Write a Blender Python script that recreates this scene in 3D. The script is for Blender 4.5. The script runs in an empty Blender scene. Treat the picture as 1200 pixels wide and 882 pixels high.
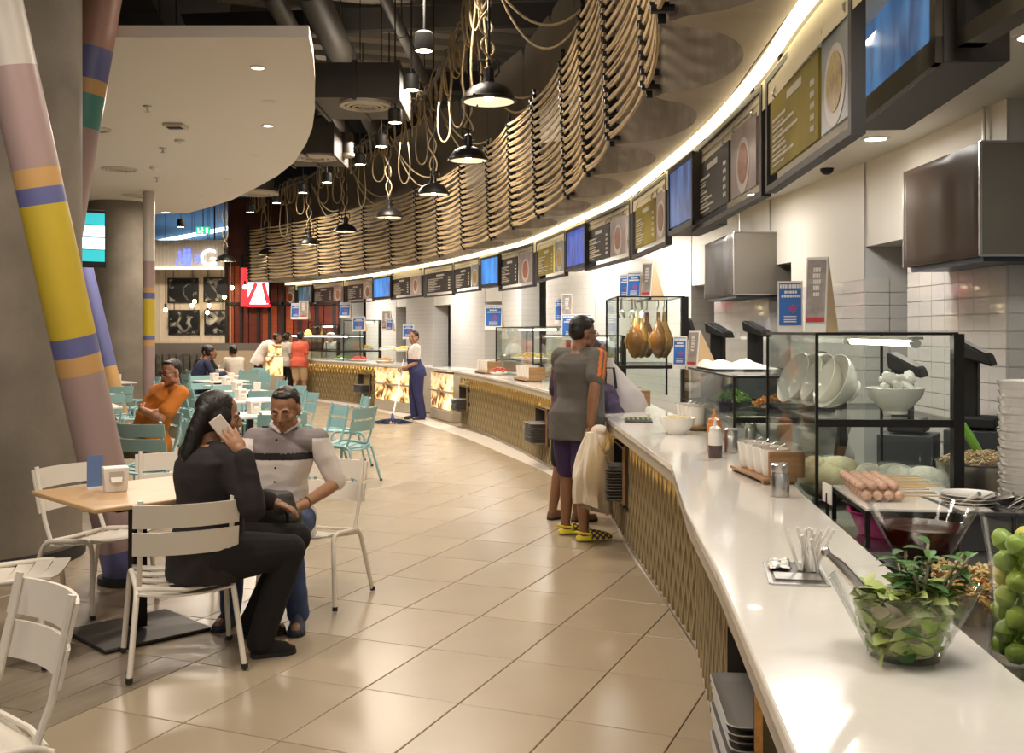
import bpy, bmesh, math, random
from mathutils import Vector, Matrix, noise
# ---------------------------------------------------------------- camera, world, exposure, large lights
sc = bpy.context.scene
COL = sc.collection
cam_d = bpy.data.cameras.new('camera'); cam = bpy.data.objects.new('camera', cam_d); COL.objects.link(cam)
cam.location = (0, 0, 1.6); cam.rotation_euler = (math.pi/2, 0, 0)
cam_d.sensor_width = 36; cam_d.lens = 36; cam_d.shift_y = -53/1200; cam_d.clip_start = .05; cam_d.clip_end = 200
sc.camera = cam
w = bpy.data.worlds.new('world'); sc.world = w; w.use_nodes = True
bg = w.node_tree.nodes['Background']; bg.inputs[0].default_value = (1.0, .91, .82, 1); bg.inputs[1].default_value = .42
sc.view_settings.view_transform = 'Standard'; sc.view_settings.look = 'None'
sc.view_settings.exposure = 0.15; sc.view_settings.gamma = 1; sc.view_settings.use_curve_mapping = False
sc.cycles.max_bounces = 10; sc.cycles.transparent_max_bounces = 24; sc.cycles.transmission_bounces = 10
sc.cycles.caustics_reflective = False; sc.cycles.caustics_refractive = False
sc.cycles.sample_clamp_indirect = 6; sc.cycles.use_denoising = True
WARM = (1.0, .86, .71); NEUT = (1.0, .95, .88)
def area_light(name, loc, sx, sy, power, col=WARM, rot=(0, 0, 0)):
    d = bpy.data.lights.new(name, 'AREA'); d.shape = 'RECTANGLE'; d.size = sx; d.size_y = sy; d.energy = power; d.color = col
    o = bpy.data.objects.new(name, d); o.location = loc; o.rotation_euler = rot; COL.objects.link(o); return o
def spot_light(name, loc, power, col=WARM, size=2.2, blend=.6, rad=.06, aim=None):
    d = bpy.data.lights.new(name, 'SPOT'); d.energy = power; d.color = col; d.spot_size = size; d.spot_blend = blend; d.shadow_soft_size = rad
    o = bpy.data.objects.new(name, d); o.location = loc; COL.objects.link(o)
    if aim is not None: o.rotation_euler = (Vector(aim)-Vector(loc)).to_track_quat('-Z', 'Y').to_euler()
    return o
# added aisle fill, downlights of the seating and of the kitchens behind the counters
for i, (x, y, p) in enumerate([(-.6, 1.6, 52), (-2.8, 1.5, 38), (-.5, 5.2, 72), (-.9, 9.0, 86), (-.75, 12.9, 100), (-2.1, 16.6, 120), (-5.6, 22.5, 180)]):
    area_light('aisle_fill_light', (x, y, 4.6), .9, .9, p)  # unseen lamps without fittings, added to brighten the aisle and foreground
for i, (x, y, p) in enumerate([(-2.6, 4.0, 62), (-3.6, 11, 90), (-5.4, 14.5, 100), (-5.6, 18.6, 80), (-8.6, 24.5, 120)]):
    area_light('seating_downlight', (x, y, 3.9), .5, .5, p)
for i, (x, y, p) in enumerate([(-.9, 8.6, 14), (-1.9, 14.8, 18), (-4.0, 20, 18)]):      # unseen uplights, added to brighten the ceiling ribs and bulkhead
    area_light('fill_uplight', (x, y, 5.0), .6, .6, p, WARM, (math.pi, 0, 0))
for i, (x, y, p) in enumerate([(1.35, 2.1, 38), (1.75, 4.2, 48), (1.9, 6.6, 55), (1.75, 9.4, 60), (1.3, 12.6, 70), (.55, 15.6, 70), (-.5, 18.6, 80), (-2, 22, 90), (-4.4, 26, 100)]):
    area_light('kitchen_downlight', (x, y, 2.84), .5, .5, p*(.55 if y < 12 else .78), NEUT)

# ---------------------------------------------------------------- helpers
F, YH, CH = 1200.0, 388.0, 1.6
def at(px, py, z):            # point of the plane at height z that the photograph shows at (px, py)
    d = F*(CH-z)/(py-YH); return Vector(((px-600)*d/F, d, z))
def dp(px, py, Y):            # point at depth Y
    return Vector(((px-600)*Y/F, Y, CH-(py-YH)*Y/F))
def V(*a): return Vector(a)
def frame_from(z, x=None):
    z = Vector(z).normalized(); x = Vector(x) if x is not None else (V(1,0,0) if abs(z.x) < .9 else V(0,1,0))
    y = z.cross(x).normalized(); x = y.cross(z).normalized()
    return Matrix((x, y, z)).transposed()
class MB:
    def __init__(s): s.v = []; s.f = []; s.m = []; s.mi = 0
    def add(s, vs, fs):
        o = len(s.v); s.v.extend(tuple(v) for v in vs); s.f.extend(tuple(i+o for i in f) for f in fs); s.m.extend([s.mi]*len(fs)); return s
    def box(s, c, size, rz=0, R=None):
        R = R or Matrix.Rotation(rz, 3, 'Z'); c = Vector(c); h = [k/2 for k in size]
        vs = [c+R@V(a*h[0], b*h[1], d*h[2]) for d in (-1,1) for b in (-1,1) for a in (-1,1)]
        return s.add(vs, [(0,2,3,1),(4,5,7,6),(0,1,5,4),(2,6,7,3),(0,4,6,2),(1,3,7,5)])
    def bar(s, p0, p1, w, h, up=(0,0,1)):
        p0 = Vector(p0); p1 = Vector(p1); d = p1-p0; x = d.normalized(); u = Vector(up)
        if abs(x.dot(u)) > .98: u = V(0,1,0)
        y = u.cross(x).normalized(); z = x.cross(y)
        return s.box((p0+p1)/2, (d.length, w, h), R=Matrix((x,y,z)).transposed())
    def rings(s, rs, closed=False, cap=True):
        n = len(rs[0]); vs = [p for r in rs for p in r]; fs = []
        k = len(rs)
        for i in range(k if closed else k-1):
            a = i*n; b = ((i+1) % k)*n
            for j in range(n):
                j2 = (j+1) % n; fs.append((a+j, a+j2, b+j2, b+j))
        if cap and not closed: fs.append(tuple(range(n-1,-1,-1))); fs.append(tuple(range((k-1)*n, k*n)))
        return s.add(vs, fs)
    def tube(s, pts, r, n=8, closed=False, cap=True):
        pts = [Vector(p) for p in pts]; k = len(pts); rs = r if isinstance(r, (list, tuple)) else [r]*k
        out = []; prev = None
        for i, p in enumerate(pts):
            if closed: t = pts[(i+1) % k]-pts[i-1]
            else: t = pts[min(i+1, k-1)]-pts[max(i-1, 0)]
            t.normalize()
            if prev is None: x = t.orthogonal().normalized()
            else:
                x = prev-t*prev.dot(t)
                x = x.normalized() if x.length > 1e-6 else t.orthogonal().normalized()
            prev = x; y = t.cross(x)
            out.append([p+(x*math.cos(a)+y*math.sin(a))*rs[i] for a in [2*math.pi*j/n for j in range(n)]])
        return s.rings(out, closed, cap)
    def lathe(s, prof, n=24, c=(0,0,0), cap=False, R=None):
        c = Vector(c); R = R or Matrix.Identity(3)
        rs = [[c+R@V(r*math.cos(2*math.pi*j/n), r*math.sin(2*math.pi*j/n), z) for j in range(n)] for r, z in prof]
        return s.rings(rs, cap=cap)
    def cyl(s, c, r, z0, z1, n=20):
        return s.lathe([(r, z0), (r, z1)], n, c, cap=True)
    def prism(s, poly, z0, z1):
        n = len(poly); vs = [(x,y,z0) for x,y in poly]+[(x,y,z1) for x,y in poly]
        fs = [tuple(range(n-1,-1,-1)), tuple(range(n,2*n))]+[(i,(i+1)%n,(i+1)%n+n,i+n) for i in range(n)]
        return s.add(vs, fs)
    def ell(s, c, rad, R=None, n=12, m=8):
        c = Vector(c); R = R or Matrix.Identity(3); rad = rad if isinstance(rad, (tuple, list)) else (rad,)*3
        vs = [c+R@V(0,0,-rad[2])]
        for i in range(1, m):
            ph = math.pi*i/m-math.pi/2
            for j in range(n):
                a = 2*math.pi*j/n; vs.append(c+R@V(rad[0]*math.cos(ph)*math.cos(a), rad[1]*math.cos(ph)*math.sin(a), rad[2]*math.sin(ph)))
        vs.append(c+R@V(0,0,rad[2])); fs = []
        for j in range(n):
            j2 = (j+1) % n; fs.append((0, 1+j2, 1+j)); fs.append((len(vs)-1, 1+(m-2)*n+j, 1+(m-2)*n+j2))
            for i in range(m-2): fs.append((1+i*n+j, 1+i*n+j2, 1+(i+1)*n+j2, 1+(i+1)*n+j))
        return s.add(vs, fs)
    def limb(s, pts, rs, n=12):
        for p, r in zip(pts, rs): s.ell(p, r, n=n, m=8)
        for i in range(len(pts)-1):
            if (Vector(pts[i+1])-Vector(pts[i])).length > 1e-4: s.tube([pts[i], pts[i+1]], [rs[i], rs[i+1]], n)
        return s
    def quad(s, a, b, c, d): return s.add([a,b,c,d], [(0,1,2,3)])
    def mesh(s, name, mats, smooth=True, ang=38):
        me = bpy.data.meshes.new(name); me.from_pydata(s.v, [], s.f)
        for m in (mats if isinstance(mats, (list, tuple)) else [mats]): me.materials.append(m)
        me.polygons.foreach_set('material_index', s.m)
        me.update()
        if smooth:
            me.polygons.foreach_set('use_smooth', [True]*len(me.polygons)); me.set_sharp_from_angle(angle=math.radians(ang))
        return me
    def build(s, name, mats, parent=None, loc=(0,0,0), rz=0, smooth=True, bevel=0, **tags):
        return link(name, s.mesh(name, mats, smooth), parent, loc, rz, bevel, **tags)
def link(name, me, parent=None, loc=(0,0,0), rz=0, bevel=0, **tags):
    o = bpy.data.objects.new(name, me); COL.objects.link(o); o.location = loc; o.rotation_euler = (0,0,rz)
    if parent is not None: o.parent = parent
    if bevel:
        b = o.modifiers.new('bevel', 'BEVEL'); b.width = bevel; b.segments = 2; b.limit_method = 'ANGLE'
    for k, v in tags.items():
        if v is not None: o[k] = v
    return o
def thing(name, label, category, loc=(0,0,0), rz=0, group=None):
    o = bpy.data.objects.new(name, None); COL.objects.link(o); o.location = loc; o.rotation_euler = (0,0,rz); o.empty_display_size = .1
    o['label'] = label; o['category'] = category
    if group: o['group'] = group
    return o
def kids(o, _c={}): return [x for x in COL.objects if x.parent == o]
class Proto:                    # a finished thing that can be copied with its parts and sub-parts
    def __init__(s, root): s.root = root; s.tree = [(c, kids(c)) for c in kids(root)]; s.used = False
    def put(s, loc, rz=0, label=None, group=None, scale=None):
        if not s.used: s.used = True; r = s.root
        else:
            r = s.root.copy(); COL.objects.link(r)
            for c, gs in s.tree:
                d = c.copy(); COL.objects.link(d); d.parent = r
                for g in gs: e = g.copy(); COL.objects.link(e); e.parent = d
        r.location = loc; r.rotation_euler = (0,0,rz)
        if label: r['label'] = label
        if group: r['group'] = group
        if scale: r.scale = (scale,)*3
        return r
# ---------------------------------------------------------------- materials
_M = {}
def mat(name, col=(.8,.8,.8), rough=.5, metal=0, var=0, vscale=8, bump=0, bscale=60, emit=0, trans=0, ior=1.45, alpha=1, coat=0, stretch=None, col2=None, spec=None, sheen=0):
    if name in _M: return _M[name]
    m = bpy.data.materials.new(name); m.use_nodes = True; nt = m.node_tree; b = nt.nodes['Principled BSDF']; L = nt.links
    b.inputs['Base Color'].default_value = (*col, 1); b.inputs['Roughness'].default_value = rough; b.inputs['Metallic'].default_value = metal
    b.inputs['IOR'].default_value = ior
    if trans: b.inputs['Transmission Weight'].default_value = trans
    if alpha < 1: b.inputs['Alpha'].default_value = alpha
    if coat: b.inputs['Coat Weight'].default_value = coat
    if spec is not None: b.inputs['Specular IOR Level'].default_value = spec
    if sheen: b.inputs['Sheen Weight'].default_value = sheen
    if emit: b.inputs['Emission Color'].default_value = (*col, 1); b.inputs['Emission Strength'].default_value = emit
    if var or bump:
        tc = nt.nodes.new('ShaderNodeTexCoord'); mp = nt.nodes.new('ShaderNodeMapping'); L.new(tc.outputs['Object'], mp.inputs[0])
        if stretch: mp.inputs['Scale'].default_value = stretch
    if var:
        n = nt.nodes.new('ShaderNodeTexNoise'); n.inputs['Scale'].default_value = vscale; n.inputs['Detail'].default_value = 6; L.new(mp.outputs[0], n.inputs['Vector'])
        r = nt.nodes.new('ShaderNodeValToRGB'); r.color_ramp.elements[0].position = .3; r.color_ramp.elements[1].position = .7
        c2 = col2 or tuple(max(0, c*(1-var)) for c in col)
        r.color_ramp.elements[0].color = (*c2, 1); r.color_ramp.elements[1].color = (*col, 1)
        L.new(n.outputs['Fac'], r.inputs[0]); L.new(r.outputs[0], b.inputs['Base Color'])
        if emit: L.new(r.outputs[0], b.inputs['Emission Color'])
    if bump:
        n2 = nt.nodes.new('ShaderNodeTexNoise'); n2.inputs['Scale'].default_value = bscale; n2.inputs['Detail'].default_value = 4; L.new(mp.outputs[0], n2.inputs['Vector'])
        bp = nt.nodes.new('ShaderNodeBump'); bp.inputs['Strength'].default_value = bump; bp.inputs['Distance'].default_value = .01
        L.new(n2.outputs['Fac'], bp.inputs['Height']); L.new(bp.outputs[0], b.inputs['Normal'])
    _M[name] = m; return m
def glass(name, tint=(1,1,1), clear=.85):       # thin clear pane: mostly see-through with a mirror-like sheen at grazing angles
    if name in _M: return _M[name]
    m = bpy.data.materials.new(name); m.use_nodes = True; nt = m.node_tree; nt.nodes.clear(); L = nt.links
    o = nt.nodes.new('ShaderNodeOutputMaterial'); mx = nt.nodes.new('ShaderNodeMixShader'); t = nt.nodes.new('ShaderNodeBsdfTransparent'); g = nt.nodes.new('ShaderNodeBsdfGlossy')
    t.inputs[0].default_value = (*tint, 1); g.inputs['Roughness'].default_value = .03
    fr = nt.nodes.new('ShaderNodeLayerWeight'); fr.inputs[0].default_value = 1-clear
    ml = nt.nodes.new('ShaderNodeMath'); ml.operation = 'MULTIPLY_ADD'; ml.inputs[1].default_value = .42; ml.inputs[2].default_value = .015
    L.new(fr.outputs['Fresnel'], ml.inputs[0]); L.new(ml.outputs[0], mx.inputs[0]); L.new(t.outputs[0], mx.inputs[1]); L.new(g.outputs[0], mx.inputs[2]); L.new(mx.outputs[0], o.inputs[0])
    _M[name] = m; return m
BLACK = mat('black_metal', (.012,.011,.010), .38, .3)
MBLACK = mat('matt_black', (.016,.015,.014), .6)
WHITE = mat('white_paint', (.72,.69,.64), .5, var=.04)
STEEL = mat('brushed_steel', (.55,.53,.50), .28, 1, bump=.05, bscale=40, stretch=(1,1,.05))
DSTEEL = mat('hood_steel', (.22,.195,.16), .42, .55, var=.18, vscale=2.5, bump=.04, bscale=30)
CERAMIC = mat('white_ceramic', (.80,.77,.72), .12, coat=.4)
PLASTICW = mat('white_plastic', (.74,.71,.66), .35)
GLASS = glass('clear_glass', (.985,.992,.988), .9)
GLASSG = glass('greenish_glass', (.955,.985,.970), .88)
WOOD = mat('oak_wood', (.36,.20,.09), .45, var=.35, vscale=6, stretch=(1,9,9), bump=.05)
CONC = mat('concrete', (.235,.205,.165), .75, var=.35, vscale=2.2, bump=.25, bscale=26)
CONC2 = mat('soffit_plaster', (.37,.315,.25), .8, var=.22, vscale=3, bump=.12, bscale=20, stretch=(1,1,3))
CREAM = mat('cream_wall', (.70,.60,.46), .6, var=.06, vscale=3)

# plan curves of the curved food hall (all run from near the camera to the far end)
def smooth_curve(pts, per=6):
    out = []
    for i in range(len(pts)-1):
        p0 = Vector(pts[max(i-1,0)]); p1 = Vector(pts[i]); p2 = Vector(pts[i+1]); p3 = Vector(pts[min(i+2, len(pts)-1)])
        for k in range(per):
            t = k/per
            out.append(.5*((2*p1)+(p2-p0)*t+(2*p0-5*p1+4*p2-p3)*t*t+(3*p1-p0-3*p2+p3)*t*t*t))
    out.append(Vector(pts[-1])); return out
FRONT_P = [(.36,1.2),(.45,1.9),(.55,2.9),(.66,4.3),(.79,5.67),(.73,7.16),(.67,8.57),(.58,10.06),(.36,11.6),(.06,12.95),(-.24,14.5),(-.7,16.2),(-1.25,17.9),(-1.93,19.5),(-2.75,21.1),(-3.7,22.7),(-4.75,24.2),(-5.75,25.5),(-6.95,26.9)]
LED_P = [(.95,1.0),(1.13,2.6),(1.18,4.0),(1.25,5.06),(1.27,6.4),(1.21,7.9),(1.08,9.9),(.78,11.7),(.24,14.6),(-.27,16.2),(-1.08,18.5),(-2.1,20.8),(-3.27,23.5),(-5.2,26.6),(-6.6,28.0),(-8.6,29.4)]
FRONT = smooth_curve(FRONT_P); LED = smooth_curve(LED_P)
def normals(c):
    out = []
    for i in range(len(c)):
        t = c[min(i+1,len(c)-1)]-c[max(i-1,0)]; t.normalize(); out.append(Vector((t.y, -t.x)))
    return out
def offset(c, d): return [p+n*d for p, n in zip(c, normals(c))]
def hit(c, px):               # where the sight line of picture column px meets a plan curve
    k = (px-600)/F
    for i in range(len(c)-1):
        a = c[i].x-k*c[i].y; b = c[i+1].x-k*c[i+1].y
        if a*b <= 0 and a != b: return c[i].lerp(c[i+1], a/(a-b))
    return None
def ribbon(mb, c, z0, z1):    # upright strip along a plan curve
    for a, b in zip(c, c[1:]): mb.quad((a.x,a.y,z0),(b.x,b.y,z0),(b.x,b.y,z1),(a.x,a.y,z1))
def flat(mb, c1, c2, z):
    for a, b, c, d in zip(c1, c1[1:], c2[1:], c2): mb.quad((a.x,a.y,z),(b.x,b.y,z),(c.x,c.y,z),(d.x,d.y,z))
# ================================================================ the setting
def structure(name, mb, m, parent=None, **k):
    o = mb.build(name, m, parent, **k)
    if parent is None: o['kind'] = 'structure'
    return o
# ---- floor: screed with tiles laid askew to the aisle
TU = Vector((.385, .923)); TV = Vector((.923, -.385))      # tile directions in plan
TILE_A = mat('floor_tile_cream', (.345,.282,.200), .27, var=.10, vscale=2.2, bump=.01, bscale=8)
TILE_B = mat('floor_tile_cream_light', (.365,.300,.215), .25, var=.08, vscale=1.7)
TILE_C = mat('floor_tile_cream_warm', (.330,.268,.188), .29, var=.12, vscale=2.8)
fl = structure('floor', MB().box((-6, 18, -.02), (40, 50, .036)), mat('tile_joint', (.20,.155,.105), .4, var=.1))
tl, tw, gap = .63, .47, .005
def tile_mesh(nm, a, b, m):
    mb = MB(); h = .006; e = .0025
    lo = [(-a/2,-b/2),(a/2,-b/2),(a/2,b/2),(-a/2,b/2)]
    hi = [(x*(1-2*e/a), y*(1-2*e/b)) for x, y in lo]
    mb.add([(x,y,-.004) for x,y in lo]+[(x,y,h-e) for x,y in lo]+[(x,y,h) for x,y in hi],
           [(0,1,5,4),(1,2,6,5),(2,3,7,6),(3,0,4,7),(4,5,9,8),(5,6,10,9),(6,7,11,10),(7,4,8,11),(8,9,10,11)])
    return mb.mesh(nm, m, smooth=False)
tms = [tile_mesh('floor_tile', tl-gap, tw-gap, m) for m in (TILE_A, TILE_B, TILE_C)]
ang = math.atan2(TU.y, TU.x); rnd = random.Random(4)
org = at(603.7, 774.3, 0).xy - TU*tl/2 + TV*tw/2           # a joint crossing read from the photograph
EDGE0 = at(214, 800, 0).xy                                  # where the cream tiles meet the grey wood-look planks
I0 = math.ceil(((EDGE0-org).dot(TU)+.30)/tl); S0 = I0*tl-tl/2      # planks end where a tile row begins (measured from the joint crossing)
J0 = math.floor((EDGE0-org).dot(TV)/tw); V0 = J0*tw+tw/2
cand = []
for i in range(-30, 60):
    for j in range(-40, 40):
        c = org + TU*(i*tl) + TV*(j*tw)
        if (j <= J0 and i < I0) or c.y < 2.6 or c.y > 30 or c.x > 1.2 or abs(c.x) > c.y*.56+.5: continue
        cand.append((c.y, c))
cand.sort(key=lambda t: t[0])
far = MB()
for k, (y, c) in enumerate(cand):
    if k < 300:
        link('floor_tile', tms[rnd.choice((0,0,1,2))], fl, (c.x, c.y, 0), ang)
    else:
        far.mi = rnd.choice((0,0,1,2)); far.box((c.x, c.y, .001), (tl-gap, tw-gap, .010), ang)
o = far.build('floor_tile', [TILE_A, TILE_B, TILE_C], fl, smooth=False); o['kind'] = 'stuff'
# grey wood-look planks on the seating side
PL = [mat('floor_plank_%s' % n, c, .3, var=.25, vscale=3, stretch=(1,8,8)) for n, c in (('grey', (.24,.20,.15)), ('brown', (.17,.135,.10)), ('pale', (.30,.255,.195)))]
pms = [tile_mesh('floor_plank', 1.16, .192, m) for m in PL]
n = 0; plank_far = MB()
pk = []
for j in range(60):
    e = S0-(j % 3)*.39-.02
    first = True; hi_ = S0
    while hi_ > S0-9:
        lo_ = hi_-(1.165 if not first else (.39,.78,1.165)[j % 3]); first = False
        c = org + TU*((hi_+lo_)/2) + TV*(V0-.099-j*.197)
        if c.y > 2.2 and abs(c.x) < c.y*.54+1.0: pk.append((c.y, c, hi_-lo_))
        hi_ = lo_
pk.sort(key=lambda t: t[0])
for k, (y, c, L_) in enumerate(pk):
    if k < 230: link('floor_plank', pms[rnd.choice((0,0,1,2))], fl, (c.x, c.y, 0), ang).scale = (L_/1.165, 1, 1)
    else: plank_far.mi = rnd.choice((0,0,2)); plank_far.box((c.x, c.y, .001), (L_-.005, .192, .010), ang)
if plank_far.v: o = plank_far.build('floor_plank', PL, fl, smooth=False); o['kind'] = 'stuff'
# lit strip of white stone in the floor along the counters
c_out = smooth_curve([(.70,2.4),(.76,3.4),(.85,4.4),(.925,5.2),(.85,7.2),(.81,9.3),(.42,11.4),(-.20,13.6),(-.80,15.6),(-1.42,17.3),(-2.0,18.9),(-2.9,20.9),(-4.0,22.7),(-5.9,25.4)]); c_in = offset(c_out, .36)
mb = MB(); flat(mb, c_out, c_in, .010); ribbon(mb, c_out, 0, .010)
structure('trim_1', mb, mat('white_stone_strip', (.60,.55,.49), .4, var=.06))

# ---- wavy soffit over the counters: comb of teeth, scalloped between the rope posts
ZS = 2.9
POST_PX = [634,604,578,546,517,492,461,430,402,376,346,316,294]
POSTS = [Vector(p) for p in [(.36,1.2),(.46,2.0),(.56,3.05),(.66,4.3),(.79,5.67),(.73,7.16),(.67,8.57),(.58,10.06)]]+[hit(FRONT, p) for p in POST_PX]
inner = offset(LED, -.06)
def nearest_on(c, p):
    best = None
    for a, b in zip(c, c[1:]):
        d = b-a; t = max(0, min(1, (p-a).dot(d)/max(d.length_squared, 1e-9))); q = a+d*t; e = (q-p).length
        if best is None or e < best[0]: best = (e, q)
    return best[1]
INN = [nearest_on(inner, p) for p in POSTS]
mb = MB(); O = []; I = []
for i in range(len(POSTS)-1):
    for k in range(18):
        u = k/18; uu = max(0, min(1, (u-.05)/.90)); s = 1-.86*math.sqrt(max(0, 1-(2*uu-1)**2)) if .05 < u < .95 else 1
        p = POSTS[i].lerp(POSTS[i+1], u); q = INN[i].lerp(INN[i+1], u); O.append(q.lerp(p, s)); I.append(q)
O.append(POSTS[-1]); I.append(INN[-1])
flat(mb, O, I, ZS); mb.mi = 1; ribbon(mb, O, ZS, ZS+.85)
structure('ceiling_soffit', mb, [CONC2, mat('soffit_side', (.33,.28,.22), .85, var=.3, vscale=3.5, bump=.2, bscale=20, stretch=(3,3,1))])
# bulkhead panels behind the rope screen
up = offset(LED, -.10); mb = MB(); pan = thing('ceiling_bulkhead', 'x', 'x'); del pan['label'], pan['category']; pan['kind'] = 'structure'
PANM = mat('bulkhead_panel', (.25,.22,.18), .8, var=.15, vscale=2)
for i in range(2, len(POSTS)-1):
    a, b = INN[i], INN[i+1]; t = (b-a).normalized(); nn = Vector((t.y, -t.x)); a = a+t*.01+nn*.02; b = b-t*.01+nn*.02
    top = 5.7-.0*i; r = .22
    poly = [(0, ZS+.02), ((b-a).length, ZS+.02), ((b-a).length, top-r)]+[((b-a).length-r+r*math.cos(q), top-r+r*math.sin(q)) for q in (.4,.8,1.2)]+[(r-r*math.cos(q), top-r+r*math.sin(q)) for q in (1.2,.8,.4)]+[(0, top-r)]
    mb = MB(); n_ = len(poly)
    for dd in (0, .06): mb.v += [tuple((a+t*s+nn*dd).to_3d()+V(0,0,z)) for s, z in poly]
    mb.f = [tuple(range(n_)), tuple(range(2*n_-1, n_-1, -1))]+[(j, j+n_, (j+1) % n_+n_, (j+1) % n_) for j in range(n_)]; mb.m = [0]*len(mb.f)
    mb.build('panel', PANM, pan, smooth=False)
# glowing cove strip between soffit and menu boards
cov = offset(LED, -.055); mb = MB(); ribbon(mb, cov, 2.845, 2.90); flat(mb, cov, offset(LED, -.02), 2.845)
o = mb.build('cove_light', mat('cove_led', (1.0,.86,.56), .5, emit=3.2), smooth=False)
o['label'] = 'long glowing cream light strip between wavy soffit and menu boards'; o['category'] = 'light strip'
mb = MB(); ribbon(mb, LED, 2.70, 2.845); structure('trim_2', mb, mat('cove_fascia', (.74,.66,.46), .5))
# kitchen ceiling
W_OFF = 1.25
mb = MB(); flat(mb, offset(LED, 0), offset(LED, 4.2), ZS); structure('ceiling_kitchen', mb, mat('kitchen_ceiling', (.74,.70,.63), .6))
# dark upper void
mb = MB(); mb.box((-6, 16, 7.2), (34, 40, .1)); structure('ceiling_slab', mb, mat('dark_slab', (.035,.031,.026), .9, var=.4, vscale=.8))

# ---- white ceiling panel on the left
CZ = 4.0
cp = [at(x, y, CZ) for x, y in [(362,43.5),(367,66),(369,95),(369,128),(366,150),(359,168),(345,190),(325,206),(300,220),(272,234),(245,243),(220,249.5)]]
poly = [(p.x, p.y) for p in cp]+[(-8.2, 21.3), (-12, 21.6), (-12, 8.35)]
mb = MB(); mb.prism(poly, CZ, CZ+.095); pc = structure('ceiling_panel', mb, [mat('panel_white', (.76,.72,.67), .65)], smooth=False)
DL = mat('downlight_glow', (1, .86, .66), .5, emit=9)
def downlight(px, py, r, lab, on=True):
    p = at(px, py, CZ)
    t = thing('downlight', lab, 'ceiling light', (p.x, p.y, CZ), group='recessed downlights in the white ceiling panel')
    MB().lathe([(r*.72,-.001),(r*.75,-.010),(r,-.008),(r,.0)], 20).build('trim_ring', PLASTICW, t)
    MB().lathe([(.001,-.004),(r*.72,-.004)], 20).build('diffuser', DL if on else PLASTICW, t)
    if on: l = spot_light('downlight_lamp', (p.x, p.y, CZ-.03), 26, WARM, 2.0)
downlight(302, 79, .075, 'bright recessed downlight nearest the front edge of the white ceiling panel')
downlight(314, 147, .075, 'bright recessed downlight near the curved right rim of the white ceiling panel')
downlight(127, 239, .11, 'lit recessed downlight beside the far round concrete column')
downlight(194, 248.5, .11, 'lit recessed downlight at the back rim of the white ceiling panel')
for px, py, lab in [(316,119,'small unlit ceiling fitting between the two bright downlights'),(299,182,'small unlit ceiling fitting near the curved rim, third row'),(268,210,'small unlit ceiling fitting near the curved rim, fourth row'),(235,230,'small unlit ceiling fitting near the curved rim, farthest row')]:
    p = at(px, py, CZ); t = thing('downlight', lab, 'ceiling light', (p.x,p.y,CZ), group='unlit fittings in the white ceiling panel')
    MB().lathe([(.001,-.003),(.05,-.004),(.06,-.008),(.075,-.006),(.075,0)], 18).build('trim_ring', WHITE, t)
DIF = mat('diffuser_white', (.56,.51,.44), .55)
for px, py, r, lab in [(110,151,.20,'round slotted air diffuser behind the leaning pipes'),(140,198,.26,'round slotted air diffuser in middle of white ceiling'),(162,229,.28,'round slotted air diffuser farthest back on the white ceiling')]:
    p = at(px, py, CZ); t = thing('air_diffuser', lab, 'air vent', (p.x,p.y,CZ))
    for k in range(4): rr = r*(1-.24*k); MB().lathe([(rr*.82,-.004-.004*k),(rr*.86,-.018-.004*k),(rr,-.012-.004*k),(rr,.001)], 28).build('ring', DIF, t)
for px, py, w_, lab in [(206,146,.22,'flat square sensor box on white ceiling panel'),]:
    p = at(px, py, CZ); t = thing('vent_box', lab, 'air vent', (p.x,p.y,CZ)); MB().box((0,0,-.02),(.24,.24,.04)).build('body', DIF, t, bevel=.01); MB().box((0,-.03,-.045),(.16,.10,.01)).build('grille', MBLACK, t)
for px, py, lab in [(211,164,'white smoke detector just behind the flat sensor box'),(181,196,'white smoke detector beside the middle air diffuser')]:
    p = at(px, py, CZ); t = thing('smoke_detector', lab, 'smoke detector', (p.x,p.y,CZ)); MB().lathe([(.001,-.045),(.04,-.045),(.065,-.03),(.07,0)], 20).build('body', PLASTICW, t); MB().lathe([(.001,-.05),(.018,-.048),(.02,-.04)], 12).build('sensor', DIF, t)
for px, py, lab in [(173,124,'small sprinkler head nearest the front of white ceiling'),(191,173,'small sprinkler head between the two smoke detectors'),(184,208,'small sprinkler head behind the second smoke detector'),(153,236,'small sprinkler head farthest back on the white ceiling')]:
    p = at(px, py, CZ); t = thing('sprinkler', lab, 'sprinkler', (p.x,p.y,CZ)); MB().lathe([(.05,0),(.045,-.012),(.012,-.02),(.012,-.06)], 14).build('stem', STEEL, t); MB().lathe([(.001,-.075),(.03,-.07),(.03,-.064),(.012,-.06)], 12).build('deflector', STEEL, t)

# ---- columns and painted pipes
t = thing('wall_column', 'x', 'x', (-3.78, 7.2, 0)); del t['label'], t['category']; t['kind'] = 'structure'
MB().lathe([(.70,0),(.70,7.1)], 64).build('shaft', CONC, t)
MB().lathe([(.725,0),(.725,.10),(.70,.11)], 64).build('base_ring', MBLACK, t)
t = thing('wall_column', 'x', 'x', (-7.38, 19.2, 0)); del t['label'], t['category']; t['kind'] = 'structure'
MB().lathe([(.54,0),(.54,4.0)], 48).build('shaft', CONC, t); MB().lathe([(.56,0),(.56,.10),(.54,.11)], 48).build('base_ring', MBLACK, t)
PC = {k: mat('pipe_'+k, c, .42, var=.07, vscale=4) for k, c in dict(grey=(.50,.46,.42), mauve=(.33,.235,.225), orange=(.50,.30,.115), blue=(.115,.125,.29), yellow=(.50,.375,.035), salmon=(.34,.19,.15), teal=(.06,.22,.20)).items()}
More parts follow.
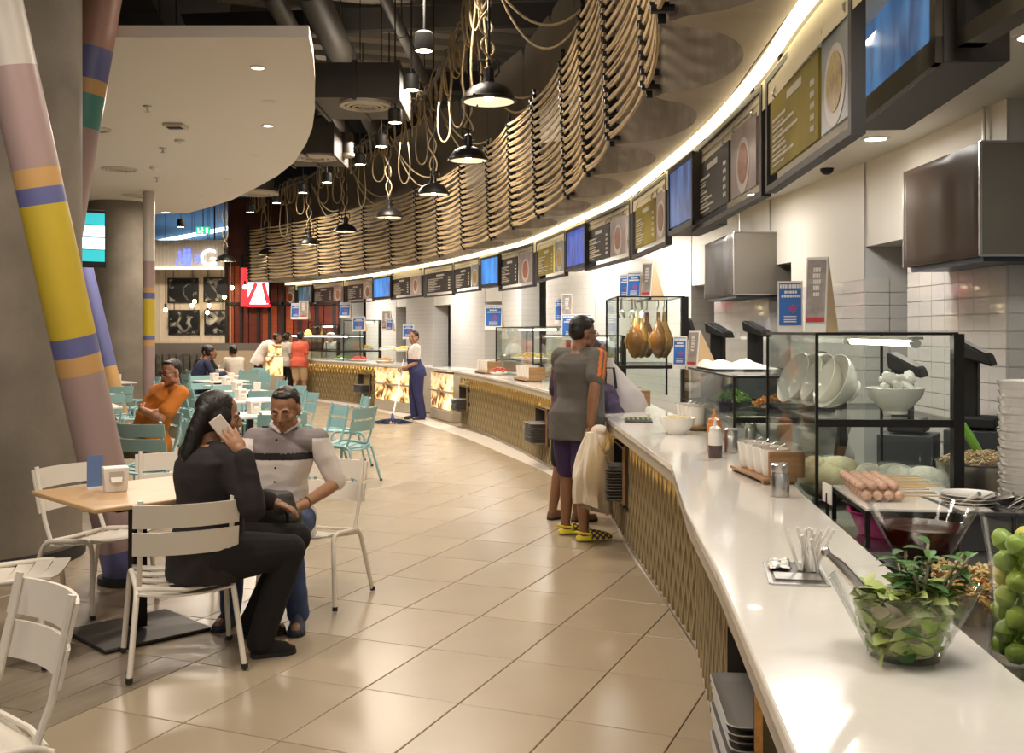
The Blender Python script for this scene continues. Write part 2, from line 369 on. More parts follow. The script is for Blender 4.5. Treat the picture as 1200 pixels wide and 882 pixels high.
def painted_pipe(lab, p0, p1, r, bands):        # bands: [(fraction, colour)...] from the foot up
    t = thing('painted_pipe', lab, 'pipe', p0); d = Vector(p1)-Vector(p0); f0 = 0
    for f1, c in bands:
        MB().tube([d*f0, d*f1], r, 28, cap=(f1 >= 1)).build('band', PC[c], t); f0 = f1
    MB().lathe([(r*1.35,.007),(r*1.35,.05),(r*1.02,.055)], 28).build('foot_ring', MBLACK, t)
    return t
A = at(150, 682, 0); B = dp(42, 200, 6.1); d = B-A
def frac(py, A=A, d=d):       # fraction along the slanted pipe that shows at picture row py
    k = (YH-py)/F; return (k*A.y-(A.z-CH))/(d.z-k*d.y)
SC = 2.0
painted_pipe('thick slanted pipe painted in mauve, yellow, blue and orange bands beside the concrete column', A, A+d*SC, .135,
    [(frac(p)/SC, c) for p, c in [(640,'blue'),(437,'mauve'),(416,'orange'),(394,'blue'),(240,'yellow'),(220,'blue'),(198,'orange'),(79,'mauve')]]+[(1,'grey')])
zz = lambda py: (CH+(YH-py)*8.15/F)/6.0
painted_pipe('salmon, blue, orange and teal pipe slanting up behind the near concrete column', (-3.98,8.15,0), (-2.98,8.15,6.0), .155, [(zz(150),'mauve'),(zz(111),'teal'),(zz(94),'orange'),(zz(57),'blue'),(zz(-40),'salmon'),(1,'salmon')])
painted_pipe('slender blue slanted pipe with orange foot before the far column', (-5.66,15,0), (-6.62,15,3.99), .125, [(.27,'orange'),(1,'blue')])
zz = lambda py: (CH+(YH-py)*17.6/F)/3.99
painted_pipe('thin upright pipe banded in mauve and yellow at the far column', (-6.24,17.6,0), (-6.24,17.6,3.99), .10, [(zz(405),'mauve'),(zz(398),'orange'),(zz(393),'blue'),(zz(350),'yellow'),(zz(343),'blue'),(zz(337),'orange'),(zz(306),'mauve'),(1,'grey')])
# ================================================================ far end: art wall, red stall, sign band
BW = 27.5
def bx(px, Y=BW): return (px-600)*Y/F
def bz(py, Y=BW): return CH+(YH-py)*Y/F
mb = MB(); mb.box(((bx(120)+bx(266))/2, BW+.1, 2.0), (bx(266)-bx(120), .2, 4.0)); structure('wall_back', mb, [CREAM])
mb = MB()
for k in range(9): mb.box((bx(176)+k*.27, BW-.012, bz(356)), (.02, .03, 2.2))
mb.box(((bx(176)+bx(266))/2, BW-.02, bz(402)), (bx(266)-bx(176), .05, .10)); structure('trim_3', mb, mat('cream_batten', (.62,.53,.40), .6))
mb = MB(); mb.box(((bx(120)+bx(330))/2, BW-.03, bz(420)), (bx(330)-bx(120), .10, bz(404)-bz(440))); structure('baseboard_back', mb, mat('grey_band', (.16,.14,.12), .6))
t = thing('banquette', 'long dark patterned booth bench under the framed pictures', 'bench', ((bx(178)+bx(250))/2, BW-.48, 0))
Lb = bx(250)-bx(178)
MB().box((0,0,.22),(Lb,.6,.44)).build('seat', mat('bench_dark', (.05,.045,.04), .7), t, bevel=.02)
for k in range(9): MB().box((-Lb/2+Lb*(k+.5)/9,.26,.72),(Lb/9-.03,.10,.56)).build('back_panel', mat('bench_weave', (.14,.125,.10), .8, var=.6, vscale=12), t, bevel=.02)
# dark void wall behind and above everything at the far end
structure('wall_far', MB().box((-7, 30.5, 3.4), (26, .2, 7.2)), mat('far_dark', (.05,.05,.055), .9))
structure('wall_left', MB().box((-15.5, 15, 3.4), (.2, 34, 7.2)), mat('left_dark', (.09,.08,.07), .9))
ART = []
def art_mat(k):
    m = bpy.data.materials.new('black_white_photo'); m.use_nodes = True; nt = m.node_tree; b = nt.nodes['Principled BSDF']; L = nt.links
    tc = nt.nodes.new('ShaderNodeTexCoord'); mp = nt.nodes.new('ShaderNodeMapping'); mp.inputs['Location'].default_value = (k*3.1, k*1.7, k); mp.inputs['Scale'].default_value = (2.6,2.6,2.6)
    n = nt.nodes.new('ShaderNodeTexNoise'); n.inputs['Scale'].default_value = 1.1; n.inputs['Detail'].default_value = 3; n.inputs['Distortion'].default_value = 1.2
    r = nt.nodes.new('ShaderNodeValToRGB'); r.color_ramp.elements[0].position = .52; r.color_ramp.elements[0].color = (.006,.006,.006,1); r.color_ramp.elements[1].position = .70; r.color_ramp.elements[1].color = (.62,.58,.50,1)
    L.new(tc.outputs['Object'], mp.inputs[0]); L.new(mp.outputs[0], n.inputs['Vector']); L.new(n.outputs['Fac'], r.inputs[0]); L.new(r.outputs[0], b.inputs['Base Color']); b.inputs['Roughness'].default_value = .4
    return m
for k, (x0, y0, x1, y1, lab) in enumerate([(197,326,233,355,'upper left black and white picture on the cream wall'),(239,325,265,354,'upper right black and white picture on the cream wall'),(198,363,234,392,'lower left black and white picture on the cream wall'),(240,363,266,392,'lower right black and white picture on the cream wall')]):
    W = bx(x1)-bx(x0); H = bz(y0)-bz(y1); t = thing('framed_picture', lab, 'picture', ((bx(x0)+bx(x1))/2, BW-.03, bz(y1)))
    MB().box((0,0,H/2),(W,.03,H)).build('print', art_mat(k), t)
    mb = MB()
    for c, s in (((0,-.012,.02),(W,.03,.04)),((0,-.012,H-.02),(W,.03,.04)),((-W/2+.02,-.012,H/2),(.04,.03,H)),((W/2-.02,-.012,H/2),(.04,.03,H))): mb.box(c, s)
    mb.build('frame', MBLACK, t)
    for s in (-1, 1): MB().tube([(s*W*.32,0,H),(s*W*.32,.0,H+.5)], .008, 6).build('hanging_wire', MBLACK, t)
# bare bulbs in front of the pictures
BULB = mat('bulb_glow', (1,.78,.45), .4, emit=14)
for px, py, top, lab in [(228,353,318,'bare glowing bulb before the upper left picture'),(225,358,318,'bare glowing bulb hanging lowest between the two left pictures'),(263,348,318,'bare glowing bulb before the upper right picture'),(245,358,318,'bare glowing bulb on the taller of the twin cords by the right pictures'),(243,366,318,'bare glowing bulb on the lower of the twin cords by the right pictures'),(194,363,318,'bare glowing bulb hanging left of the lower left picture'),(272,337,300,'bare glowing bulb hanging before the red wood panels'),(287,336,300,'bare glowing bulb before the red and white screen')]:
    Y = BW-.6; p = dp(px, py, Y); q = dp(px, top, Y)
    t = thing('bare_bulb', lab, 'light bulb', p)
    MB().ell((0,0,0), (.05,.05,.06)).build('bulb', BULB, t); MB().tube([(0,0,.05),(0,0,.16)], .03, 10).build('socket', MBLACK, t); MB().tube([(0,0,.16),(0,0,7.16-p.z)], .008, 6).build('cord', MBLACK, t)
# sign band with toilet pictograms, arrow and G
Y = 26.6; Z0, Z1 = bz(313,Y), bz(281,Y)
t = thing('sign_band', 'pale corrugated fascia with lit toilet pictograms, arrow and letter G', 'sign', ((bx(150,Y)+bx(262,Y))/2, Y, Z0))
Lb = bx(262,Y)-bx(150,Y)
MB().box((0,.05,(Z1-Z0)/2),(Lb,.1,Z1-Z0)).build('panel', mat('sign_cream', (.62,.56,.47), .6), t)
mb = MB()
for k in range(26): mb.box((-Lb/2+Lb*(k+.5)/26,-.008,(Z1-Z0)*.5),(Lb/26*.55,.02,Z1-Z0))
mb.build('rib', mat('sign_rib', (.56,.50,.42), .6), t, smooth=False)
MB().box((0,-.04,-.03),(Lb,.16,.06)).build('light_ledge', mat('ledge_lit', (1,.9,.74), .5, emit=.7), t)
SB = mat('sign_blue', (.10,.14,.75), .5, emit=2.2); SW = mat('sign_white_lit', (.95,.95,1), .5, emit=2.2)
def loc_x(px): return bx(px,Y)-(bx(150,Y)+bx(262,Y))/2
def loc_z(py): return bz(py,Y)-Z0
def text_mesh(body, size, depth=.01):
    cu = bpy.data.curves.new('lettering', 'FONT'); cu.body = body; cu.size = size; cu.extrude = depth; cu.align_x = 'CENTER'; cu.align_y = 'CENTER'
    o = bpy.data.objects.new('lettering', cu); COL.objects.link(o); dg = bpy.context.evaluated_depsgraph_get(); me = bpy.data.meshes.new_from_object(o.evaluated_get(dg)); bpy.data.objects.remove(o); me.materials.clear(); return me
for s_ in (-1,1): MB().tube([(s_*Lb*.4,.05,Z1-Z0),(s_*Lb*.4,.05,7.16-Z0)], .02, 8).build('hanger', MBLACK, t)
me = text_mesh('G', .62, .02); me.materials.append(SW); o = link('letter', me, t, (loc_x(245), -.05, loc_z(303))); o.rotation_euler = (math.pi/2,0,0)
mb = MB(); zc = loc_z(303); x0, x1 = loc_x(228), loc_x(236)
mb.box(((x0+x1)/2,-.04,zc),(x1-x0,.03,.05)); mb.bar((x1,-.04,zc),(x1-.12,-.04,zc+.11),.03,.05); mb.bar((x1,-.04,zc),(x1-.12,-.04,zc-.11),.03,.05); mb.build('arrow', SB, t)
for k, px in enumerate((222,217)):
    x = loc_x(px); mb = MB(); mb.ell((x,-.04,zc+.2), (.055,.02,.055)); mb.box((x,-.04,zc+.03),(.10,.03,.22)); mb.box((x-.03,-.04,zc-.17),(.035,.03,.2)); mb.box((x+.03,-.04,zc-.17),(.035,.03,.2))
    if k: mb.add([(x-.10,-.05,zc-.1),(x+.10,-.05,zc-.1),(x,-.05,zc+.12)], [(0,1,2)])
    mb.build('pictogram', SB, t)
x = loc_x(211); mb = MB(); mb.ell((x,-.04,zc+.16),(.045,.02,.045)); mb.bar((x,-.04,zc+.1),(x+.02,-.04,zc-.06),.03,.05); mb.bar((x+.02,-.04,zc-.06),(x+.12,-.04,zc-.06),.03,.04); mb.tube([(x+.02+.11*math.cos(a),-.04,zc-.12+.11*math.sin(a)) for a in [k*.52 for k in range(12)]], .018, 6, closed=True); mb.build('pictogram', SB, t)
# blue-grey dropped ceiling with a light slot behind the sign
Y = 28; mb = MB()
a, b, c, d = dp(175,236,24), dp(292,236,24), dp(292,262,29.8), dp(150,288,29.8)
structure('ceiling_drop', MB().box(((bx(140)+bx(290))/2, 28.8, bz(255,28.8)), (bx(290)-bx(140), .2, 2.2)), mat('blue_ceiling', (.10,.15,.22), .7))
p, q = dp(176,285,28.6), dp(274,266,28.6)
MB().bar(p, q, .06, .10).build('cove_light', mat('blue_led', (.62,.85,1), .5, emit=6), label='slanting bluish light line above the toilet sign', category='light strip')
area_light('cove_lamp', (bx(225), 28.3, 4.6), 3, .2, 9, (.55,.8,1), (math.radians(140),0,0))
p = dp(238,270,24.5); t = thing('exit_sign', 'green lit exit sign with running figure above the toilet sign', 'sign', p)
MB().box((0,0,0),(.32,.06,.17)).build('housing', mat('exit_green', (.02,.42,.20), .5, emit=1.2), t)
mb = MB(); mb.ell((-.02,-.035,.05),(.02,.005,.02)); mb.bar((-.02,-.035,.03),(-.04,-.035,-.02),.006,.04); mb.bar((-.04,-.035,-.02),(.0,-.035,-.07),.006,.02); mb.bar((-.04,-.035,-.02),(-.09,-.035,-.05),.006,.02); mb.bar((-.03,-.035,.02),(.02,-.035,.0),.006,.015); mb.box((.10,-.035,0),(.05,.006,.11)); mb.box((-.11,-.035,0),(.03,.006,.10)); mb.build('pictogram', mat('exit_white', (.85,1,.9), .5, emit=2), t)
MB().tube([(0,0,.08),(0,0,7.16-p.z)], .012, 6).build('rod', MBLACK, t)
# red wood clad stall
RED = [mat('red_wood_%s' % n, c, .45, var=.35, vscale=3, stretch=(1,1,7)) for n, c in (('glow', (.42,.075,.02)), ('deep', (.17,.03,.015)), ('dark', (.09,.02,.012)))]
t = thing('wall_stall', 'x', 'x', (0,0,0)); del t['label'], t['category']; t['kind'] = 'structure'
MB().box(((bx(266)+bx(396))/2, BW+.22, 2.6), (bx(396)-bx(266), .3, 5.2)).build('backing', RED[2], t)
xs = [267,274,283,292,300,308,317,326,335,344,353,362,371,380,388]
for k, px in enumerate(xs):
    for (pt, pb) in ((312,355),(358,411)):
        MB().box(((bx(px)+bx(px+8))/2, BW+.03, (bz(pt)+bz(pb))/2), (bx(px+8)-bx(px), .06, bz(pt)-bz(pb))).build('panel', RED[(0,0,1,0,1,1,2,1)[(k*3+(pt>330)) % 8] if k < 9 else 1], t)
mb = MB()
for px in (266,283,303,316,332,352,372,392): mb.box((bx(px), BW-.02, (bz(300)+bz(412))/2), (.07,.08,bz(300)-bz(412)))
for py in (356,411): mb.box(((bx(266)+bx(396))/2, BW-.02, bz(py)), (bx(396)-bx(266),.08,.08))
mb.build('frame', MBLACK, t)
MB().box(((bx(255)+bx(400))/2, BW-.2, bz(428)), (bx(400)-bx(255), .5, bz(411)-bz(446))).build('plinth', mat('beige_plinth', (.42,.33,.22), .55), t)
Yk = BW-.25
t = thing('display_screen', 'bright red and white lit sign screen at the red wood stall', 'screen', ((bx(282,Yk)+bx(316,Yk))/2, Yk, bz(360,Yk)))
W = bx(316,Yk)-bx(282,Yk); H = bz(313,Yk)-bz(360,Yk)
MB().box((0,0,H/2),(W,.08,H)).build('housing', MBLACK, t)
SR = mat('screen_red', (.85,.02,.03), .4, emit=1.6); SWh = mat('screen_white', (.86,.92,1), .4, emit=1.7)
MB().box((-W*.36,-.045,H*.5),(W*.24,.01,H*.96)).build('panel', SR, t)
mb = MB(); mb.box((W*.12,-.045,H*.32),(W*.70,.01,H*.60)); mb.build('panel', SWh, t)
mb = MB()
mb.bar((-.2,-.055,H*.06),(W*.05,-.055,H*.6),.008,.10); mb.bar((W*.30,-.055,H*.6),(W*.46,-.055,H*.1),.008,.10); mb.box((.1,-.055,H*.04),(W*.8,.008,.08)); mb.build('stripe', SR, t)
# ================================================================ upper void: ducts, beams, diffusers
DUCT = mat('duct_grey', (.075,.068,.058), .55, .3, var=.2, vscale=2)
DARKP = mat('dark_pipework', (.055,.05,.044), .6)
def duct(lab, p0, p1, w_, h, cat='duct', m=None):
    p0, p1 = Vector(p0), Vector(p1); t = thing('air_duct', lab, cat, (p0+p1)/2); d = p1-p0; n = max(2, int(d.length/1.2))
    MB().bar(-d/2, d/2, w_, h).build('body', m or DUCT, t)
    for k in range(n+1): q = -d/2+d*(k/n); MB().bar(q-d.normalized()*.02, q+d.normalized()*.02, w_+.05, h+.05).build('flange', DARKP, t)
    return t
duct('wide rectangular duct over the front edge of white ceiling panel', (-4.2,9.6,5.3), (-6.0,19,5.3), 1.3, .55)
duct('boxy grey plenum duct hanging right of the white ceiling panel', (-2.30,12.3,4.47), (-1.30,12.3,4.47), 1.2, .40)
duct('boxy plenum duct farther back over the pendants', (-3.55,16.1,4.49), (-2.70,16.1,4.49), 1.3, .40)
duct('long dark duct crossing high above the pendants', (-6.5,12.2,6.22), (-.2,12.9,6.22), .7, .3, m=DARKP)
for i, (x0, y0, x1, y1, z, r, lab) in enumerate([(-2.75,8.8,-3.6,24,5.75,.13,'round dark pipe nearest the white ceiling panel edge'),(-2.3,8.5,-2.9,24,5.75,.20,'thick round pipe running back beside the plenum'),(-1.75,8.4,-1.3,22,5.8,.08,'thin service pipe above the spot lamps'),(-6.1,9,-7.6,20,5.75,.2,'thick pipe above the white ceiling panel')]):
    t = thing('service_pipe', lab, 'pipe', (x0,y0,z)); d = V(x1-x0, y1-y0, 0)
    MB().tube([(0,0,0), d], r, 16).build('pipe', DUCT if i != 2 else DARKP, t)
    for k in range(5): MB().tube([d*(.04+.2*k)-d.normalized()*.03, d*(.04+.2*k)+d.normalized()*.03], r*1.12, 16).build('clamp', DARKP, t)
    for k in range(5): q = d*(.04+.2*k); MB().tube([q, q+V(0,0,7.15-z)], .012, 6).build('hanger', DARKP, t)
JM = mat('deck_rib', (.36,.32,.26), .8)
t = thing('ceiling_deck', 'x', 'x', (0,0,0)); del t['label'], t['category']; t['kind'] = 'structure'
for k in range(26):
    MB().box((-1.0,6.5+k*.75,6.75), (7.5,.30,.12), rz=.35).build('slat', JM, t)
for k in range(5):
    MB().box((-2.5,8+4*k,6.45),(9,.16,.34), rz=-.1).build('beam', DARKP, t)
for px, py, z, r, lab in [(428,123,4.25,.30,'round pale air diffuser under the nearer plenum box'),(369,184,4.3,.36,'round pale air diffuser under the farther plenum box'),(300,226,4.2,.42,'round pale air diffuser at the far end by the last spot lamps'),(405,182,4.4,.15,'small round pale ceiling fitting beside the farther diffuser')]:
    Y = (z-CH)*F/(YH-py); p = dp(px, py, Y); t = thing('air_diffuser', lab, 'air vent', p)
    for k in range(4): rr = r*(1-.24*k); MB().lathe([(rr*.80,-.01-.006*k),(rr*.86,-.03-.006*k),(rr,-.02-.006*k),(rr,.02)], 28).build('ring', mat('void_diffuser', (.48,.43,.36), .55), t)
    MB().tube([(0,0,0),(0,0,.35)], r*.8, 20).build('neck', DUCT, t)

# ================================================================ rope screen
ROPE = mat('rope_hemp', (.50,.375,.205), .8, var=.25, vscale=30, bump=.5, bscale=160)
t = thing('rope_screen', 'long curved screen of sagging beige ropes strung between black pegged posts', 'screen', (0,0,0))
PP = POSTS[2:]; ZB, ZT, NR = 2.93, 4.25, 16
PTOP = []
for i, p in enumerate(PP):
    a = PP[max(i-1,0)]; b = PP[min(i+1,len(PP)-1)]; tg = (b-a).normalized(); nn = Vector((-tg.y, tg.x)); PTOP.append((tg, nn))
    mb = MB(); base = V(p.x, p.y, 0)+V(nn.x, nn.y, 0)*.03; lean = V(nn.x,nn.y,0)*.05
    mb.bar(base+V(0,0,ZB-.04), base+lean+V(0,0,ZT+.12), .035, .012, (tg.x,tg.y,0))
    mb.bar(base+lean+V(-tg.x,-tg.y,0)*.05+V(0,0,ZT+.07), base+lean+V(tg.x,tg.y,0)*.05+V(0,0,ZT+.07), .02, .02)
    mb.build('post', BLACK, t, smooth=False)
    mb = MB()
    for k in range(NR):
        z = ZB+.03+(ZT-ZB-.06)*k/(NR-1); c = base+lean*(k/(NR-1))+V(0,0,z)
        for s in (-1, 1): mb.tube([c+V(tg.x,tg.y,0)*.045*s-V(nn.x,nn.y,0)*.05+V(0,0,.02*s), c+V(tg.x,tg.y,0)*.045*s+V(nn.x,nn.y,0)*.05+V(0,0,.02*s)], .019, 7)
    o = mb.build('peg', BLACK, t); o['kind'] = 'stuff'
rr_ = random.Random(9)
for k in range(NR):
    z = ZB+.03+(ZT-ZB-.06)*k/(NR-1); strands = MB()
    for sgn in (-1, 1, 0):
        pts = []
        for i in range(len(PP)-1):
            p, q = PP[i], PP[i+1]; sag = (.010+.030*rr_.random())*(q-p).length/1.7; n0, n1 = PTOP[i][1], PTOP[i+1][1]
            for j in range(7):
                u = j/7; nn = n0.lerp(n1, u); c = p.lerp(q, u)+nn*(.05+.05*k/(NR-1)-.10*4*u*(1-u)*.25)
                pts.append((c.x, c.y, z+sgn*.012-sag*4*u*(1-u)+.006*math.sin(9*u+k+sgn*2)))
        c = PP[-1]+PTOP[-1][1]*.05; pts.append((c.x, c.y, z))
        strands.tube(pts, .0105, 6)
    strands.build('rope', ROPE, t)
# ================================================================ pendants, spot lamps and hanging ropes
PEND_IN = mat('pendant_inside', (.86,.83,.76), .4); LAMP = mat('lamp_glow', (1,.86,.62), .4, emit=18); BULBP = mat('pendant_bulb', (1,.86,.62), .4, emit=14)
PZ = 3.55
words = ['nearest and largest of the row','second of the row from the front','third of the row, over the aisle','fourth of the row, above the mop','fifth of the row','sixth of the row','seventh of the row, before the rope screen end','last of the row, hanging low by the art wall']
PENDS = [(573,118),(549,187),(508,227),(456,254),(405,271),(363,286),(313,298)]
pend_pos = []
for i, (px, py) in enumerate(PENDS+[(350,0)]):
    if i < 7: p = at(px, py, PZ)
    else: p = dp(264, 306, 24); p.z = 3.25
    pend_pos.append(p)
    t = thing('pendant_lamp', 'black dome pendant lamp, '+words[i], 'pendant lamp', p, i*.7, 'black dome pendants over the aisle')
    MB().lathe([(.225,-.012),(.228,0),(.222,.012),(.205,.05),(.165,.10),(.10,.135),(.055,.15),(.045,.20),(.045,.27),(.025,.29),(.0,.295)], 32).build('shade', BLACK, t)
    MB().lathe([(.216,-.008),(.200,.045),(.160,.092),(.095,.125),(.001,.135)], 32).build('reflector', PEND_IN, t)
    MB().lathe([(.218,-.018),(.232,-.012),(.232,.008),(.224,.012)], 32).build('rim', BLACK, t)
    MB().ell((0,0,.05),(.045,.045,.06)).build('bulb', BULBP, t)
    for s in (-1, 1): MB().tube([(s*.05,0,.20),(s*.085,0,.24),(s*.085,0,.33),(s*.06,0,.345)], .008, 6).build('bracket', BLACK, t)
    MB().tube([(-.085,0,.34),(.085,0,.34)], .01, 6).build('crossbar', BLACK, t)
    for k in range(3): a = k*2.09; MB().box((.225*math.cos(a),.225*math.sin(a),.0),(.03,.015,.03), rz=a).build('clip', BLACK, t)
    MB().tube([(0,0,.29),(0,0,7.1-p.z)], .012, 6).build('cord', BLACK, t)
    spot_light('pendant_lamp_light', (p.x, p.y, p.z-.03), 55, WARM, 2.4, .5, .12)
SPOTS = [(497,60),(482,106),(463,144),(447,172),(422,193),(383,214),(355,226),(324,238),(293,249),(212,266)]
w2 = ['nearest the camera, above the big pendant','second from the front','third from the front','fourth from the front','fifth from the front, partly hidden by ropes','sixth from the front','seventh from the front','eighth from the front','ninth, over the rope screen end','far one hanging before the blue ceiling']
CYL = mat('spot_housing', (.022,.021,.02), .5)
for i, (px, py) in enumerate(SPOTS):
    p = at(px, py, 4.05) if i < 9 else dp(px, py, 22)
    t = thing('spot_lamp', 'black cylinder spot lamp, '+w2[i], 'spot lamp', p, 0, 'black cylinder spot lamps')
    MB().lathe([(.078,0),(.083,.01),(.083,.15),(.06,.17),(.0,.172)], 24).build('housing', CYL, t)
    MB().lathe([(.001,.006),(.074,.004)], 24).build('lens', LAMP, t)
    MB().tube([(0,0,.17),(0,0,7.1-p.z)], .009, 6).build('rod', CYL, t)
    spot_light('spot_lamp_light', (p.x, p.y, p.z-.03), 60, WARM, 1.7, .5, .07)
# ropes: from a bunch of loops at the ceiling down to the pendants and over to the screen posts
rr_ = random.Random(21)
def cat_pts(a, b, sag, n=14, wob=.0, ph=0):
    return [a.lerp(b, k/n)+V(wob*math.sin(6*k/n+ph), 0, -sag*4*(k/n)*(1-k/n)) for k in range(n+1)]
ROPE2 = mat('hanging_rope', (.46,.36,.21), .75, var=.2, vscale=40, bump=.4, bscale=180)
bunch = [V(p.x-.05, p.y+.10, 4.85 if i else 4.55) for i, p in enumerate(pend_pos)]
desc = ['nearest pendant','second pendant','third pendant','fourth pendant','fifth pendant','sixth pendant','seventh pendant','last pendant']
for i, p in enumerate(pend_pos):
    b = bunch[i]; top = p+V(0,0,.30)
    def rp(lab, pts, r=.0105, grp=None):
        o = MB().tube([Vector(q)-b for q in pts], r, 6).build('hanging_rope', ROPE2, loc=b, label=lab, category='rope', group=grp)
    # twisted pair down to the pendant
    for s, nm in ((1,'pale rope'),(-1,'second rope twining')):
        pts = [b.lerp(top, k/16)+V(s*.055*math.sin(k*.62+i), .05*math.cos(k*.5)*s, -.03*math.sin(k*.3)) for k in range(17)]
        rp(nm+' curling down onto the '+desc[i], pts)
    # free hanging loop
    for s in range(2 if i < 6 else 1):
        bn = bunch[i+1] if i < 6 else b+V(-.5,.6,0)
        x0 = (bn-b)*(.18+.38*s)+V(0,0,.22); w_ = .075+.05*rr_.random(); L = .75+.5*rr_.random()
        pts = [b+x0+V(w_*.4*math.cos(a)*(1 if abs(math.sin(a)) < 2 else 1), 0, 0) for a in ()]
        for k in range(25):
            a = -math.pi/2+2*math.pi*(k/24)+math.pi; u = (1-math.cos(2*math.pi*k/24))/2
            pts.append(b+x0+V(w_*math.sin(2*math.pi*k/24)*(.35+.9*u), .05*u, -L*u**.8))
        rp(('long slack rope loop dangling beside the ' if s == 0 else 'shorter slack rope loop hanging behind the ')+desc[i], pts)
    # bunch of small loops at the top
    for s in range(7):
        bn = bunch[i+1] if i < 6 else b+V(-.5,.6,0); c = b.lerp(bn, rr_.random())+V(rr_.uniform(-.02,.02), 0, .22); R = .11+.06*rr_.random(); a0 = rr_.random()*3
        pts = [c+V(R*math.cos(a)*math.cos(a0)*.6, R*math.cos(a)*math.sin(a0), R*1.7*math.sin(a)-R) for a in [2*math.pi*k/20 for k in range(21)]]
        rp('small coil of pale rope bunched above the '+desc[i], pts, .0105, 'rope coils above the pendants')
    # swoop over to a screen post
    if i < 7:
        tgt = min(PP, key=lambda q: (q-Vector((p.x+.9, p.y+.2))).length); e = V(tgt.x-.03, tgt.y, ZT+.10)
        rp('rope swooping from above the '+desc[i]+' to the rope screen', cat_pts(b+V(.05,0,.1), e, .30), .0115)
        rp('lower rope swooping from above the '+desc[i]+' to the rope screen', cat_pts(b+V(.12,.05,0), e+V(0,0,-.02), .44), .0105)
# tension bar carrying the rope coils
mb = MB(); mb.tube([b+V(0,0,.22) for b in bunch[:7]], .03, 8); mb.build('rope_rail', DARKP, label='dark curved rail carrying the rope coils above the pendants', category='rail')
# ================================================================ kitchens behind the counters: tiled walls, openings, hoods
WALLC = offset(LED, 1.5); BACKC = offset(LED, 3.3)
TILEM = mat('glazed_wall_tile', (.66,.63,.59), .12, coat=.3); GROUT = mat('tile_grout', (.60,.59,.57), .6)
def brick_mat():
    m = mat('tiled_wall', (.66,.62,.57), .2); nt = m.node_tree; b = nt.nodes['Principled BSDF']; tc = nt.nodes.new('ShaderNodeTexCoord')
    br = nt.nodes.new('ShaderNodeTexBrick'); mp = nt.nodes.new('ShaderNodeMapping'); mp.inputs['Rotation'].default_value = (math.pi/2,0,0)
    br.inputs['Scale'].default_value = 1; br.inputs['Brick Width'].default_value = .3; br.inputs['Row Height'].default_value = .1; br.inputs['Mortar Size'].default_value = .004
    br.inputs['Color1'].default_value = (.67,.635,.585,1); br.inputs['Color2'].default_value = (.65,.615,.57,1); br.inputs['Mortar'].default_value = (.56,.53,.49,1)
    nt.links.new(tc.outputs['Object'], mp.inputs[0]); nt.links.new(mp.outputs[0], br.inputs['Vector']); nt.links.new(br.outputs[0], b.inputs['Base Color'])
    return m
BRICK = brick_mat()
wtile = MB().box((0,0,0),(.196,.012,.096)).mesh('wall_tile', TILEM, smooth=False)
def kitchen_wall(px0, px1, tiled=None, th=.38):
    a, b = hit(WALLC, px0), hit(WALLC, px1); d = b-a; an = math.atan2(d.y, d.x); L = d.length
    t = thing('wall_kitchen', 'x', 'x', (a.x, a.y, 0), an); del t['label'], t['category']; t['kind'] = 'structure'
    MB().box((L/2, th/2, ZS/2), (L, th, ZS)).build('core', BRICK if not tiled else GROUT, t, smooth=False)
    if tiled:
        z0, z1 = tiled; n = int(round(L/.2)); r = 0; z = z0
        while z < z1:
            for k in range(n): link('wall_tile', wtile, t, ((k+.5)*L/n, -.004, z+.05)).scale = (L/n/.2, 1, 1)
            for k in range(2): o = link('wall_tile', wtile, t, (L+.004, .10+.19*k, z+.05), math.pi/2)
            z += .1
        MB().box((L/2, -.0, (z+ZS)/2), (L, .012, ZS-z)).build('plaster', mat('white_plaster', (.68,.63,.56), .5), t, smooth=False)
    return t
for a, b in [(330,352),(384,413),(429,464),(476,508),(528,568),(588,611),(640,697)]: kitchen_wall(a, b)
kitchen_wall(697.5, 810)
kitchen_wall(838, 902, (.9, 2.0)); kitchen_wall(928, 1013, (.9, 2.0)); kitchen_wall(1065, 1181, (.9, 2.1))
def header(px0, px1, z0):
    a, b = hit(WALLC, px0), hit(WALLC, px1); d = b-a; mb = MB(); mb.box((d.length/2, .19, (z0+ZS)/2), (d.length-.01, .36, ZS-z0)); structure('trim_header', mb, mat('white_plaster', (1,1,1)), loc=(a.x, a.y, 0), rz=math.atan2(d.y, d.x))
header(1013, 1065, 2.25); header(902, 928, 2.25); header(810, 838, 2.15); header(568, 588, 2.2); header(508, 528, 2.2); header(464, 476, 2.2)
mb = MB(); ribbon(mb, BACKC, 0, ZS); structure('wall_kitchen_back', mb, mat('back_kitchen', (.36,.42,.44), .5, var=.1))
mb = MB(); a = WALLC[0]; mb.box((3.4, 3.4, 1.45),(.15,5,2.9)); structure('wall_right', mb, mat('grey_tile_wall', (.46,.50,.50), .3))
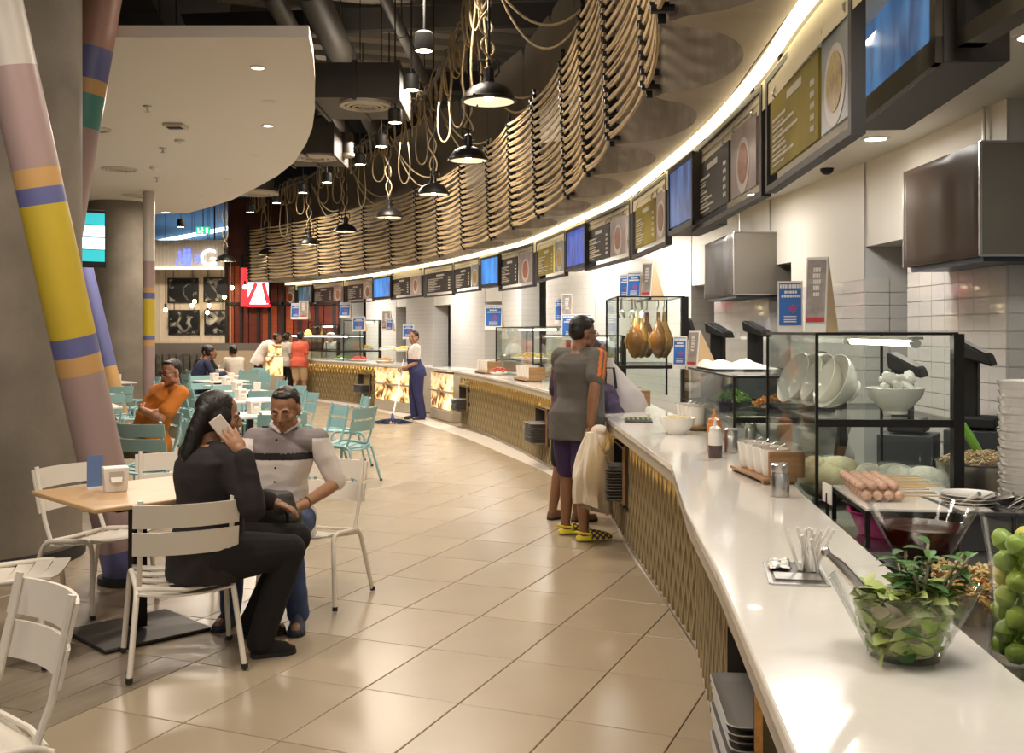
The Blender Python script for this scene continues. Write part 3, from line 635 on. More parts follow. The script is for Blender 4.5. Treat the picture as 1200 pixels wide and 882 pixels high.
# dark cabinets, shelves and pots seen in the openings
def shelf_unit(lab, px, w_, zs, items):
    p = hit(offset(LED, 2.55), px); q = hit(offset(LED, 2.55), px-8); d = (p-q); an = math.atan2(d.y, d.x)
    t = thing('kitchen_shelf', lab, 'shelf', (p.x, p.y, 0), an)
    for s in (-1, 1): MB().box((s*w_/2, 0, 1.1),(.04,.4,2.2)).build('upright', STEEL, t)
    for z in zs: MB().box((0,0,z),(w_,.42,.03)).build('board', STEEL, t)
    MB().box((0,.1,.43),(w_*.98,.3,.80)).build('cabinet', mat('dark_cabinet', (.05,.055,.06), .5), t)
    R = Matrix.Rotation(an, 3, 'Z')
    for k, (x, z, kind, il) in enumerate(items):
        pos = V(p.x,p.y,0)+R@V(x,-.05,z+.015)
        if kind == 'pot':
            s = thing('cooking_pot', il, 'pot', pos); MB().lathe([(.001,.0),(.11,.0),(.115,.01),(.115,.13),(.12,.135)], 22).build('body', STEEL, s); MB().lathe([(.118,.135),(.08,.16),(.001,.165)], 22).build('lid', STEEL, s); MB().tube([(.02,0,.165),(.02,0,.19),(-.02,0,.19),(-.02,0,.165)], .007, 6).build('knob', BLACK, s)
            for q_ in (-1,1): MB().tube([(q_*.115,-.03,.09),(q_*.15,-.03,.095),(q_*.15,.03,.095),(q_*.115,.03,.09)], .007, 6).build('handle', STEEL, s)
        else:
            s = thing('sauce_bottle', il, 'bottle', pos); c = {'red': (.25,.03,.02), 'brown': (.10,.045,.02), 'white': (.7,.68,.62)}[kind]
            MB().lathe([(.001,0),(.038,0),(.04,.01),(.04,.15),(.015,.20),(.014,.24)], 16).build('body', mat('bottle_'+kind, c, .2), s); MB().lathe([(.017,.235),(.017,.265),(.001,.266)], 12).build('cap', mat('bottle_cap', (.5,.05,.04), .4), s)
    return t
shelf_unit('steel shelf with pots in the opening left of the near tiled wall', 1046, .9, (1.2,1.75,2.15), [(-.12,1.75,'pot','lidded steel pot on the upper shelf left of near tiled wall'),(.2,1.75,'pot','second lidded steel pot on the shelf left of near tiled wall'),(.05,1.2,'pot','lidded pot on the lower shelf left of near tiled wall')])
shelf_unit('steel shelf with bottles in the narrow opening beside second hood', 824, .9, (1.3,1.78), [(-.25,1.78,'brown','brown sauce bottle leftmost on shelf by the second hood'),(-.1,1.78,'red','red sauce bottle on the shelf by the second hood'),(.06,1.78,'white','white bottle on the shelf by the second hood'),(.2,1.78,'brown','brown sauce bottle rightmost on shelf by the second hood')])
shelf_unit('steel shelf in the kitchen opening behind the mopping woman', 521, .9, (1.2,1.7,2.1), [(.0,1.2,'pot','steel pot on shelf behind the mopping woman')])
shelf_unit('steel shelf in the narrow opening left of the two blue notices', 582, .8, (1.3,1.9), [])
def hood(lab, X, Y0, Y1, z0, z1, depth):
    t = thing('extractor_hood', lab, 'hood', (X, Y0, z0)); D = Y1-Y0; h = z1-z0
    MB().box((depth/2, D/2, h/2), (depth, D, h)).build('housing', DSTEEL, t, bevel=.008)
    mb = MB(); mb.box((depth/2,D/2,-.015),(depth-.06,D-.06,.03)); mb.build('underside', mat('hood_under', (.06,.07,.10), .4, .5), t)
    # crinkled protective film over the aisle side
    mb = MB(); n, m_ = 26, 20; rn = random.Random(3); vs = []
    for j in range(m_+1):
        for i in range(n+1):
            y, z = D*i/n, h*j/m_; edge = min(i, n-i, j, m_-j) > 0
            o_ = (.006+.016*max(0, noise.noise(V(y*2.0, z*1.1, 2)))+.012*max(0,.22-abs(noise.noise(V(y*2.5, z*1.3, 7))))) if edge else .004
            vs.append((-o_, y, z))
    mb.add(vs, [(j*(n+1)+i, (j+1)*(n+1)+i, (j+1)*(n+1)+i+1, j*(n+1)+i+1) for j in range(m_) for i in range(n)])
    mb.build('plastic_film', mat('brown_film', (.055,.038,.027), .25, 0, spec=.03), t)
    for y in (0, D): MB().box((0,y,h/2),(.015,.012,h)).build('edge_trim', STEEL, t, smooth=False)
    for z in (0, h): MB().box((depth/2,0,z),(depth,.012,.012)).build('edge_trim', STEEL, t, smooth=False)
    for k in range(3): MB().tube([(depth*.2+k*.3, D*.5, h),(depth*.2+k*.3, D*.5, 2.9-z0)], .012, 8).build('hanger_rod', STEEL, t)
hood('large grey steel extractor hood with brown film, nearest the camera', 2.47, 5.4, 6.45, 2.0, 2.6, 1.3)
hood('grey steel extractor hood behind the blue notice stand', 2.17, 10.0, 11.5, 1.96, 2.57, 1.1)
p = dp(969, 222, 8.0); t = thing('security_camera', 'small dark dome camera on the kitchen ceiling', 'camera', (p.x, p.y, ZS))
MB().lathe([(.001,-.03),(.07,-.03),(.075,0)], 20).build('mount', PLASTICW, t); MB().ell((0,0,-.03),(.055,.055,.05)).build('dome', BLACK, t)
KL = mat('kitchen_led', (1,.95,.86), .4, emit=12)
KLN = ['nearest the camera','second','third','fourth','fifth','sixth','farthest']
for k, (x, y) in enumerate([(1.75,4.2),(1.9,6.6),(1.75,9.4),(1.3,12.6),(.55,15.6),(-.5,18.6),(-2,22)]):
    t = thing('downlight', 'recessed round downlight in the kitchen ceiling, %s along the counters' % KLN[k], 'ceiling light', (x+.55,y+.3,ZS), group='kitchen ceiling downlights')
    MB().lathe([(.07,-.002),(.072,-.010),(.095,-.008),(.095,0)], 18).build('trim_ring', PLASTICW, t); MB().lathe([(.001,-.004),(.07,-.004)], 18).build('lens', KL, t)

# ================================================================ menu boards and screens under the cove
MLINE = offset(LED, .02)
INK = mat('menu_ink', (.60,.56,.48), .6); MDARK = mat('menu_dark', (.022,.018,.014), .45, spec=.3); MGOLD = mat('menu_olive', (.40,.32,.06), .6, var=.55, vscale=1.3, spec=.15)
FRAMEM = mat('board_frame', (.022,.018,.014), .45, .2)
def screen_mat(name, c1, c2, scale, emit):
    m = bpy.data.materials.new(name); m.use_nodes = True; nt = m.node_tree; b = nt.nodes['Principled BSDF']; L = nt.links; b.inputs['Base Color'].default_value = (.01,.01,.012,1); b.inputs['Roughness'].default_value = .35
    tc = nt.nodes.new('ShaderNodeTexCoord'); mp = nt.nodes.new('ShaderNodeMapping'); mp.inputs['Scale'].default_value = (scale*2.2, scale, scale*.6); n = nt.nodes.new('ShaderNodeTexNoise'); n.inputs['Detail'].default_value = 5; n.inputs['Scale'].default_value = 1.5; n.inputs['Distortion'].default_value = .6
    r = nt.nodes.new('ShaderNodeValToRGB'); r.color_ramp.elements[0].position = .35; r.color_ramp.elements[1].position = .68; r.color_ramp.elements[0].color = (*c1,1); r.color_ramp.elements[1].color = (*c2,1)
    L.new(tc.outputs['Object'], mp.inputs[0]); L.new(mp.outputs[0], n.inputs['Vector']); L.new(n.outputs['Fac'], r.inputs[0]); L.new(r.outputs[0], b.inputs['Emission Color']); b.inputs['Emission Strength'].default_value = emit
    return m
BLUE1 = screen_mat('screen_blue_water', (.008,.05,.16), (.05,.20,.42), 2.5, .75); BLUE2 = screen_mat('screen_royal', (.005,.02,.20), (.02,.10,.55), 5, 1.0)
BLUE3 = screen_mat('screen_cyan', (.0,.10,.38), (.02,.28,.75), 1.6, 1.2); BLUE4 = screen_mat('screen_palms', (.012,.035,.13), (.06,.16,.42), 3, .8); BLUE5 = screen_mat('screen_lagoon', (.02,.05,.05), (.10,.25,.32), 3, .7)
BZ0, BZ1 = 2.275, 2.835
rn_ = random.Random(5)
def chord(x0, x1, c=None):
    a, b = hit(c or MLINE, x0), hit(c or MLINE, x1); d = b-a; return a, d.length, math.atan2(d.y, d.x)
def menu_panel(parent, x0, x1, z0, z1, kind, hookz):
    W = x1-x0; H = z1-z0; xc = (x0+x1)/2
    if kind in 'dg':
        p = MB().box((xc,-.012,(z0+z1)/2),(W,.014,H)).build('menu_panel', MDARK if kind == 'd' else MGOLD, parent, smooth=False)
        mb = MB(); z = z1-.16*H
        mb.box((x0+W*.55,-.0205,z),(W*.3,.003,.035)); 
        for k in range(5):
            z = z1-H*(.32+.13*k)
            x = x0+W*.07
            for q in range(rn_.choice((3,4,5))):
                l_ = W*rn_.uniform(.06,.13); mb.box((x+l_/2,-.0205,z),(l_,.003,.014)); x += l_+W*.012
            x = x0+W*.07
            for q in range(rn_.choice((3,4))):
                l_ = W*rn_.uniform(.05,.11); mb.box((x+l_/2,-.0205,z-.026),(l_,.003,.008)); x += l_+W*.012
            mb.box((x1-W*.10,-.0205,z),(W*.07,.003,.024))
        mb.build('menu_lettering', INK, p, smooth=False)
    else:
        p = MB().box((xc,-.012,(z0+z1)/2),(W,.014,H)).build('photo_panel', mat('photo_ground_'+kind, {'p':(.34,.26,.24),'q':(.30,.34,.36),'r':(.40,.33,.27)}[kind], .3, var=.4, vscale=5), parent, smooth=False)
        R = Matrix.Rotation(math.pi/2, 3, 'X'); r = min(W*.46, H*.40)
        mb = MB(); mb.lathe([(.001,.0212),(r,.0212),(r,.019)], 24, (xc,0,z0+H*.40), R=R); mb.build('dish_print', mat('dish_print', (.55,.50,.48), .35), p)
        mb = MB(); mb.lathe([(.001,.0236),(r*.74,.0236),(r*.74,.021)], 22, (xc,0,z0+H*.43), R=R); mb.build('food_print', mat('food_print_'+kind, {'p':(.42,.12,.035),'q':(.50,.33,.04),'r':(.30,.10,.05)}[kind], .35, var=.6, vscale=28), p)
    for x in (x0+W*.12, x1-W*.12):
        MB().tube([(x,-.012,z1-.015),(x,-.028,z1+.005),(x,-.028,z1+.02),(x,-.012,hookz)], .005, 6).build('hook', STEEL, p)
def menu_board(lab, fx0, fx1, panels, drop=.0):
    a, L, an = chord(fx0, fx1); t = thing('menu_board', lab, 'menu board', (a.x, a.y, BZ0-drop), an); H = BZ1-BZ0+drop
    toL = lambda px: (hit(MLINE, px)-a).dot(Vector((math.cos(an), math.sin(an))))
    for x in (.02, L-.02): MB().box((x,.0,H/2),(.04,.05,H)).build('post', FRAMEM, t, smooth=False)
    for z in (.015, H-.015): MB().box((L/2,.0,z),(L-.08,.05,.03)).build('rail', FRAMEM, t, smooth=False)
    MB().tube([(.02,-.012,H-.075),(L-.02,-.012,H-.075)], .007, 6).build('hanging_rail', STEEL, t)
    for x0, x1, k in panels: menu_panel(t, toL(x0)+.012, toL(x1)-.012, .075, H-.13 if k in 'dg' else H-.11, k, H-.07)
    for x in (L*.15, L*.85): MB().tube([(x,0,H),(x,0,H+.06)], .012, 6).build('hanger', FRAMEM, t)
def screen(lab, x0, x1, m, depth=.12, proud=.06, z0=BZ0+.03, z1=BZ1-.04):
    c = offset(LED, .02-proud); a, b = hit(c, x0), hit(c, x1); d = b-a; an = math.atan2(d.y, d.x); L = d.length; H = z1-z0
    t = thing('display_screen', lab, 'screen', (a.x, a.y, z0), an)
    MB().box((L/2,depth/2,H/2),(L,depth,H)).build('housing', FRAMEM, t, bevel=.006)
    MB().box((L/2,-.004,H/2+.01),(L-.07,.008,H-.09)).build('screen_face', m, t, smooth=False)
    mb = MB(); e = .035
    for cx, cz, sx, sz in ((L/2,e/2,L,e),(L/2,H-e/2,L,e),(e/2,H/2,e,H),(L-e/2,H/2,e,H)): mb.box((cx,-.008,cz),(sx,.016,sz))
    mb.build('bezel', FRAMEM, t, smooth=False)
    for x in (L*.3, L*.7): MB().tube([(x,depth*.5,H),(x,depth*.5,2.87-z0)], .015, 8).build('hanger', FRAMEM, t)
menu_board('dark hanging menu board with one dish photo, leftmost before the red wood stall', 316, 347, [(317,335,'d'),(336,346,'r')])
screen('small lagoon scene screen left of the far menu boards', 349, 366, BLUE5)
menu_board('dark hanging menu board with a red dish photo at the end of red wood stall', 367, 404, [(368,391,'d'),(392,402,'p')])
menu_board('dark hanging menu board directly left of the cyan swirl screen', 406, 438, [(408,426,'d'),(427,437,'r')])
screen('bright cyan blue swirl screen over the far counter', 438, 458, BLUE3)
menu_board('dark hanging menu board directly right of the cyan swirl screen', 459, 496, [(461,480,'d'),(481,494,'r')])
menu_board('wide black menu board without photo in a pale frame', 498, 532, [(501,531,'d')], drop=.02)
menu_board('brown menu board with noodle photo left of the plain bright blue screen', 533, 563, [(534,553,'d'),(554,562,'q')])
screen('plain bright blue screen above the middle counter', 564, 585, BLUE3)
menu_board('dark menu board with pink dish photo right of the plain blue screen', 586, 627, [(588,611,'d'),(612,626,'p')], drop=.05)
menu_board('olive menu board with bowl photo left of the royal blue screen', 630, 664, [(632,651,'g'),(652,663,'q')])
screen('royal blue screen above the standing man', 664, 687, BLUE2)
menu_board('dark menu board with grilled dish photo right of the royal blue screen', 687.5, 741, [(690,719,'d'),(720,737,'p')])
menu_board('olive menu board with glass photo left of the palm beach screen', 743.5, 784, [(747,771,'g'),(772,783,'r')])
screen('dark blue palm beach screen over the glass cases', 785, 814, BLUE4, .22, .07)
menu_board('large dark menu board with noodle bowl photo right of the palm screen', 815, 898, [(818,862,'d'),(864,892,'p')])
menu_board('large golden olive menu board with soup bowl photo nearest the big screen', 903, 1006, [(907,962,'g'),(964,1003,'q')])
a = dp(1005, 150, 4.62)
t = thing('display_screen', 'large blue wavy water screen in a deep brown housing, nearest the camera', 'screen', (1.545, 4.60, 2.50), math.atan2(-1.16,-.10))
MB().box((.585,.11,.50),(1.17,.22,1.0)).build('housing', mat('housing_brown', (.05,.043,.033), .45, .3), t, bevel=.006)
MB().box((.585,-.006,.53),(1.06,.012,.86)).build('screen_face', BLUE1, t, smooth=False)
mb = MB()
for cx, cz, sx, sz in ((.585,.045,1.17,.09),(.585,.98,1.17,.04),(.015,.5,.03,1.0),(1.14,.5,.06,1.0)): mb.box((cx,-.012,cz),(sx,.024,sz))
mb.build('bezel', mat('bezel_bronze', (.085,.07,.048), .4, .5), t, smooth=False)
t2 = thing('menu_board', 'dark framed menu board nearest the camera, cut by the picture edge', 'menu board', (1.50, 3.36, 2.53), math.atan2(-.9,.02))
for x in (.03,.95): MB().box((x,0,.4),(.06,.08,.8)).build('post', FRAMEM, t2)
for z in (.03,.77): MB().box((.49,0,z),(.98,.08,.06)).build('rail', mat('bezel_bronze', (1,1,1)), t2)
menu_panel(t2, .12, .86, .14, .70, 'd', .74)
# ================================================================ counters
SLAB = mat('quartz_slab', (.68,.65,.60), .13, var=.03, vscale=30, coat=.3); SLAT = mat('bronze_slat', (.36,.285,.155), .45, .2, var=.12, vscale=5); BACKP = mat('gold_backing', (.40,.31,.16), .6); CLED = mat('counter_led', (1,.70,.26), .5, emit=26)
APRON = mat('slab_apron', (.40,.345,.265), .45, var=.1)
def slat_mesh(z0, z1, ph, sp):
    mb = MB(); n = max(2, int((z1-z0)/.04)); vs = []; fs = []
    for i in range(n+1):
        z = z0+(z1-z0)*i/n; o = sp*.32*math.sin(2*math.pi*z/.23)*ph
        for x, y in ((-.006,.040),(-.006,0),(.006,0),(.006,.040)): vs.append((x+o, y, z))
    for i in range(n):
        for j in range(3): a = i*4+j; fs.append((a, a+1, a+5, a+4))
    mb.add(vs, fs); return mb.mesh('slat', SLAT, smooth=True)
def walk(pts, step):
    out = []; acc = 0
    for a, b in zip(pts, pts[1:]):
        a, b = Vector(a), Vector(b); d = b-a; L = d.length
        s = step-acc if acc else step/2
        while s < L: out.append((a+d*(s/L), math.atan2(d.y, d.x))); s += step
        acc = L-(s-step)
        if acc >= step: acc = 0
    return out
TRAY = mat('grey_tray', (.20,.19,.18), .45)
def tray_mesh():
    mb = MB(); w_, d_ = .44, .30
    def ring(sx, sy, z, r): return [V(sx*(w_/2-r)*1+0, 0, 0) for _ in ()] 
    def rr(w0, d0, z, r, n=4):
        out = []
        for cx, cy, a0 in ((w0/2-r, d0/2-r, 0),(-w0/2+r, d0/2-r, math.pi/2),(-w0/2+r,-d0/2+r, math.pi),(w0/2-r,-d0/2+r, 1.5*math.pi)):
            for k in range(n+1): a = a0+math.pi/2*k/n; out.append((cx+r*math.cos(a), cy+r*math.sin(a), z))
        return out
    mb.rings([rr(w_-.05, d_-.05, 0, .03), rr(w_, d_, .018, .035), rr(w_+.01, d_+.01, .020, .04), rr(w_, d_, .022, .035), rr(w_-.05, d_-.05, .005, .03)], cap=True)
    return mb
TRAY_ME = tray_mesh().mesh('tray', TRAY); 
def counter(name, lab, slablab, front, back, step, niches, z_t=.94, faceoff=.12, stuff=False, flip=1):
    # front runs from near to far; back likewise
    t = thing(name, lab, 'counter', (front[0][0], front[0][1], 0)); o0 = V(front[0][0], front[0][1], 0)
    poly = [(x-o0.x, y-o0.y) for x, y in list(front)+list(back)[::-1]]
    MB().prism(poly, z_t-.035, z_t).build('slab', SLAB, t, smooth=False, bevel=.006)
    fr = [Vector(p)-o0.xy for p in front]; f1 = offset(fr, .012)
    mb = MB(); ribbon(mb, f1, z_t-.095, z_t-.035); flat(mb, f1, offset(fr, faceoff+.03), z_t-.095); mb.build('apron', APRON, t, smooth=False)
    fc = offset(fr, faceoff); bk = offset(fr, faceoff+.075)
    mb = MB(); ribbon(mb, bk, .012, z_t-.04); mb.build('backing_panel', BACKP, t, smooth=False)
    mb = MB(); flat(mb, offset(fr, faceoff+.048), offset(fr, faceoff+.070), z_t-.097); mb.build('light_strip', CLED, t, smooth=False)
    mb = MB(); ribbon(mb, offset(fr, faceoff+.02), .012, .05); flat(mb, offset(fr, faceoff-.0), offset(fr, faceoff+.05), .05); mb.build('plinth', APRON, t, smooth=False)
    bb = [Vector(p)-o0.xy for p in back]; mb = MB(); ribbon(mb, offset(bb, -.05), .012, z_t-.04); mb.build('rear_panel', mat('dark_cabinet', (.05,.055,.06), .5), t, smooth=False)
    mb = MB()
    for k in (0, -1):
        a, b = bk[k], bb[k]; mb.quad((a.x,a.y,.012),(b.x,b.y,.012),(b.x,b.y,z_t-.04),(a.x,a.y,z_t-.04))
    mb.build('end_panel', SLAB, t, smooth=False)
    ms = {p: slat_mesh(.05, z_t-.10, p, step) for p in (-1, 1)}; lo = {p: slat_mesh(.05, .27, p, step) for p in (-1,1)}; hi = {p: slat_mesh(.78, z_t-.10, p, step) for p in (-1,1)}
    alls = MB()
    for i, (p, an) in enumerate(walk(fc, step)):
        ph = 1 if i % 2 else -1; wp = p+o0.xy
        inn = any((wp-c).length < hw for c, hw in niches)
        lst = ((lo[ph],), (hi[ph],)) if inn else ((ms[ph],),)
        for (me,) in lst:
            if wp.y < 3.0: continue
            o = link('slat', me, t, (p.x, p.y, 0), an+math.pi)
    return t
NEARF = [(.40,1.2),(.473,1.92),(.566,2.83),(.640,3.77),(.785,5.05),(.725,7.5),(.70,9.35)]
NEARB = [(.93,1.2),(.969,1.97),(1.065,3.0),(1.187,4.19),(1.33,5.2),(1.30,7.5),(1.27,9.35)]
def on_face(front, y, off=.12):
    c = offset([Vector(p) for p in front], off); 
    for a, b in zip(c, c[1:]):
        if (a.y-y)*(b.y-y) <= 0: q = a.lerp(b, (y-a.y)/(b.y-a.y)); d = b-a; return q, math.atan2(d.y, d.x)
ORD = ['lowest','second','third','fourth','fifth','sixth','seventh','eighth','ninth','tenth','eleventh','twelfth','thirteenth','fourteenth','fifteenth','sixteenth','seventeenth','eighteenth','nineteenth','twentieth']
def niche(lab, traylab, front, y, ntray, grp, ty=.05, zb=.27):
    q, an = on_face(front, y); t = thing('tray_niche', lab, 'niche', (q.x, q.y, zb), an)
    # local x along the counter, -y into ... local +y points to the aisle
    s = 1
    mb = MB(); mb.box((0,-.15,.215),(.56,.012,.43)); mb.box((-.27,-.06,.215),(.015,.2,.43)); mb.box((.27,-.06,.215),(.015,.2,.43)); mb.box((0,-.06,.006),(.56,.2,.012)); mb.box((0,-.06,.424),(.56,.2,.012))
    mb.build('lining', mat('niche_dark', (.045,.038,.03), .6), t, smooth=False)
    mb = MB(); 
    for c, z_ in (((-.275,.03,.215),(.02,.02,.43)),((.275,.03,.215),(.02,.02,.43)),((0,.03,.42),(.56,.02,.02)),((0,.03,.01),(.56,.02,.02))): mb.box(c, z_)
    mb.build('frame', WOOD, t, smooth=False)
    R = Matrix.Rotation(an, 3, 'Z')
    for k in range(ntray):
        p = V(q.x,q.y,0)+R@V(.002*((k*7)%5-2), ty+.003*((k*5)%4), zb+.015+.0215*k)
        link('tray', TRAY_ME, None, p, an, label='grey plastic tray, %s from the bottom in %s' % (ORD[k], traylab), category='tray', group=grp)
nyn = [8.0-.35, 3.2]
nn = [(on_face(NEARF, 7.75)[0], .28), (on_face(NEARF, 2.95)[0], .28)]
counter('serving_counter', 'near serving counter with white slab and bronze lattice front', '', NEARF, NEARB, .070, nn)
niche('wood framed tray niche in the near counter beside the standing man', 'the near counter niche', NEARF, 7.75, 11, 'trays in the near counter niche', .01, .33)
niche('wood framed tray niche in the counter at the bottom of the picture', 'the niche nearest the camera', NEARF, 2.95, 12, 'trays in the niche nearest the camera', -.06)
MIDF = [(.665,9.75),(.47,11.0),(0.0,13.4),(-.52,15.6),(-.99,17.3),(-1.42,18.3)]
MIDB = [(1.25,9.75),(1.08,11.3),(.60,13.75),(.05,16.0),(-.42,17.6),(-.85,18.6)]
def yface(front, px, off=.12): p = hit(offset([Vector(a) for a in front], off), px); return p.y
y1, y2 = yface(MIDF, 545), yface(MIDF, 637)
MIDG = MIDF[:5]
counter('serving_counter', 'middle serving counter with bronze lattice front behind the mopping woman', '', MIDG, MIDB[:5], .070, [(on_face(MIDF, y1)[0], .28), (on_face(MIDF, y2)[0], .28)])
niche('tray niche at the far end of the middle counter', 'the far niche of middle counter', MIDF, y1, 9, 'trays in the far niche of the middle counter')
niche('tray niche of the middle counter left of the standing man', 'the middle counter niche left of the man', MIDF, y2, 11, 'trays in the near niche of the middle counter')
FARF = [(-2.80,21.2),(-3.75,22.65),(-4.75,24.1),(-5.6,25.3)]
FARB = [(-2.2,21.7),(-3.1,23.1),(-4.1,24.6),(-5.0,25.8)]
y3 = yface(FARF, 428)
counter('serving_counter', 'far serving counter with golden lattice front where customers stand', '', FARF, FARB, .075, [(on_face(FARF, y3)[0], .28)])
niche('tray niche in the far counter left of the lit display', 'the far counter niche', FARF, y3, 8, 'trays in the far counter niche')
# lit picture displays between the middle and far counters
def display_mat():
    m = bpy.data.materials.new('lit_collage'); m.use_nodes = True; nt = m.node_tree; b = nt.nodes['Principled BSDF']; L = nt.links
    tc = nt.nodes.new('ShaderNodeTexCoord'); n = nt.nodes.new('ShaderNodeTexNoise'); n.inputs['Scale'].default_value = 4.2; n.inputs['Detail'].default_value = 5; n.inputs['Distortion'].default_value = 1.5
    r = nt.nodes.new('ShaderNodeValToRGB'); e = r.color_ramp.elements; e[0].position = .30; e[0].color = (.05,.03,.015,1); e[1].position = .46; e[1].color = (.85,.55,.20,1)
    for p_, c in ((.40,(.30,.12,.04)),(.55,(1,.80,.48)),(.72,(1,.92,.78))): q = e.new(p_); q.color = (*c, 1)
    L.new(tc.outputs['Object'], n.inputs['Vector']); L.new(n.outputs['Fac'], r.inputs[0]); L.new(r.outputs[0], b.inputs['Emission Color']); L.new(r.outputs[0], b.inputs['Base Color']); b.inputs['Emission Strength'].default_value = .6
    return m
COLL = display_mat()
def lit_display(lab, a, b, z0, z1, depth=.5):
    a, b = Vector(a), Vector(b); d = b-a; an = math.atan2(d.y, d.x); L = d.length; t = thing('lit_display', lab, 'display case', (a.x, a.y, 0), an)
    MB().box((L/2, depth/2, z0/2+.006),(L, depth, z0-.012)).build('plinth', APRON, t, bevel=.01)
    for k, (s0, s1) in enumerate(((.02,.48),(.52,.98))): MB().box((L/2, .03, z0+(z1-z0)*(s0+s1)/2),(L-.04,.03,(z1-z0)*(s1-s0))).build('picture_panel', COLL, t, smooth=False)
    MB().box((L/2, depth/2+.02, (z0+z1)/2),(L,depth-.04,z1-z0)).build('body', APRON, t, smooth=False)
    MB().box((L/2, 0.0, (z0+z1)/2),(L,.05,.03)).build('shelf_edge', APRON, t, smooth=False)
    MB().box((L/2, depth/2-.04, .915),(L+.02,depth+.08,.05)).build('slab', SLAB, t, bevel=.005)
lit_display('glowing display of food pictures set in the far counter left of the mop', (-2.84,21.15), (-1.98,19.75), .20, .88)
a = hit([Vector((-1.98,20.3)), Vector((-.8,17.8))], 506)
lit_display('glowing display of food pictures behind the mopping woman at the middle counter end', (-1.52,18.95), (-1.05,17.75), .20, .86)
# ================================================================ chairs and tables
CHW = mat('chair_cream', (.72,.675,.60), .4, var=.03); CHT = mat('chair_teal', (.27,.46,.48), .4, var=.05)
RUB = mat('rubber_foot', (.02,.02,.02), .7)
def make_chair(m, name, lab, cat='chair'):
    t = thing(name, lab, cat)        # faces +y
    def bend(pts, r=.03, n=4):
        out = [Vector(pts[0])]
        for i in range(1, len(pts)-1):
            p, a, b = Vector(pts[i]), Vector(pts[i-1]), Vector(pts[i+1]); u, v = (a-p).normalized(), (b-p).normalized()
            for k in range(n+1): s = k/n; out.append((p+u*r*1)*(1-s)**2+p*2*s*(1-s)+(p+v*r)*s*s)
        out.append(Vector(pts[-1])); return out
    for s in (-1, 1):
        MB().tube(bend([(s*.255,.225,.012),(s*.225,.19,.43),(s*.215,-.17,.40),(s*.255,-.27,.012)], .07, 5), .0135, 10).build('side_frame', m, t)
        MB().tube([(s*.205,-.13,.405),(s*.205,-.175,.52),(s*.205,-.235,.82)], .0125, 8).build('back_post', m, t)
        for y in (.226, -.271): MB().tube([(s*.2555,y,.007),(s*.2555,y*.995,.03)], .016, 8).build('foot_cap', RUB, t)
    for k in range(5):
        y = .205-.088*k; z = .432-.012*k
        mb = MB(); vs = []
        for i in range(9):
            x = -.215+.43*i/8; d = -.022*(1-(2*i/8-1)**2)
            for yy, zz in ((.038,0),(.038,-.010),(-.038,-.010),(-.038,0)): vs.append(V(x, y+yy, z+zz+d))
        mb.rings([vs[i*4:i*4+4] for i in range(9)]); mb.build('seat_slat', m, t)
    for z, y in ((.615,-.185),(.745,-.212)):
        rs = []
        for i in range(11):
            x = -.238+.476*i/10; d = -.055*(1-(2*i/10-1)**2)
            rs.append([V(x, y+d+.008, z-.055), V(x, y+d-.012-.006, z+.055), V(x, y+d-.024-.006, z+.055), V(x, y+d-.004, z-.055)])
        MB().rings(rs).build('back_slat', m, t)
    MB().tube([(-.215,-.155,.398),(0,-.19,.385),(.215,-.155,.398)], .010, 8).build('cross_bar', m, t)
    return t
def face(dx, dy): return math.atan2(dy, dx)-math.pi/2
cw = Proto(make_chair(CHW, 'slatted_chair', ''))
grpw = 'cream slatted chairs around the wooden table'
cw.put((-1.60,4.965,.007), face(-.40,.915), 'cream slatted metal chair on which the woman with the phone sits', grpw)
cw.put((-2.42,5.95,.007), face(.93,-.37), 'cream slatted metal chair left behind the wooden table, beside the column', grpw)
cw.put((-2.12,6.45,.007), face(.35,-.94), 'cream metal chair behind the napkin holder, only its rounded back rail showing', grpw)
cw.put((-2.46,5.00,.007), face(.97,.2), 'cream slatted chair at left edge, seat seen from above', grpw)
cw.put((-1.60,2.98,.007), face(-.70,-.71), 'cream slatted chair in the left bottom corner, its backrest nearest the camera', grpw)
cw.put((-1.18,6.10,.007), face(-.30,-.95), 'cream metal chair on which the man in the white shirt sits', grpw)
# wooden table
TT = mat('table_oak', (.56,.37,.20), .38, var=.16, vscale=5, stretch=(1.5,14,14)); 
t = thing('dining_table', 'wooden square table with black pedestal beside the seated couple', 'table', (-1.985,5.43,.007), math.pi/4)
MB().box((0,0,.735),(.80,.80,.024)).build('table_top', TT, t, bevel=.006)
MB().box((0,0,.70),(.4,.4,.04)).build('top_plate', BLACK, t); MB().box((0,0,.37),(.075,.075,.68)).build('column', BLACK, t, bevel=.006); MB().box((0,0,.010),(.58,.52,.02)).build('base_plate', mat('base_plate', (.03,.027,.025), .45, .4), t, bevel=.008)
def napkin_holder(lab, loc, rz, grp=None, big=1):
    t = thing('napkin_holder', lab, 'napkin holder', loc, rz, grp)
    MB().add([(-.055,-.045,0),(.055,-.045,0),(.055,.045,0),(-.055,.045,0),(-.065,-.05,.13),(.065,-.05,.13),(.065,.05,.13),(-.065,.05,.13)], [(3,2,1,0),(4,5,6,7),(0,1,5,4),(1,2,6,5),(2,3,7,6),(3,0,4,7)]).build('body', PLASTICW, t, bevel=.006)
    MB().box((0,-.0495,.085),(.07,.006,.05)).build('slot_plate', mat('slot_grey', (.45,.43,.40), .4), t); MB().add([(-.03,-.053,.08),(.03,-.053,.08),(.025,-.065,.055),(-.025,-.065,.055)], [(0,1,2,3)]).build('napkin', CERAMIC, t)
    return t
napkin_holder('white napkin holder on the wooden table', (-2.10,5.42,.754), .5)
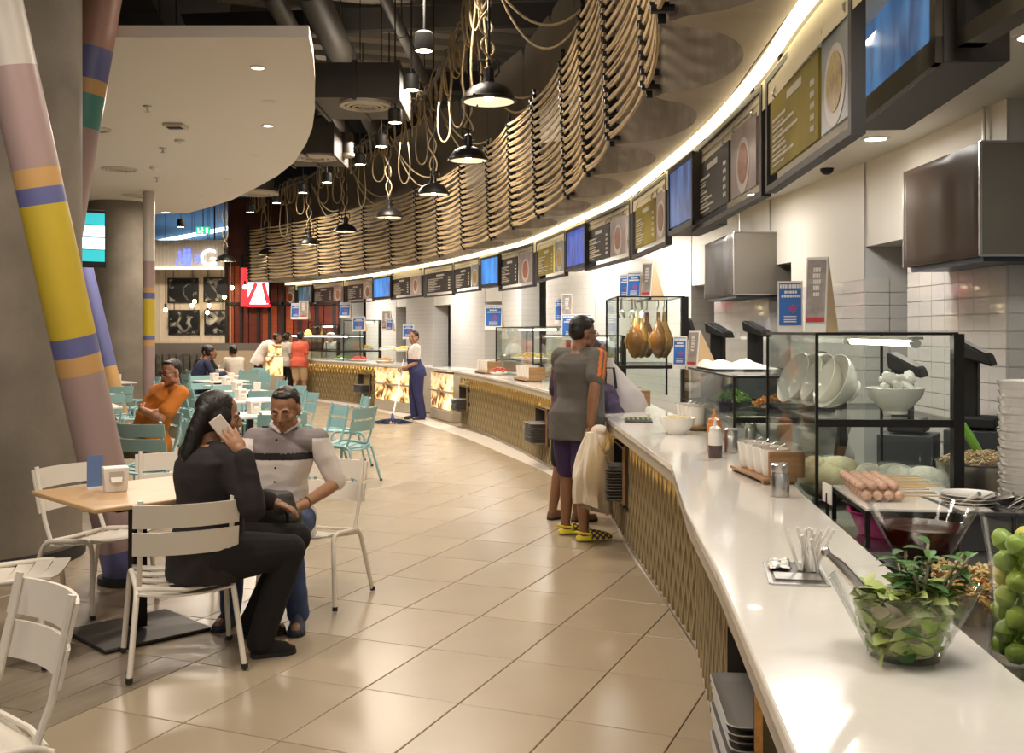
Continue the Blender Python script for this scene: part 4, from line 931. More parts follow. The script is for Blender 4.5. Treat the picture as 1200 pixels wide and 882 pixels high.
t = thing('menu_card', 'thin blue upright card behind the napkin holder on wooden table', 'card', (-2.24,5.50,.754), .9); MB().box((0,0,.09),(.09,.004,.18)).build('card', mat('blue_card', (.12,.20,.42), .4), t); MB().box((0,0,.006),(.10,.03,.012)).build('stand', PLASTICW, t)
# white tables of the seating area
TW = mat('table_white', (.74,.70,.64), .3)
def make_table():
    t = thing('cafe_table', '', 'table')
    MB().box((0,0,.735),(.72,.72,.024)).build('table_top', TW, t, bevel=.006); MB().box((0,0,.37),(.07,.07,.70)).build('column', BLACK, t); MB().box((0,0,.010),(.45,.45,.02)).build('base_plate', BLACK, t, bevel=.006)
    return t
tp = Proto(make_table()); np_ = Proto(napkin_holder('', (0,0,0), 0)); ct = Proto(make_chair(CHT, 'slatted_chair', ''))
rn2 = random.Random(8)
colnames = ['aisle row','column row']
ordn = ['nearest','second','third','fourth','fifth','sixth','seventh','eighth']
TABLES = [[(-2.55,10.55),(-3.25,12.7),(-3.75,14.4),(-4.35,16.0),(-5.0,17.6),(-5.45,19.5),(-6.0,21.5)],
          [(-4.85,11.6),(-5.55,13.5),(-6.15,15.4),(-6.75,17.1),(-8.5,18.9),(-8.9,20.9)]]
for r, row in enumerate(TABLES):
    for i, (x, y) in enumerate(row):
        nm = ordn[i]+' in the '+colnames[r]; an = .5+.06*i+rn2.uniform(-.05,.05)
        tp.put((x,y,.007), an, 'white square cafe table, %s from the front in the %s' % (ordn[i], colnames[r]), 'white tables of the seating area')
        R = Matrix.Rotation(an, 3, 'Z')
        for k in range(1 if (i+r) % 2 else 2):
            q = V(x,y,.754)+R@V(-.1+.24*k, .05-.13*k, 0); np_.put(q, an+.3+k, ('white napkin holder' if k == 0 else 'second white napkin holder')+' on the table '+nm, 'napkin holders on the white tables')
        for k, (dx, dy) in enumerate(((-.58,0),(.58,0),(0,-.58),(0,.58))):
            if k > 1 and (i+k+r) % 3 == 0: continue
            q = V(x,y,0)+R@V(dx,dy,0)
            if r == 0 and i == 0 and k == 0: continue
            side = ('left','right','front','back')[k]
            ct.put((q.x,q.y,.007), an+math.atan2(-dy,-dx)-math.pi/2+rn2.uniform(-.12,.12), 'teal slatted chair on the %s side of the %s table in the %s' % (side, ordn[i], colnames[r]), 'teal slatted chairs')
ct.put((-1.74,10.75,.007), face(-.92,.38), 'teal slatted chair standing out in the aisle right of the seated man', 'teal slatted chairs')
ct.put((-1.98,12.2,.007), face(-.95,-.3), 'teal slatted chair farther out in the aisle, seen from the side', 'teal slatted chairs')
ct.put((-3.45,9.75,.007), face(-.75,-.55), 'teal slatted chair on which the man in orange sits', 'teal slatted chairs')
ct.put((-2.75,9.3,.007), face(-.3,.95), 'teal slatted chair with slatted back right of the man in orange', 'teal slatted chairs')
ct.put((-3.15,9.0,.007), face(.2,.97), 'teal slatted chair standing just behind the phoning woman', 'teal slatted chairs')
# television between the columns
t = thing('wall_screen', 'small teal lit information screen mounted beside the near column', 'screen', dp(104,312,9.6), math.radians(38))
MB().box((0,0,.26),(.30,.06,.54)).build('housing', MBLACK, t, bevel=.005)
TC1 = mat('tv_teal', (.03,.42,.46), .4, emit=1.1); TC2 = mat('tv_white', (.70,.95,.98), .4, emit=1.3)
for k, c in enumerate((0,1,1,0)): MB().box((0,-.034,.10+.115*k),(.27,.006,.108)).build('screen_panel', TC2 if c else TC1, t, smooth=False)
MB().bar((0,.03,.26),(-.35,.12,.26),.04,.04).build('bracket', STEEL, t)
# ================================================================ things on and behind the near counter
ZC = .941
def put_at(px, py, z=ZC): return at(px, py, z)
BACKTOP = [(-.0+x, y) for x, y in NEARB]
t = thing('work_counter', 'low dark work counter behind the near serving counter', 'counter', (1.0,1.2,0))
back2 = [Vector(p)-Vector((1.0,1.2)) for p in NEARB]; o2 = offset(back2, .62)
MB().prism([(p.x+.015,p.y) for p in back2]+[(p.x,p.y) for p in o2[::-1]], .80, .84).build('worktop', STEEL, t, smooth=False)
MB().prism([(p.x+.03,p.y) for p in back2]+[(p.x-.02,p.y) for p in o2[::-1]], .012, .80).build('body', mat('dark_cabinet', (.05,.055,.06), .5), t, smooth=False)
ZW = .841
def bowl_glass(t, r0, r1, h, m=GLASS, th=.006, fluted=0):
    MB().lathe([(.001,0),(r0,0),(r0+(r1-r0)*.35,h*.35),(r0+(r1-r0)*.75,h*.75),(r1,h),(r1-th,h+.002),(r0+(r1-r0)*.74-th,h*.75),(r0+(r1-r0)*.34-th,h*.36),(r0-th,th),(.001,th)], 40).build('bowl', m, t)
# salad bowl
p = at(1060, 768, ZC); t = thing('salad_bowl', 'clear flared plastic bowl of lettuce and mint on the white slab', 'bowl', p)
bowl_glass(t, .068, .148, .150)
LEAF = [mat('leaf_%s' % n, c, .45, var=.3, vscale=12) for n, c in (('pale', (.42,.50,.16)), ('lettuce', (.30,.42,.07)), ('mint', (.06,.16,.03)), ('stem', (.34,.30,.18)))]
rn3 = random.Random(2)
def leaf(mb, c, d, n, L, W, curl=.25):
    d = d.normalized(); s = d.cross(n).normalized(); n = s.cross(d); vs = []
    for i in range(6):
        u = i/5; w_ = W*math.sin(math.pi*min(.98, u*.92+.06))**.8; p = c+d*L*u+n*(curl*L*(u*u)*-1+.1*L*u)
        vs += [p-s*w_+n*w_*.35, p, p+s*w_+n*w_*.35]
    mb.add(vs, [(i*3+j, i*3+j+1, i*3+j+4, i*3+j+3) for i in range(5) for j in (0,1)])
mb = MB(); n_ = 30; rs = []
for z, r in ((.012,.058),(.04,.068),(.08,.088),(.105,.100),(.120,.085),(.128,.04),(.130,.005)):
    rs.append([V(r*(1+.10*noise.noise(V(math.cos(a)*3,math.sin(a)*3,z*30)))*math.cos(a), r*(1+.10*noise.noise(V(math.cos(a)*3,math.sin(a)*3,z*30)))*math.sin(a), z) for a in [2*math.pi*j/n_ for j in range(n_)]])
mb.rings(rs)
gm = MB()
for k in range(150):
    a = rn3.random()*6.28; z = .02+.085*rn3.random(); r = .060+(.102-.060)*(z-.012)/.093; c = V(r*math.cos(a), r*math.sin(a), z); gm.mi = rn3.choice((0,0,0,1,1,2,3)); leaf(gm, c, V(-math.sin(a)*rn3.choice((-1,1)), math.cos(a), rn3.uniform(-.8,.8)), V(math.cos(a), math.sin(a), .2), rn3.uniform(.03,.06), rn3.uniform(.004,.014))
gm.build('chopped_leaves', LEAF, t)['kind'] = 'stuff'
mb.build('shredded_greens', mat('greens_mass', (.52,.53,.30), .55, var=.75, vscale=38, col2=(.16,.22,.06), bump=.8, bscale=110), t)['kind'] = 'stuff'
for k in range(70):
    a = rn3.random()*6.28; r = .090*math.sqrt(rn3.random()); c = V(r*math.cos(a)*.9, r*math.sin(a)*.9, .108+.030*rn3.random())
    MB_ = MB(); leaf(MB_, c, V(math.cos(a+rn3.uniform(-1,1)), math.sin(a+rn3.uniform(-1,1)), rn3.uniform(.1,.7)), V(0,0,1)+V(rn3.uniform(-.4,.4),rn3.uniform(-.4,.4),0), rn3.uniform(.03,.055), rn3.uniform(.014,.026))
    MB_.build('lettuce_leaf', LEAF[rn3.choice((0,0,1))], t)
for k in range(9):
    base = V(rn3.uniform(-.03,.05), rn3.uniform(-.05,.03), .05); tip = V(rn3.uniform(0,.15), rn3.uniform(-.08,.10), .17+.05*rn3.random())
    s_ = MB().tube([base, base.lerp(tip,.5)+V(0,0,.015), tip], .003, 6).build('mint_stem', LEAF[3], t); mb = MB()
    for q in range(7):
        c = base.lerp(tip, .5+.5*q/6); a = rn3.random()*6.28; leaf(mb, c, V(math.cos(a), math.sin(a), rn3.uniform(-.2,.5)), V(0,0,1), rn3.uniform(.04,.06), .012)
    mb.build('mint_leaves', LEAF[2], s_)['kind'] = 'stuff'
mb = MB()
for k in range(30):
    a = rn3.random()*6.28; r = .06*rn3.random(); mb.tube([(r*math.cos(a), r*math.sin(a), .012), (1.25*r*math.cos(a+.6)+.01, 1.25*r*math.sin(a+.6), .08)], .0035, 5)
mb.build('stems', LEAF[3], t)['kind'] = 'stuff'
tg = thing('tongs', 'steel tongs leaning in the salad bowl', 'tongs', p+V(0,0,.03))
for s in (-1, 1): MB().tube([(.02+.006*s,-.02+.012*s,.0),(-.06,-.0+.018*s,.075),(-.128,.02+.014*s,.152),(-.150,.026+.004*s,.172)], [.008,.011,.010,.006], 8).build('arm', STEEL, tg)
MB().ell((-.152,.027,.174),(.010,.010,.012)).build('hinge', STEEL, tg)
# dark sauce bowl
p = at(1080, 668, .86); p = V(p.x, p.y, ZW)
p = dp(1080, 655, 3.16); t = thing('riser_block', 'low black block under the sauce bowl', 'block', V(p.x,p.y,ZW)); MB().box((0,0,(p.z-ZW)/2-.001),(.24,.24,p.z-ZW-.004)).build('block', MBLACK, t, bevel=.004)
t = thing('sauce_bowl', 'clear flared bowl of dark red sauce beside the meatball tray', 'bowl', p)
bowl_glass(t, .080, .165, .17)
MB().lathe([(.001,.008),(.074,.008),(.104,.06),(.125,.105),(.001,.107)], 40).build('sauce', mat('dark_sauce', (.055,.008,.004), .12, coat=.6), t)
MB().tube([(.05,.02,.05),(-.06,.05,.12),(-.13,.07,.17)], .009, 8).build('ladle', GLASS, t)
# jar of limes
p = at(1207, 782, ZW); t = thing('lime_jar', 'tall waisted glass jar full of green limes at right edge', 'jar', p)
MB().lathe([(.001,0),(.085,0),(.092,.02),(.082,.14),(.085,.22),(.105,.34),(.101,.34),(.081,.22),(.078,.14),(.087,.025),(.001,.012)], 40).build('jar_wall', GLASS, t)
LIME = [mat('lime_%d' % k, c, .32, var=.25, vscale=9, bump=.1, bscale=250) for k, c in enumerate([(.36,.48,.06),(.48,.56,.10),(.24,.36,.05),(.58,.52,.08)])]
lms = [MB().lathe([(.001,-.027),(.006,-.026),(.018,-.018),(.0245,0),(.018,.018),(.007,.025),(.004,.029),(.001,.029)], 14).mesh('lime', m) for m in LIME]
for lay in range(7):
    for k in range(6):
        r = .056 if k < 5 else 0; a = k*1.257+lay*.63
        o = link('lime', lms[rn3.choice((0,0,1,2,3) if lay > 3 else (0,2,2,0))], None, p+V(r*math.cos(a), r*math.sin(a), .042+.040*lay), rn3.random()*6, label='green lime inside the tall glass jar', category='lime', group='limes in the glass jar'); o.rotation_euler.x = rn3.random()*3
# acrylic tray of fried topping
p = at(1128, 716, ZW); t = thing('topping_tray', 'clear acrylic tray of fried golden topping between bowl and limes', 'tray', V(p.x+.05,p.y+.05,ZW), -.35)
mb = MB(); W, D, H = .22, .42, .075
for c, s in (((0,0,.004),(W,D,.006)),((-W/2,0,H/2),(.005,D,H)),((W/2,0,H/2),(.005,D,H)),((0,-D/2,H/2),(W,.005,H)),((0,D/2,H/2),(W,.005,H)),((0,.03,H/2),(W,.004,H))): mb.box(c, s)
mb.build('tray', GLASS, t, smooth=False)
for nm, cols, y0, y1, nn_ in (('fried_onion', [(.40,.22,.05),(.16,.08,.025),(.52,.33,.10)], -.19, .02, 260), ('fried_crumb', [(.55,.40,.17),(.62,.50,.28)], .05, .19, 200)):
    ms_ = [mat('%s_%d' % (nm, k), c, .5) for k, c in enumerate(cols)]; mb = MB()
    for k in range(nn_):
        mb.mi = rn3.randrange(len(ms_)); c = V(rn3.uniform(-W*.46,W*.46), rn3.uniform(y0,y1), .015+.07*rn3.random()**.6); q = Matrix.Rotation(rn3.random()*6, 3, V(rn3.random(),rn3.random(),rn3.random()+.1).normalized()); mb.box(c, (rn3.uniform(.012,.024),rn3.uniform(.006,.014),rn3.uniform(.003,.007)), R=q)
    mb.build(nm, ms_, t, smooth=False)['kind'] = 'stuff'
MB().ell((.06,-.06,.085),(.022,.034,.010)).build('spoon_bowl', STEEL, t); MB().tube([(.06,-.03,.087),(.10,.12,.14)], .005, 6).build('spoon_handle', STEEL, t)
# plates stacked behind the sauce bowl
pm = MB().lathe([(.001,0),(.06,0),(.064,.004),(.10,.014),(.101,.017),(.064,.008),(.001,.006)], 32).mesh('plate', CERAMIC)
p0 = at(1143, 664, ZW); p0 = V(1.66,3.72,ZW)
for k in range(14): link('plate', pm, None, p0+V(.003*math.sin(k*2.1),.003*math.cos(k*1.7),.012*k), label='white plate, %s from the bottom of the stack behind the sauce bowl' % ORD[k], category='plate', group='plate stack behind the sauce bowl')
p0 = at(1212, 640, ZW)+V(.0,.25,0)
for k in range(9): link('plate', pm, None, p0+V(.0,0,.012*k), label='white plate, %s from the bottom of the stack behind the lime jar' % ORD[k], category='plate', group='plate stack behind the lime jar')
# recessed cutlery and straw station
p = at(893, 652, .94); t = thing('straw_station', 'steel recessed holder of wrapped straws and spoons in the slab', 'holder', at(932, 672, ZC), -.18)
mb = MB(); W, D = .145, .26
mb.box((0,-D/2,.001),(W,.012,.006)); mb.box((0,D/2,.001),(W,.012,.006)); mb.box((-W/2,0,.001),(.012,D,.006)); mb.box((W/2,0,.001),(.012,D,.006)); mb.build('rim', STEEL, t, smooth=False)
MB().box((0,0,.0015),(W,D,.003)).build('well', mat('well_dark', (.09,.085,.08), .3, .6), t, smooth=False); MB().box((-.0,-.055,.004),(.12,.075,.006)).build('divider', STEEL, t)
for k in range(22):
    a = rn3.uniform(-.9,.9); b = rn3.uniform(-.6,.6); c = V(.035+rn3.uniform(-.025,.03), .045+rn3.uniform(-.05,.04), .004)
    MB().tube([c, c+V(a*.06+.01, b*.06, .095+.02*rn3.random())], .0042, 6).build('straw', PLASTICW, t)
for k in range(24):
    c = V(-.045+rn3.uniform(-.015,.03), .06+rn3.uniform(-.045,.05), .012); MB().ell(c, (.017,.012,.006), R=Matrix.Rotation(rn3.random()*3, 3, 'Z')).build('spoon', STEEL, t)
# condiment sets: four white jars on a wooden tray
JAR = MB().lathe([(.001,0),(.044,0),(.050,.01),(.063,.115),(.065,.12),(.060,.12),(.048,.02),(.001,.015)], 28)
def jar_set(lab, loc, rz, n=4, s=1.0, board=True, grp='white jars'):
    R = Matrix.Rotation(rz, 3, 'Z'); L = .10*s*n
    t = thing('wooden_stand', 'wooden stand '+lab, 'stand', loc, rz)
    MB().box((0,0,.02*s),(.15*s,L+.06*s,.014*s)).build('board', WOOD, t, bevel=.002)
    for y in (-L/2, L/2): MB().box((0,y,.007*s),(.14*s,.03*s,.013*s)).build('foot', WOOD, t)
    if board: MB().box((.03*s,-L/2-.022*s,.085*s),(.16*s,.016*s,.115*s)).build('end_board', WOOD, t, bevel=.002)
    for k in range(n):
        p = Vector(loc)+R@V(0,(-L/2+.05*s)+.10*s*k,.028*s)
        j = thing('condiment_jar', 'white tapered jar, %s on the stand %s' % (('nearest','second','third','fourth','fifth')[k], lab), 'jar', p, rz, grp+' '+lab)
        jm = JAR.build('body', CERAMIC, j); jm.scale = (s,s,s)
        MB().lathe([(.001,.098*s),(.056*s,.100*s)], 20).build('contents', mat('jar_content_%d' % (k % 3), [(.30,.06,.02),(.42,.28,.12),(.55,.50,.44)][k % 3], .6, var=.4, vscale=60), j)
        MB().tube([(.01,0,.10*s),(.03*s,.01*s,.123*s),(.055*s,.02*s,.135*s)], .0035*s, 6).build('spoon', STEEL, j)
p = at(905, 566, ZC); jar_set('before the big glass case', V(p.x-.0,p.y+.18,ZC), .10, 4, 1.0)
p = at(800, 505, ZC); jar_set('left of the squeeze bottles', V(p.x+.10,p.y+.25,ZC), .12, 4, 1.05, False)
p = at(790, 464, ZC+.0); jar_set('in front of the hanging ducks', V(1.02,8.75,ZC), .05, 3, 1.15)
def canister(lab, loc, s=1, grp=None):
    t = thing('steel_canister', lab, 'canister', loc, 0, grp); MB().lathe([(.001,0),(.036*s,0),(.037*s,.004),(.037*s,.088*s),(.034*s,.092*s),(.034*s,.098*s)], 26).build('body', STEEL, t); MB().lathe([(.036*s,.098*s),(.037*s,.102*s),(.037*s,.126*s),(.030*s,.132*s),(.001,.132*s)], 26).build('lid', STEEL, t)
canister('steel canister in front of the wooden end board', at(914, 581, ZC)); canister('steel canister right of the orange squeeze bottle', at(857, 530, ZC), 1.0); canister('steel canister behind, close to the glass case', at(884, 520, ZC)+V(0,.1,0), .9)
def squeeze(lab, loc, c, c2, s):
    t = thing('squeeze_bottle', lab, 'bottle', loc); MB().lathe([(.001,0),(.034*s,0),(.036*s,.006),(.036*s,.065*s)], 24).build('lower_body', c, t); MB().lathe([(.036*s,.065*s),(.036*s,.125*s),(.028*s,.14*s)], 24).build('upper_body', c2, t); MB().lathe([(.030*s,.138*s),(.030*s,.155*s),(.012*s,.165*s),(.004*s,.205*s),(.001,.206*s)], 20).build('nozzle', c2, t)
OR = mat('bottle_orange', (.55,.17,.03), .3); squeeze('orange squeeze bottle on the slab', at(838, 530, ZC)+V(0,.02,0), OR, mat('bottle_orange_top', (.62,.22,.06), .3), 1.15)
squeeze('clear squeeze bottle half full of dark sauce', at(832, 532, ZC)-V(0,.14,0), mat('bottle_dark', (.09,.06,.06), .25), PLASTICW, 1.0)
p = at(790, 508, ZC); t = thing('rice_bowl', 'white round bowl left of the squeeze bottles', 'bowl', V(p.x+.02,p.y,ZC))
MB().lathe([(.001,0),(.06,0),(.062,.01),(.10,.055),(.115,.10),(.118,.105),(.108,.10),(.06,.02),(.001,.018)], 32).build('bowl', CERAMIC, t); MB().ell((0,0,.09),(.10,.10,.03)).build('food', mat('bowl_food', (.50,.42,.22), .7, var=.4, vscale=40), t)
p = at(748, 493, ZC); t = thing('cutlery_tray', 'small dark recessed cutlery tray at the far end of near slab', 'tray', p, -.1)
MB().box((0,0,.004),(.20,.26,.008)).build('tray', MBLACK, t); 
for k in range(5): MB().box((-.07+.035*k,.02,.014),(.012,.16,.006)).build('spoon', STEEL, t)
MB().box((0,.10,.014),(.18,.05,.012)).build('herb', LEAF[1], t)

# ---- glass display cases
def glass_case(lab, loc, rz, L, D, z0, zs, z1, light=True, post=.022, shelfm=BLACK):
    # local x along the counter away from the camera, y from aisle to kitchen
    t = thing('glass_case', lab, 'display case', loc, rz)
    for x in (0, L):
        for y in (0, D):
            big = (x == 0 and y == D)
            MB().box((x,y,(z0+z1)/2),(post*(1.9 if big else .55),post*(1.9 if big else .55),z1-z0)).build('post', BLACK, t)
    MB().box((L/2,0,(z0+z1)/2),(L,.006,z1-z0)).build('front_glass', GLASSG, t, smooth=False)
    MB().box((0,D/2,(z0+z1)/2),(.006,D,z1-z0)).build('side_glass', GLASSG, t, smooth=False); MB().box((L,D/2,(z0+z1)/2),(.006,D,z1-z0)).build('side_glass', GLASSG, t, smooth=False)
    MB().box((L/2,D/2,z1),(L,D,.008)).build('top_glass', GLASSG, t, smooth=False)
    mb = MB(); e = .012
    for c, s in (((L/2,0,z1),(L,e,e)),((L/2,D,z1),(L,e,e)),((0,D/2,z1),(e,D,e)),((L,D/2,z1),(e,D,e))): mb.box(c, s)
    mb.build('top_frame', BLACK, t, smooth=False)
    for z in zs:
        MB().box((L/2,D/2,z),(L-.02,D-.02,.008)).build('shelf_glass', GLASSG, t, smooth=False)
        mb = MB()
        for c, s in (((0,D/2,z-.012),(.02,D,.03)),((L,D/2,z-.012),(.02,D,.03)),((L/2,D,z-.012),(L,.02,.03))): mb.box(c, s)
        mb.build('shelf_rail', shelfm, t, smooth=False)
    if light:
        MB().tube([(.03,D*.72,z1-.04),(L-.03,D*.72,z1-.04)], .013, 10).build('light_tube', mat('case_tube', (1,.93,.78), .4, emit=7), t)
        for x in (.03, L-.03): MB().tube([(x-.02,D*.72,z1-.04),(x+.02,D*.72,z1-.04)], .018, 10).build('tube_socket', STEEL, t)
        MB().box((L/2,D*.72,z1-.018),(L-.04,.06,.012)).build('light_housing', PLASTICW, t)
    return t
# big near case: near end spans x 957..1118 at its top
nl, nr = dp(957, 585, 4.15), dp(1118, 585, 4.15)
CASE = V(1.235, 4.15, 0); CR = math.pi/2+.0
zt = CH+(YH-391)*4.15/F
t = glass_case('large glass display case with white bowls, nearest the camera', CASE, math.pi/2-.04, .95, -.56, ZW, [1.24], zt)
def white_bowl(lab, loc, tilt=0, tz=0, r=.115, grp=None, content=None):
    t = thing('noodle_bowl', lab, 'bowl', loc, tz, grp); o = MB().lathe([(.001,0),(r*.42,0),(r*.42,.015),(r*.66,.04),(r*.92,r*.66),(r,r*.92),(r*.97,r*.93),(r*.87,r*.64),(r*.5,.035),(.001,.03)], 36).build('bowl', CERAMIC, t)
    t.rotation_euler = (0, tilt, tz); return t
p = dp(1049, 500, 4.35); p.z = 1.25
b = white_bowl('white noodle bowl upright on the case shelf under crumpled plastic bags', p, 0, 0, .12)
t = thing('plastic_bag', 'crumpled clear plastic bags heaped in the upright white bowl', 'bag', p+V(0,0,.095)); mb = MB()
for k in range(26):
    c = V(rn3.uniform(-.06,.07), rn3.uniform(-.05,.05), rn3.uniform(0,.06)); mb.ell(c, (rn3.uniform(.02,.045),rn3.uniform(.02,.04),rn3.uniform(.01,.025)), R=Matrix.Rotation(rn3.random()*3,3,V(rn3.random(),rn3.random(),.5).normalized()), n=7, m=5)
mb.build('film', mat('crumpled_film', (.78,.76,.72), .25, alpha=.75), t, smooth=False)
for k, (px, Y, lab) in enumerate([(948,4.80,'tilted white bowl leaning at the left end of the case shelf'),(963,4.68,'second tilted white bowl leaning on the case shelf'),(978,4.56,'third tilted white bowl leaning on the case shelf'),(994,4.44,'fourth tilted white bowl, nearest the upright bowl')]):
    p = dp(px, 490, Y); p.z = 1.30; white_bowl(lab, p+V(.02,0,.04), -1.15, .2, .125, 'tilted white bowls on the case shelf')
# trays of meatball skewers, noodles in bags
p0 = at(985, 588, 1.0); t = thing('display_rack', 'low black framed rack carrying the meatball skewers', 'rack', V(1.25,3.60,ZW), math.pi/2-.1)
mb = MB()
for x, y in ((0,0),(.55,0),(0,-.42),(.55,-.42)): mb.box((x,y,.06),(.016,.016,.12))
for c, s in (((.275,0,.12),(.57,.016,.016)),((.275,-.42,.12),(.57,.016,.016)),((0,-.21,.12),(.016,.42,.016)),((.55,-.21,.12),(.016,.42,.016))): mb.box(c, s)
mb.build('frame', BLACK, t, smooth=False); MB().box((.275,-.21,.132),(.56,.43,.008)).build('white_board', CERAMIC, t)
MEAT = mat('meatball', (.58,.37,.26), .45, var=.3, vscale=26); STICK = mat('bamboo', (.58,.42,.22), .6)
sk = MB(); 
R0 = Matrix.Rotation(math.pi/2-.1, 3, 'Z')
for r in range(14):
    lay = r // 7; q = r % 7
    o = thing('meatball_skewer', ('lower' if lay == 0 else 'upper')+' layer meatball skewer, %s from the camera' % ordn[q], 'skewer', V(1.35+.006*q, 3.74+.050*q+.025*lay, .158+.031*lay+ZW), .05*math.sin(r*2.3), 'meatball skewers in the glass case')
    for k in range(4): MB().ell((-.055+.040*k-.012*lay,0,0),(.0192,.0180,.0178), n=16, m=10).build('meatball', MEAT, o)
    MB().tube([(-.075,0,0),(.22,.0,.0)], .0026, 5).build('stick', STICK, o)
t = thing('pink_basin', 'bright pink plastic basin under the meatball rack', 'basin', at(1000, 640, ZW)+V(.22,.22,0))
MB().lathe([(.001,0),(.12,0),(.155,.085),(.165,.088),(.165,.093),(.15,.088),(.115,.008),(.001,.006)], 30).build('basin', mat('pink_plastic', (.55,.03,.22), .35), t)
for k, (px, py, Y, lab) in enumerate([(1040,545,4.35,'clear bag of pale noodles left behind the meatballs'),(1075,550,4.25,'clear bag of pale noodles right behind the meatballs'),(975,535,4.6,'clear bag of yellow noodles at the case left end')]):
    p = dp(px, py+25, Y); p.z = max(p.z, ZW+.0); p.z = ZW; t = thing('noodle_bag', lab, 'bag', p); mb = MB(); mb.ell((0,0,.09),(.15,.12,.09)); mb.ell((.03,.0,.13),(.10,.09,.07)); mb.ell((-.07,.02,.12),(.07,.08,.08)); mb.build('noodles', mat('noodle_%d' % (k == 2), [(.76,.72,.62),(.74,.62,.34)][k == 2], .5, var=.25, vscale=30, bump=.6, bscale=90), t)
    mb = MB(); mb.ell((0,0,.10),(.165,.13,.105)); mb.build('bag_film', mat('clear_film', (.85,.84,.80), .2, alpha=.18), t)
t = thing('label_card', 'small white price card on the front rail of the rack', 'card', V(1.225,3.98,ZW+.10), math.pi/2); MB().box((0,0,.03),(.11,.004,.075)).build('card', PLASTICW, t); MB().box((0,0,-.04),(.01,.01,.14)).build('stand', BLACK, t)
# pots and insets on the right behind the case
p = dp(1150, 548, 4.6); t = thing('noodle_pot', 'wide steel pan heaped with bean sprouts and a green handled scoop', 'pan', V(p.x,p.y,.88))
MB().lathe([(.001,0),(.17,0),(.185,.02),(.19,.13),(.197,.135),(.185,.13),(.18,.03),(.001,.02)], 34).build('pan', STEEL, t)
mb = MB()
for k in range(320):
    a = rn3.random()*6.28; r = .175*math.sqrt(rn3.random()); z = .115+.05*(1-(r/.18)**2)+.02*rn3.random(); d = V(rn3.uniform(-1,1),rn3.uniform(-1,1),rn3.uniform(-.3,.5))*.022; c = V(r*math.cos(a), r*math.sin(a), z); mb.tube([c-d, c+V(0,0,.006), c+d], .0028, 4)
mb.build('bean_sprouts', mat('sprout', (.66,.52,.30), .5), t)['kind'] = 'stuff'
MB().tube([(.16,-.08,.12),(.24,-.10,.15),(.30,-.10,.165)], .011, 8).build('pan_handle', STEEL, t); 
MB().tube([(.03,.05,.14),(-.03,.05,.24),(-.06,.05,.30)], [.018,.022,.012], 8).build('scoop', mat('green_plastic', (.20,.45,.06), .4), t)
bm = MB().lathe([(.001,0),(.07,0),(.085,.006),(.108,.042),(.114,.060),(.116,.066),(.108,.064),(.10,.042),(.07,.014),(.001,.012)], 30).mesh('stacked_bowl', CERAMIC)
for k in range(15): link('stacked_bowl', bm, None, V(2.07+.002*math.sin(k*3),4.10,ZW+.02+.034*k), label='white bowl, %s from the bottom of the tall stack at right edge' % ORD[k], category='bowl', group='tall bowl stack at the right edge')
for k, (px, lab) in enumerate([(1130,'black food inset with steel spoons, left of the pair'),(1190,'black food inset with steel spoons, right of the pair')]):
    p = dp(px, 600, 3.7); t = thing('food_inset', lab, 'food pan', V(p.x, p.y, ZW)); mb = MB()
    W, D, H = .17, .34, .13
    for c, s in (((0,0,.01),(W,D,.01)),((-W/2,0,H/2),(.012,D,H)),((W/2,0,H/2),(.012,D,H)),((0,-D/2,H/2),(W,.012,H)),((0,D/2,H/2),(W,.012,H)),((0,-D/2-.012,H),(W+.03,.03,.014)),((0,D/2,H),(W+.03,.03,.014)),((-W/2,0,H),(.03,D,.014)),((W/2,0,H),(.03,D,.014))): mb.box(c, s)
    mb.build('pan', mat('dark_steel_pan', (.07,.07,.07), .3, .7), t, bevel=.004); MB().box((0,0,.10),(W-.02,D-.02,.012)).build('lid', STEEL, t)
    for q in range(3): MB().tube([(-.05+.04*q,.0,.11),(-.02+.05*q,-.06,.16),(.0+.06*q,-.12,.19)], [.004,.006,.010], 8).build('ladle', STEEL, t)
# register terminals
def terminal(lab, loc, rz, s=1):
    t = thing('register_terminal', lab, 'cash register', loc, rz)
    MB().box((0,0,.03*s),(.24*s,.22*s,.06*s)).build('base', MBLACK, t, bevel=.01); MB().box((.08*s,.05*s,.22*s),(.15*s,.12*s,.36*s)).build('stand', MBLACK, t, bevel=.01)
    mb = MB(); mb.add([(-.16*s,-.10*s,.34*s),(.16*s,-.10*s,.34*s),(.16*s,.10*s,.40*s),(-.16*s,.10*s,.40*s),(-.16*s,-.08*s,.40*s),(.16*s,-.08*s,.40*s),(.16*s,.11*s,.50*s),(-.16*s,.11*s,.50*s)], [(3,2,1,0),(4,5,6,7),(0,1,5,4),(1,2,6,5),(2,3,7,6),(3,0,4,7)]); mb.build('monitor', MBLACK, t, bevel=.01)
    mb = MB(); mb.add([(-.14*s,-.065*s,.411*s),(.14*s,-.065*s,.411*s),(.14*s,.095*s,.497*s),(-.14*s,.095*s,.497*s)], [(0,1,2,3)]); mb.build('screen', mat('terminal_glass', (.05,.055,.06), .1), t); return t
def stand_on(t, z): MB().box((0,0,-z/2+.0),(.28,.28,z-.02)).build('pedestal', mat('dark_cabinet', (.05,.055,.06), .5), t, bevel=.006)
for px, py, Y, s, lab in [(1143,500,5.4,.95,'black cash register right of the big glass case'),(1065,505,5.5,.85,'black cash register seen through the big glass case'),(888,436,9.4,.95,'black cash register under the second hood, right one'),(844,436,9.7,.95,'black cash register under the second hood, left one'),(716,447,12.3,1.0,'black cash register seen behind the left pane of the duck case')]:
    p = dp(px, py, Y); t = terminal(lab, p, math.radians(60), s); stand_on(t, p.z)
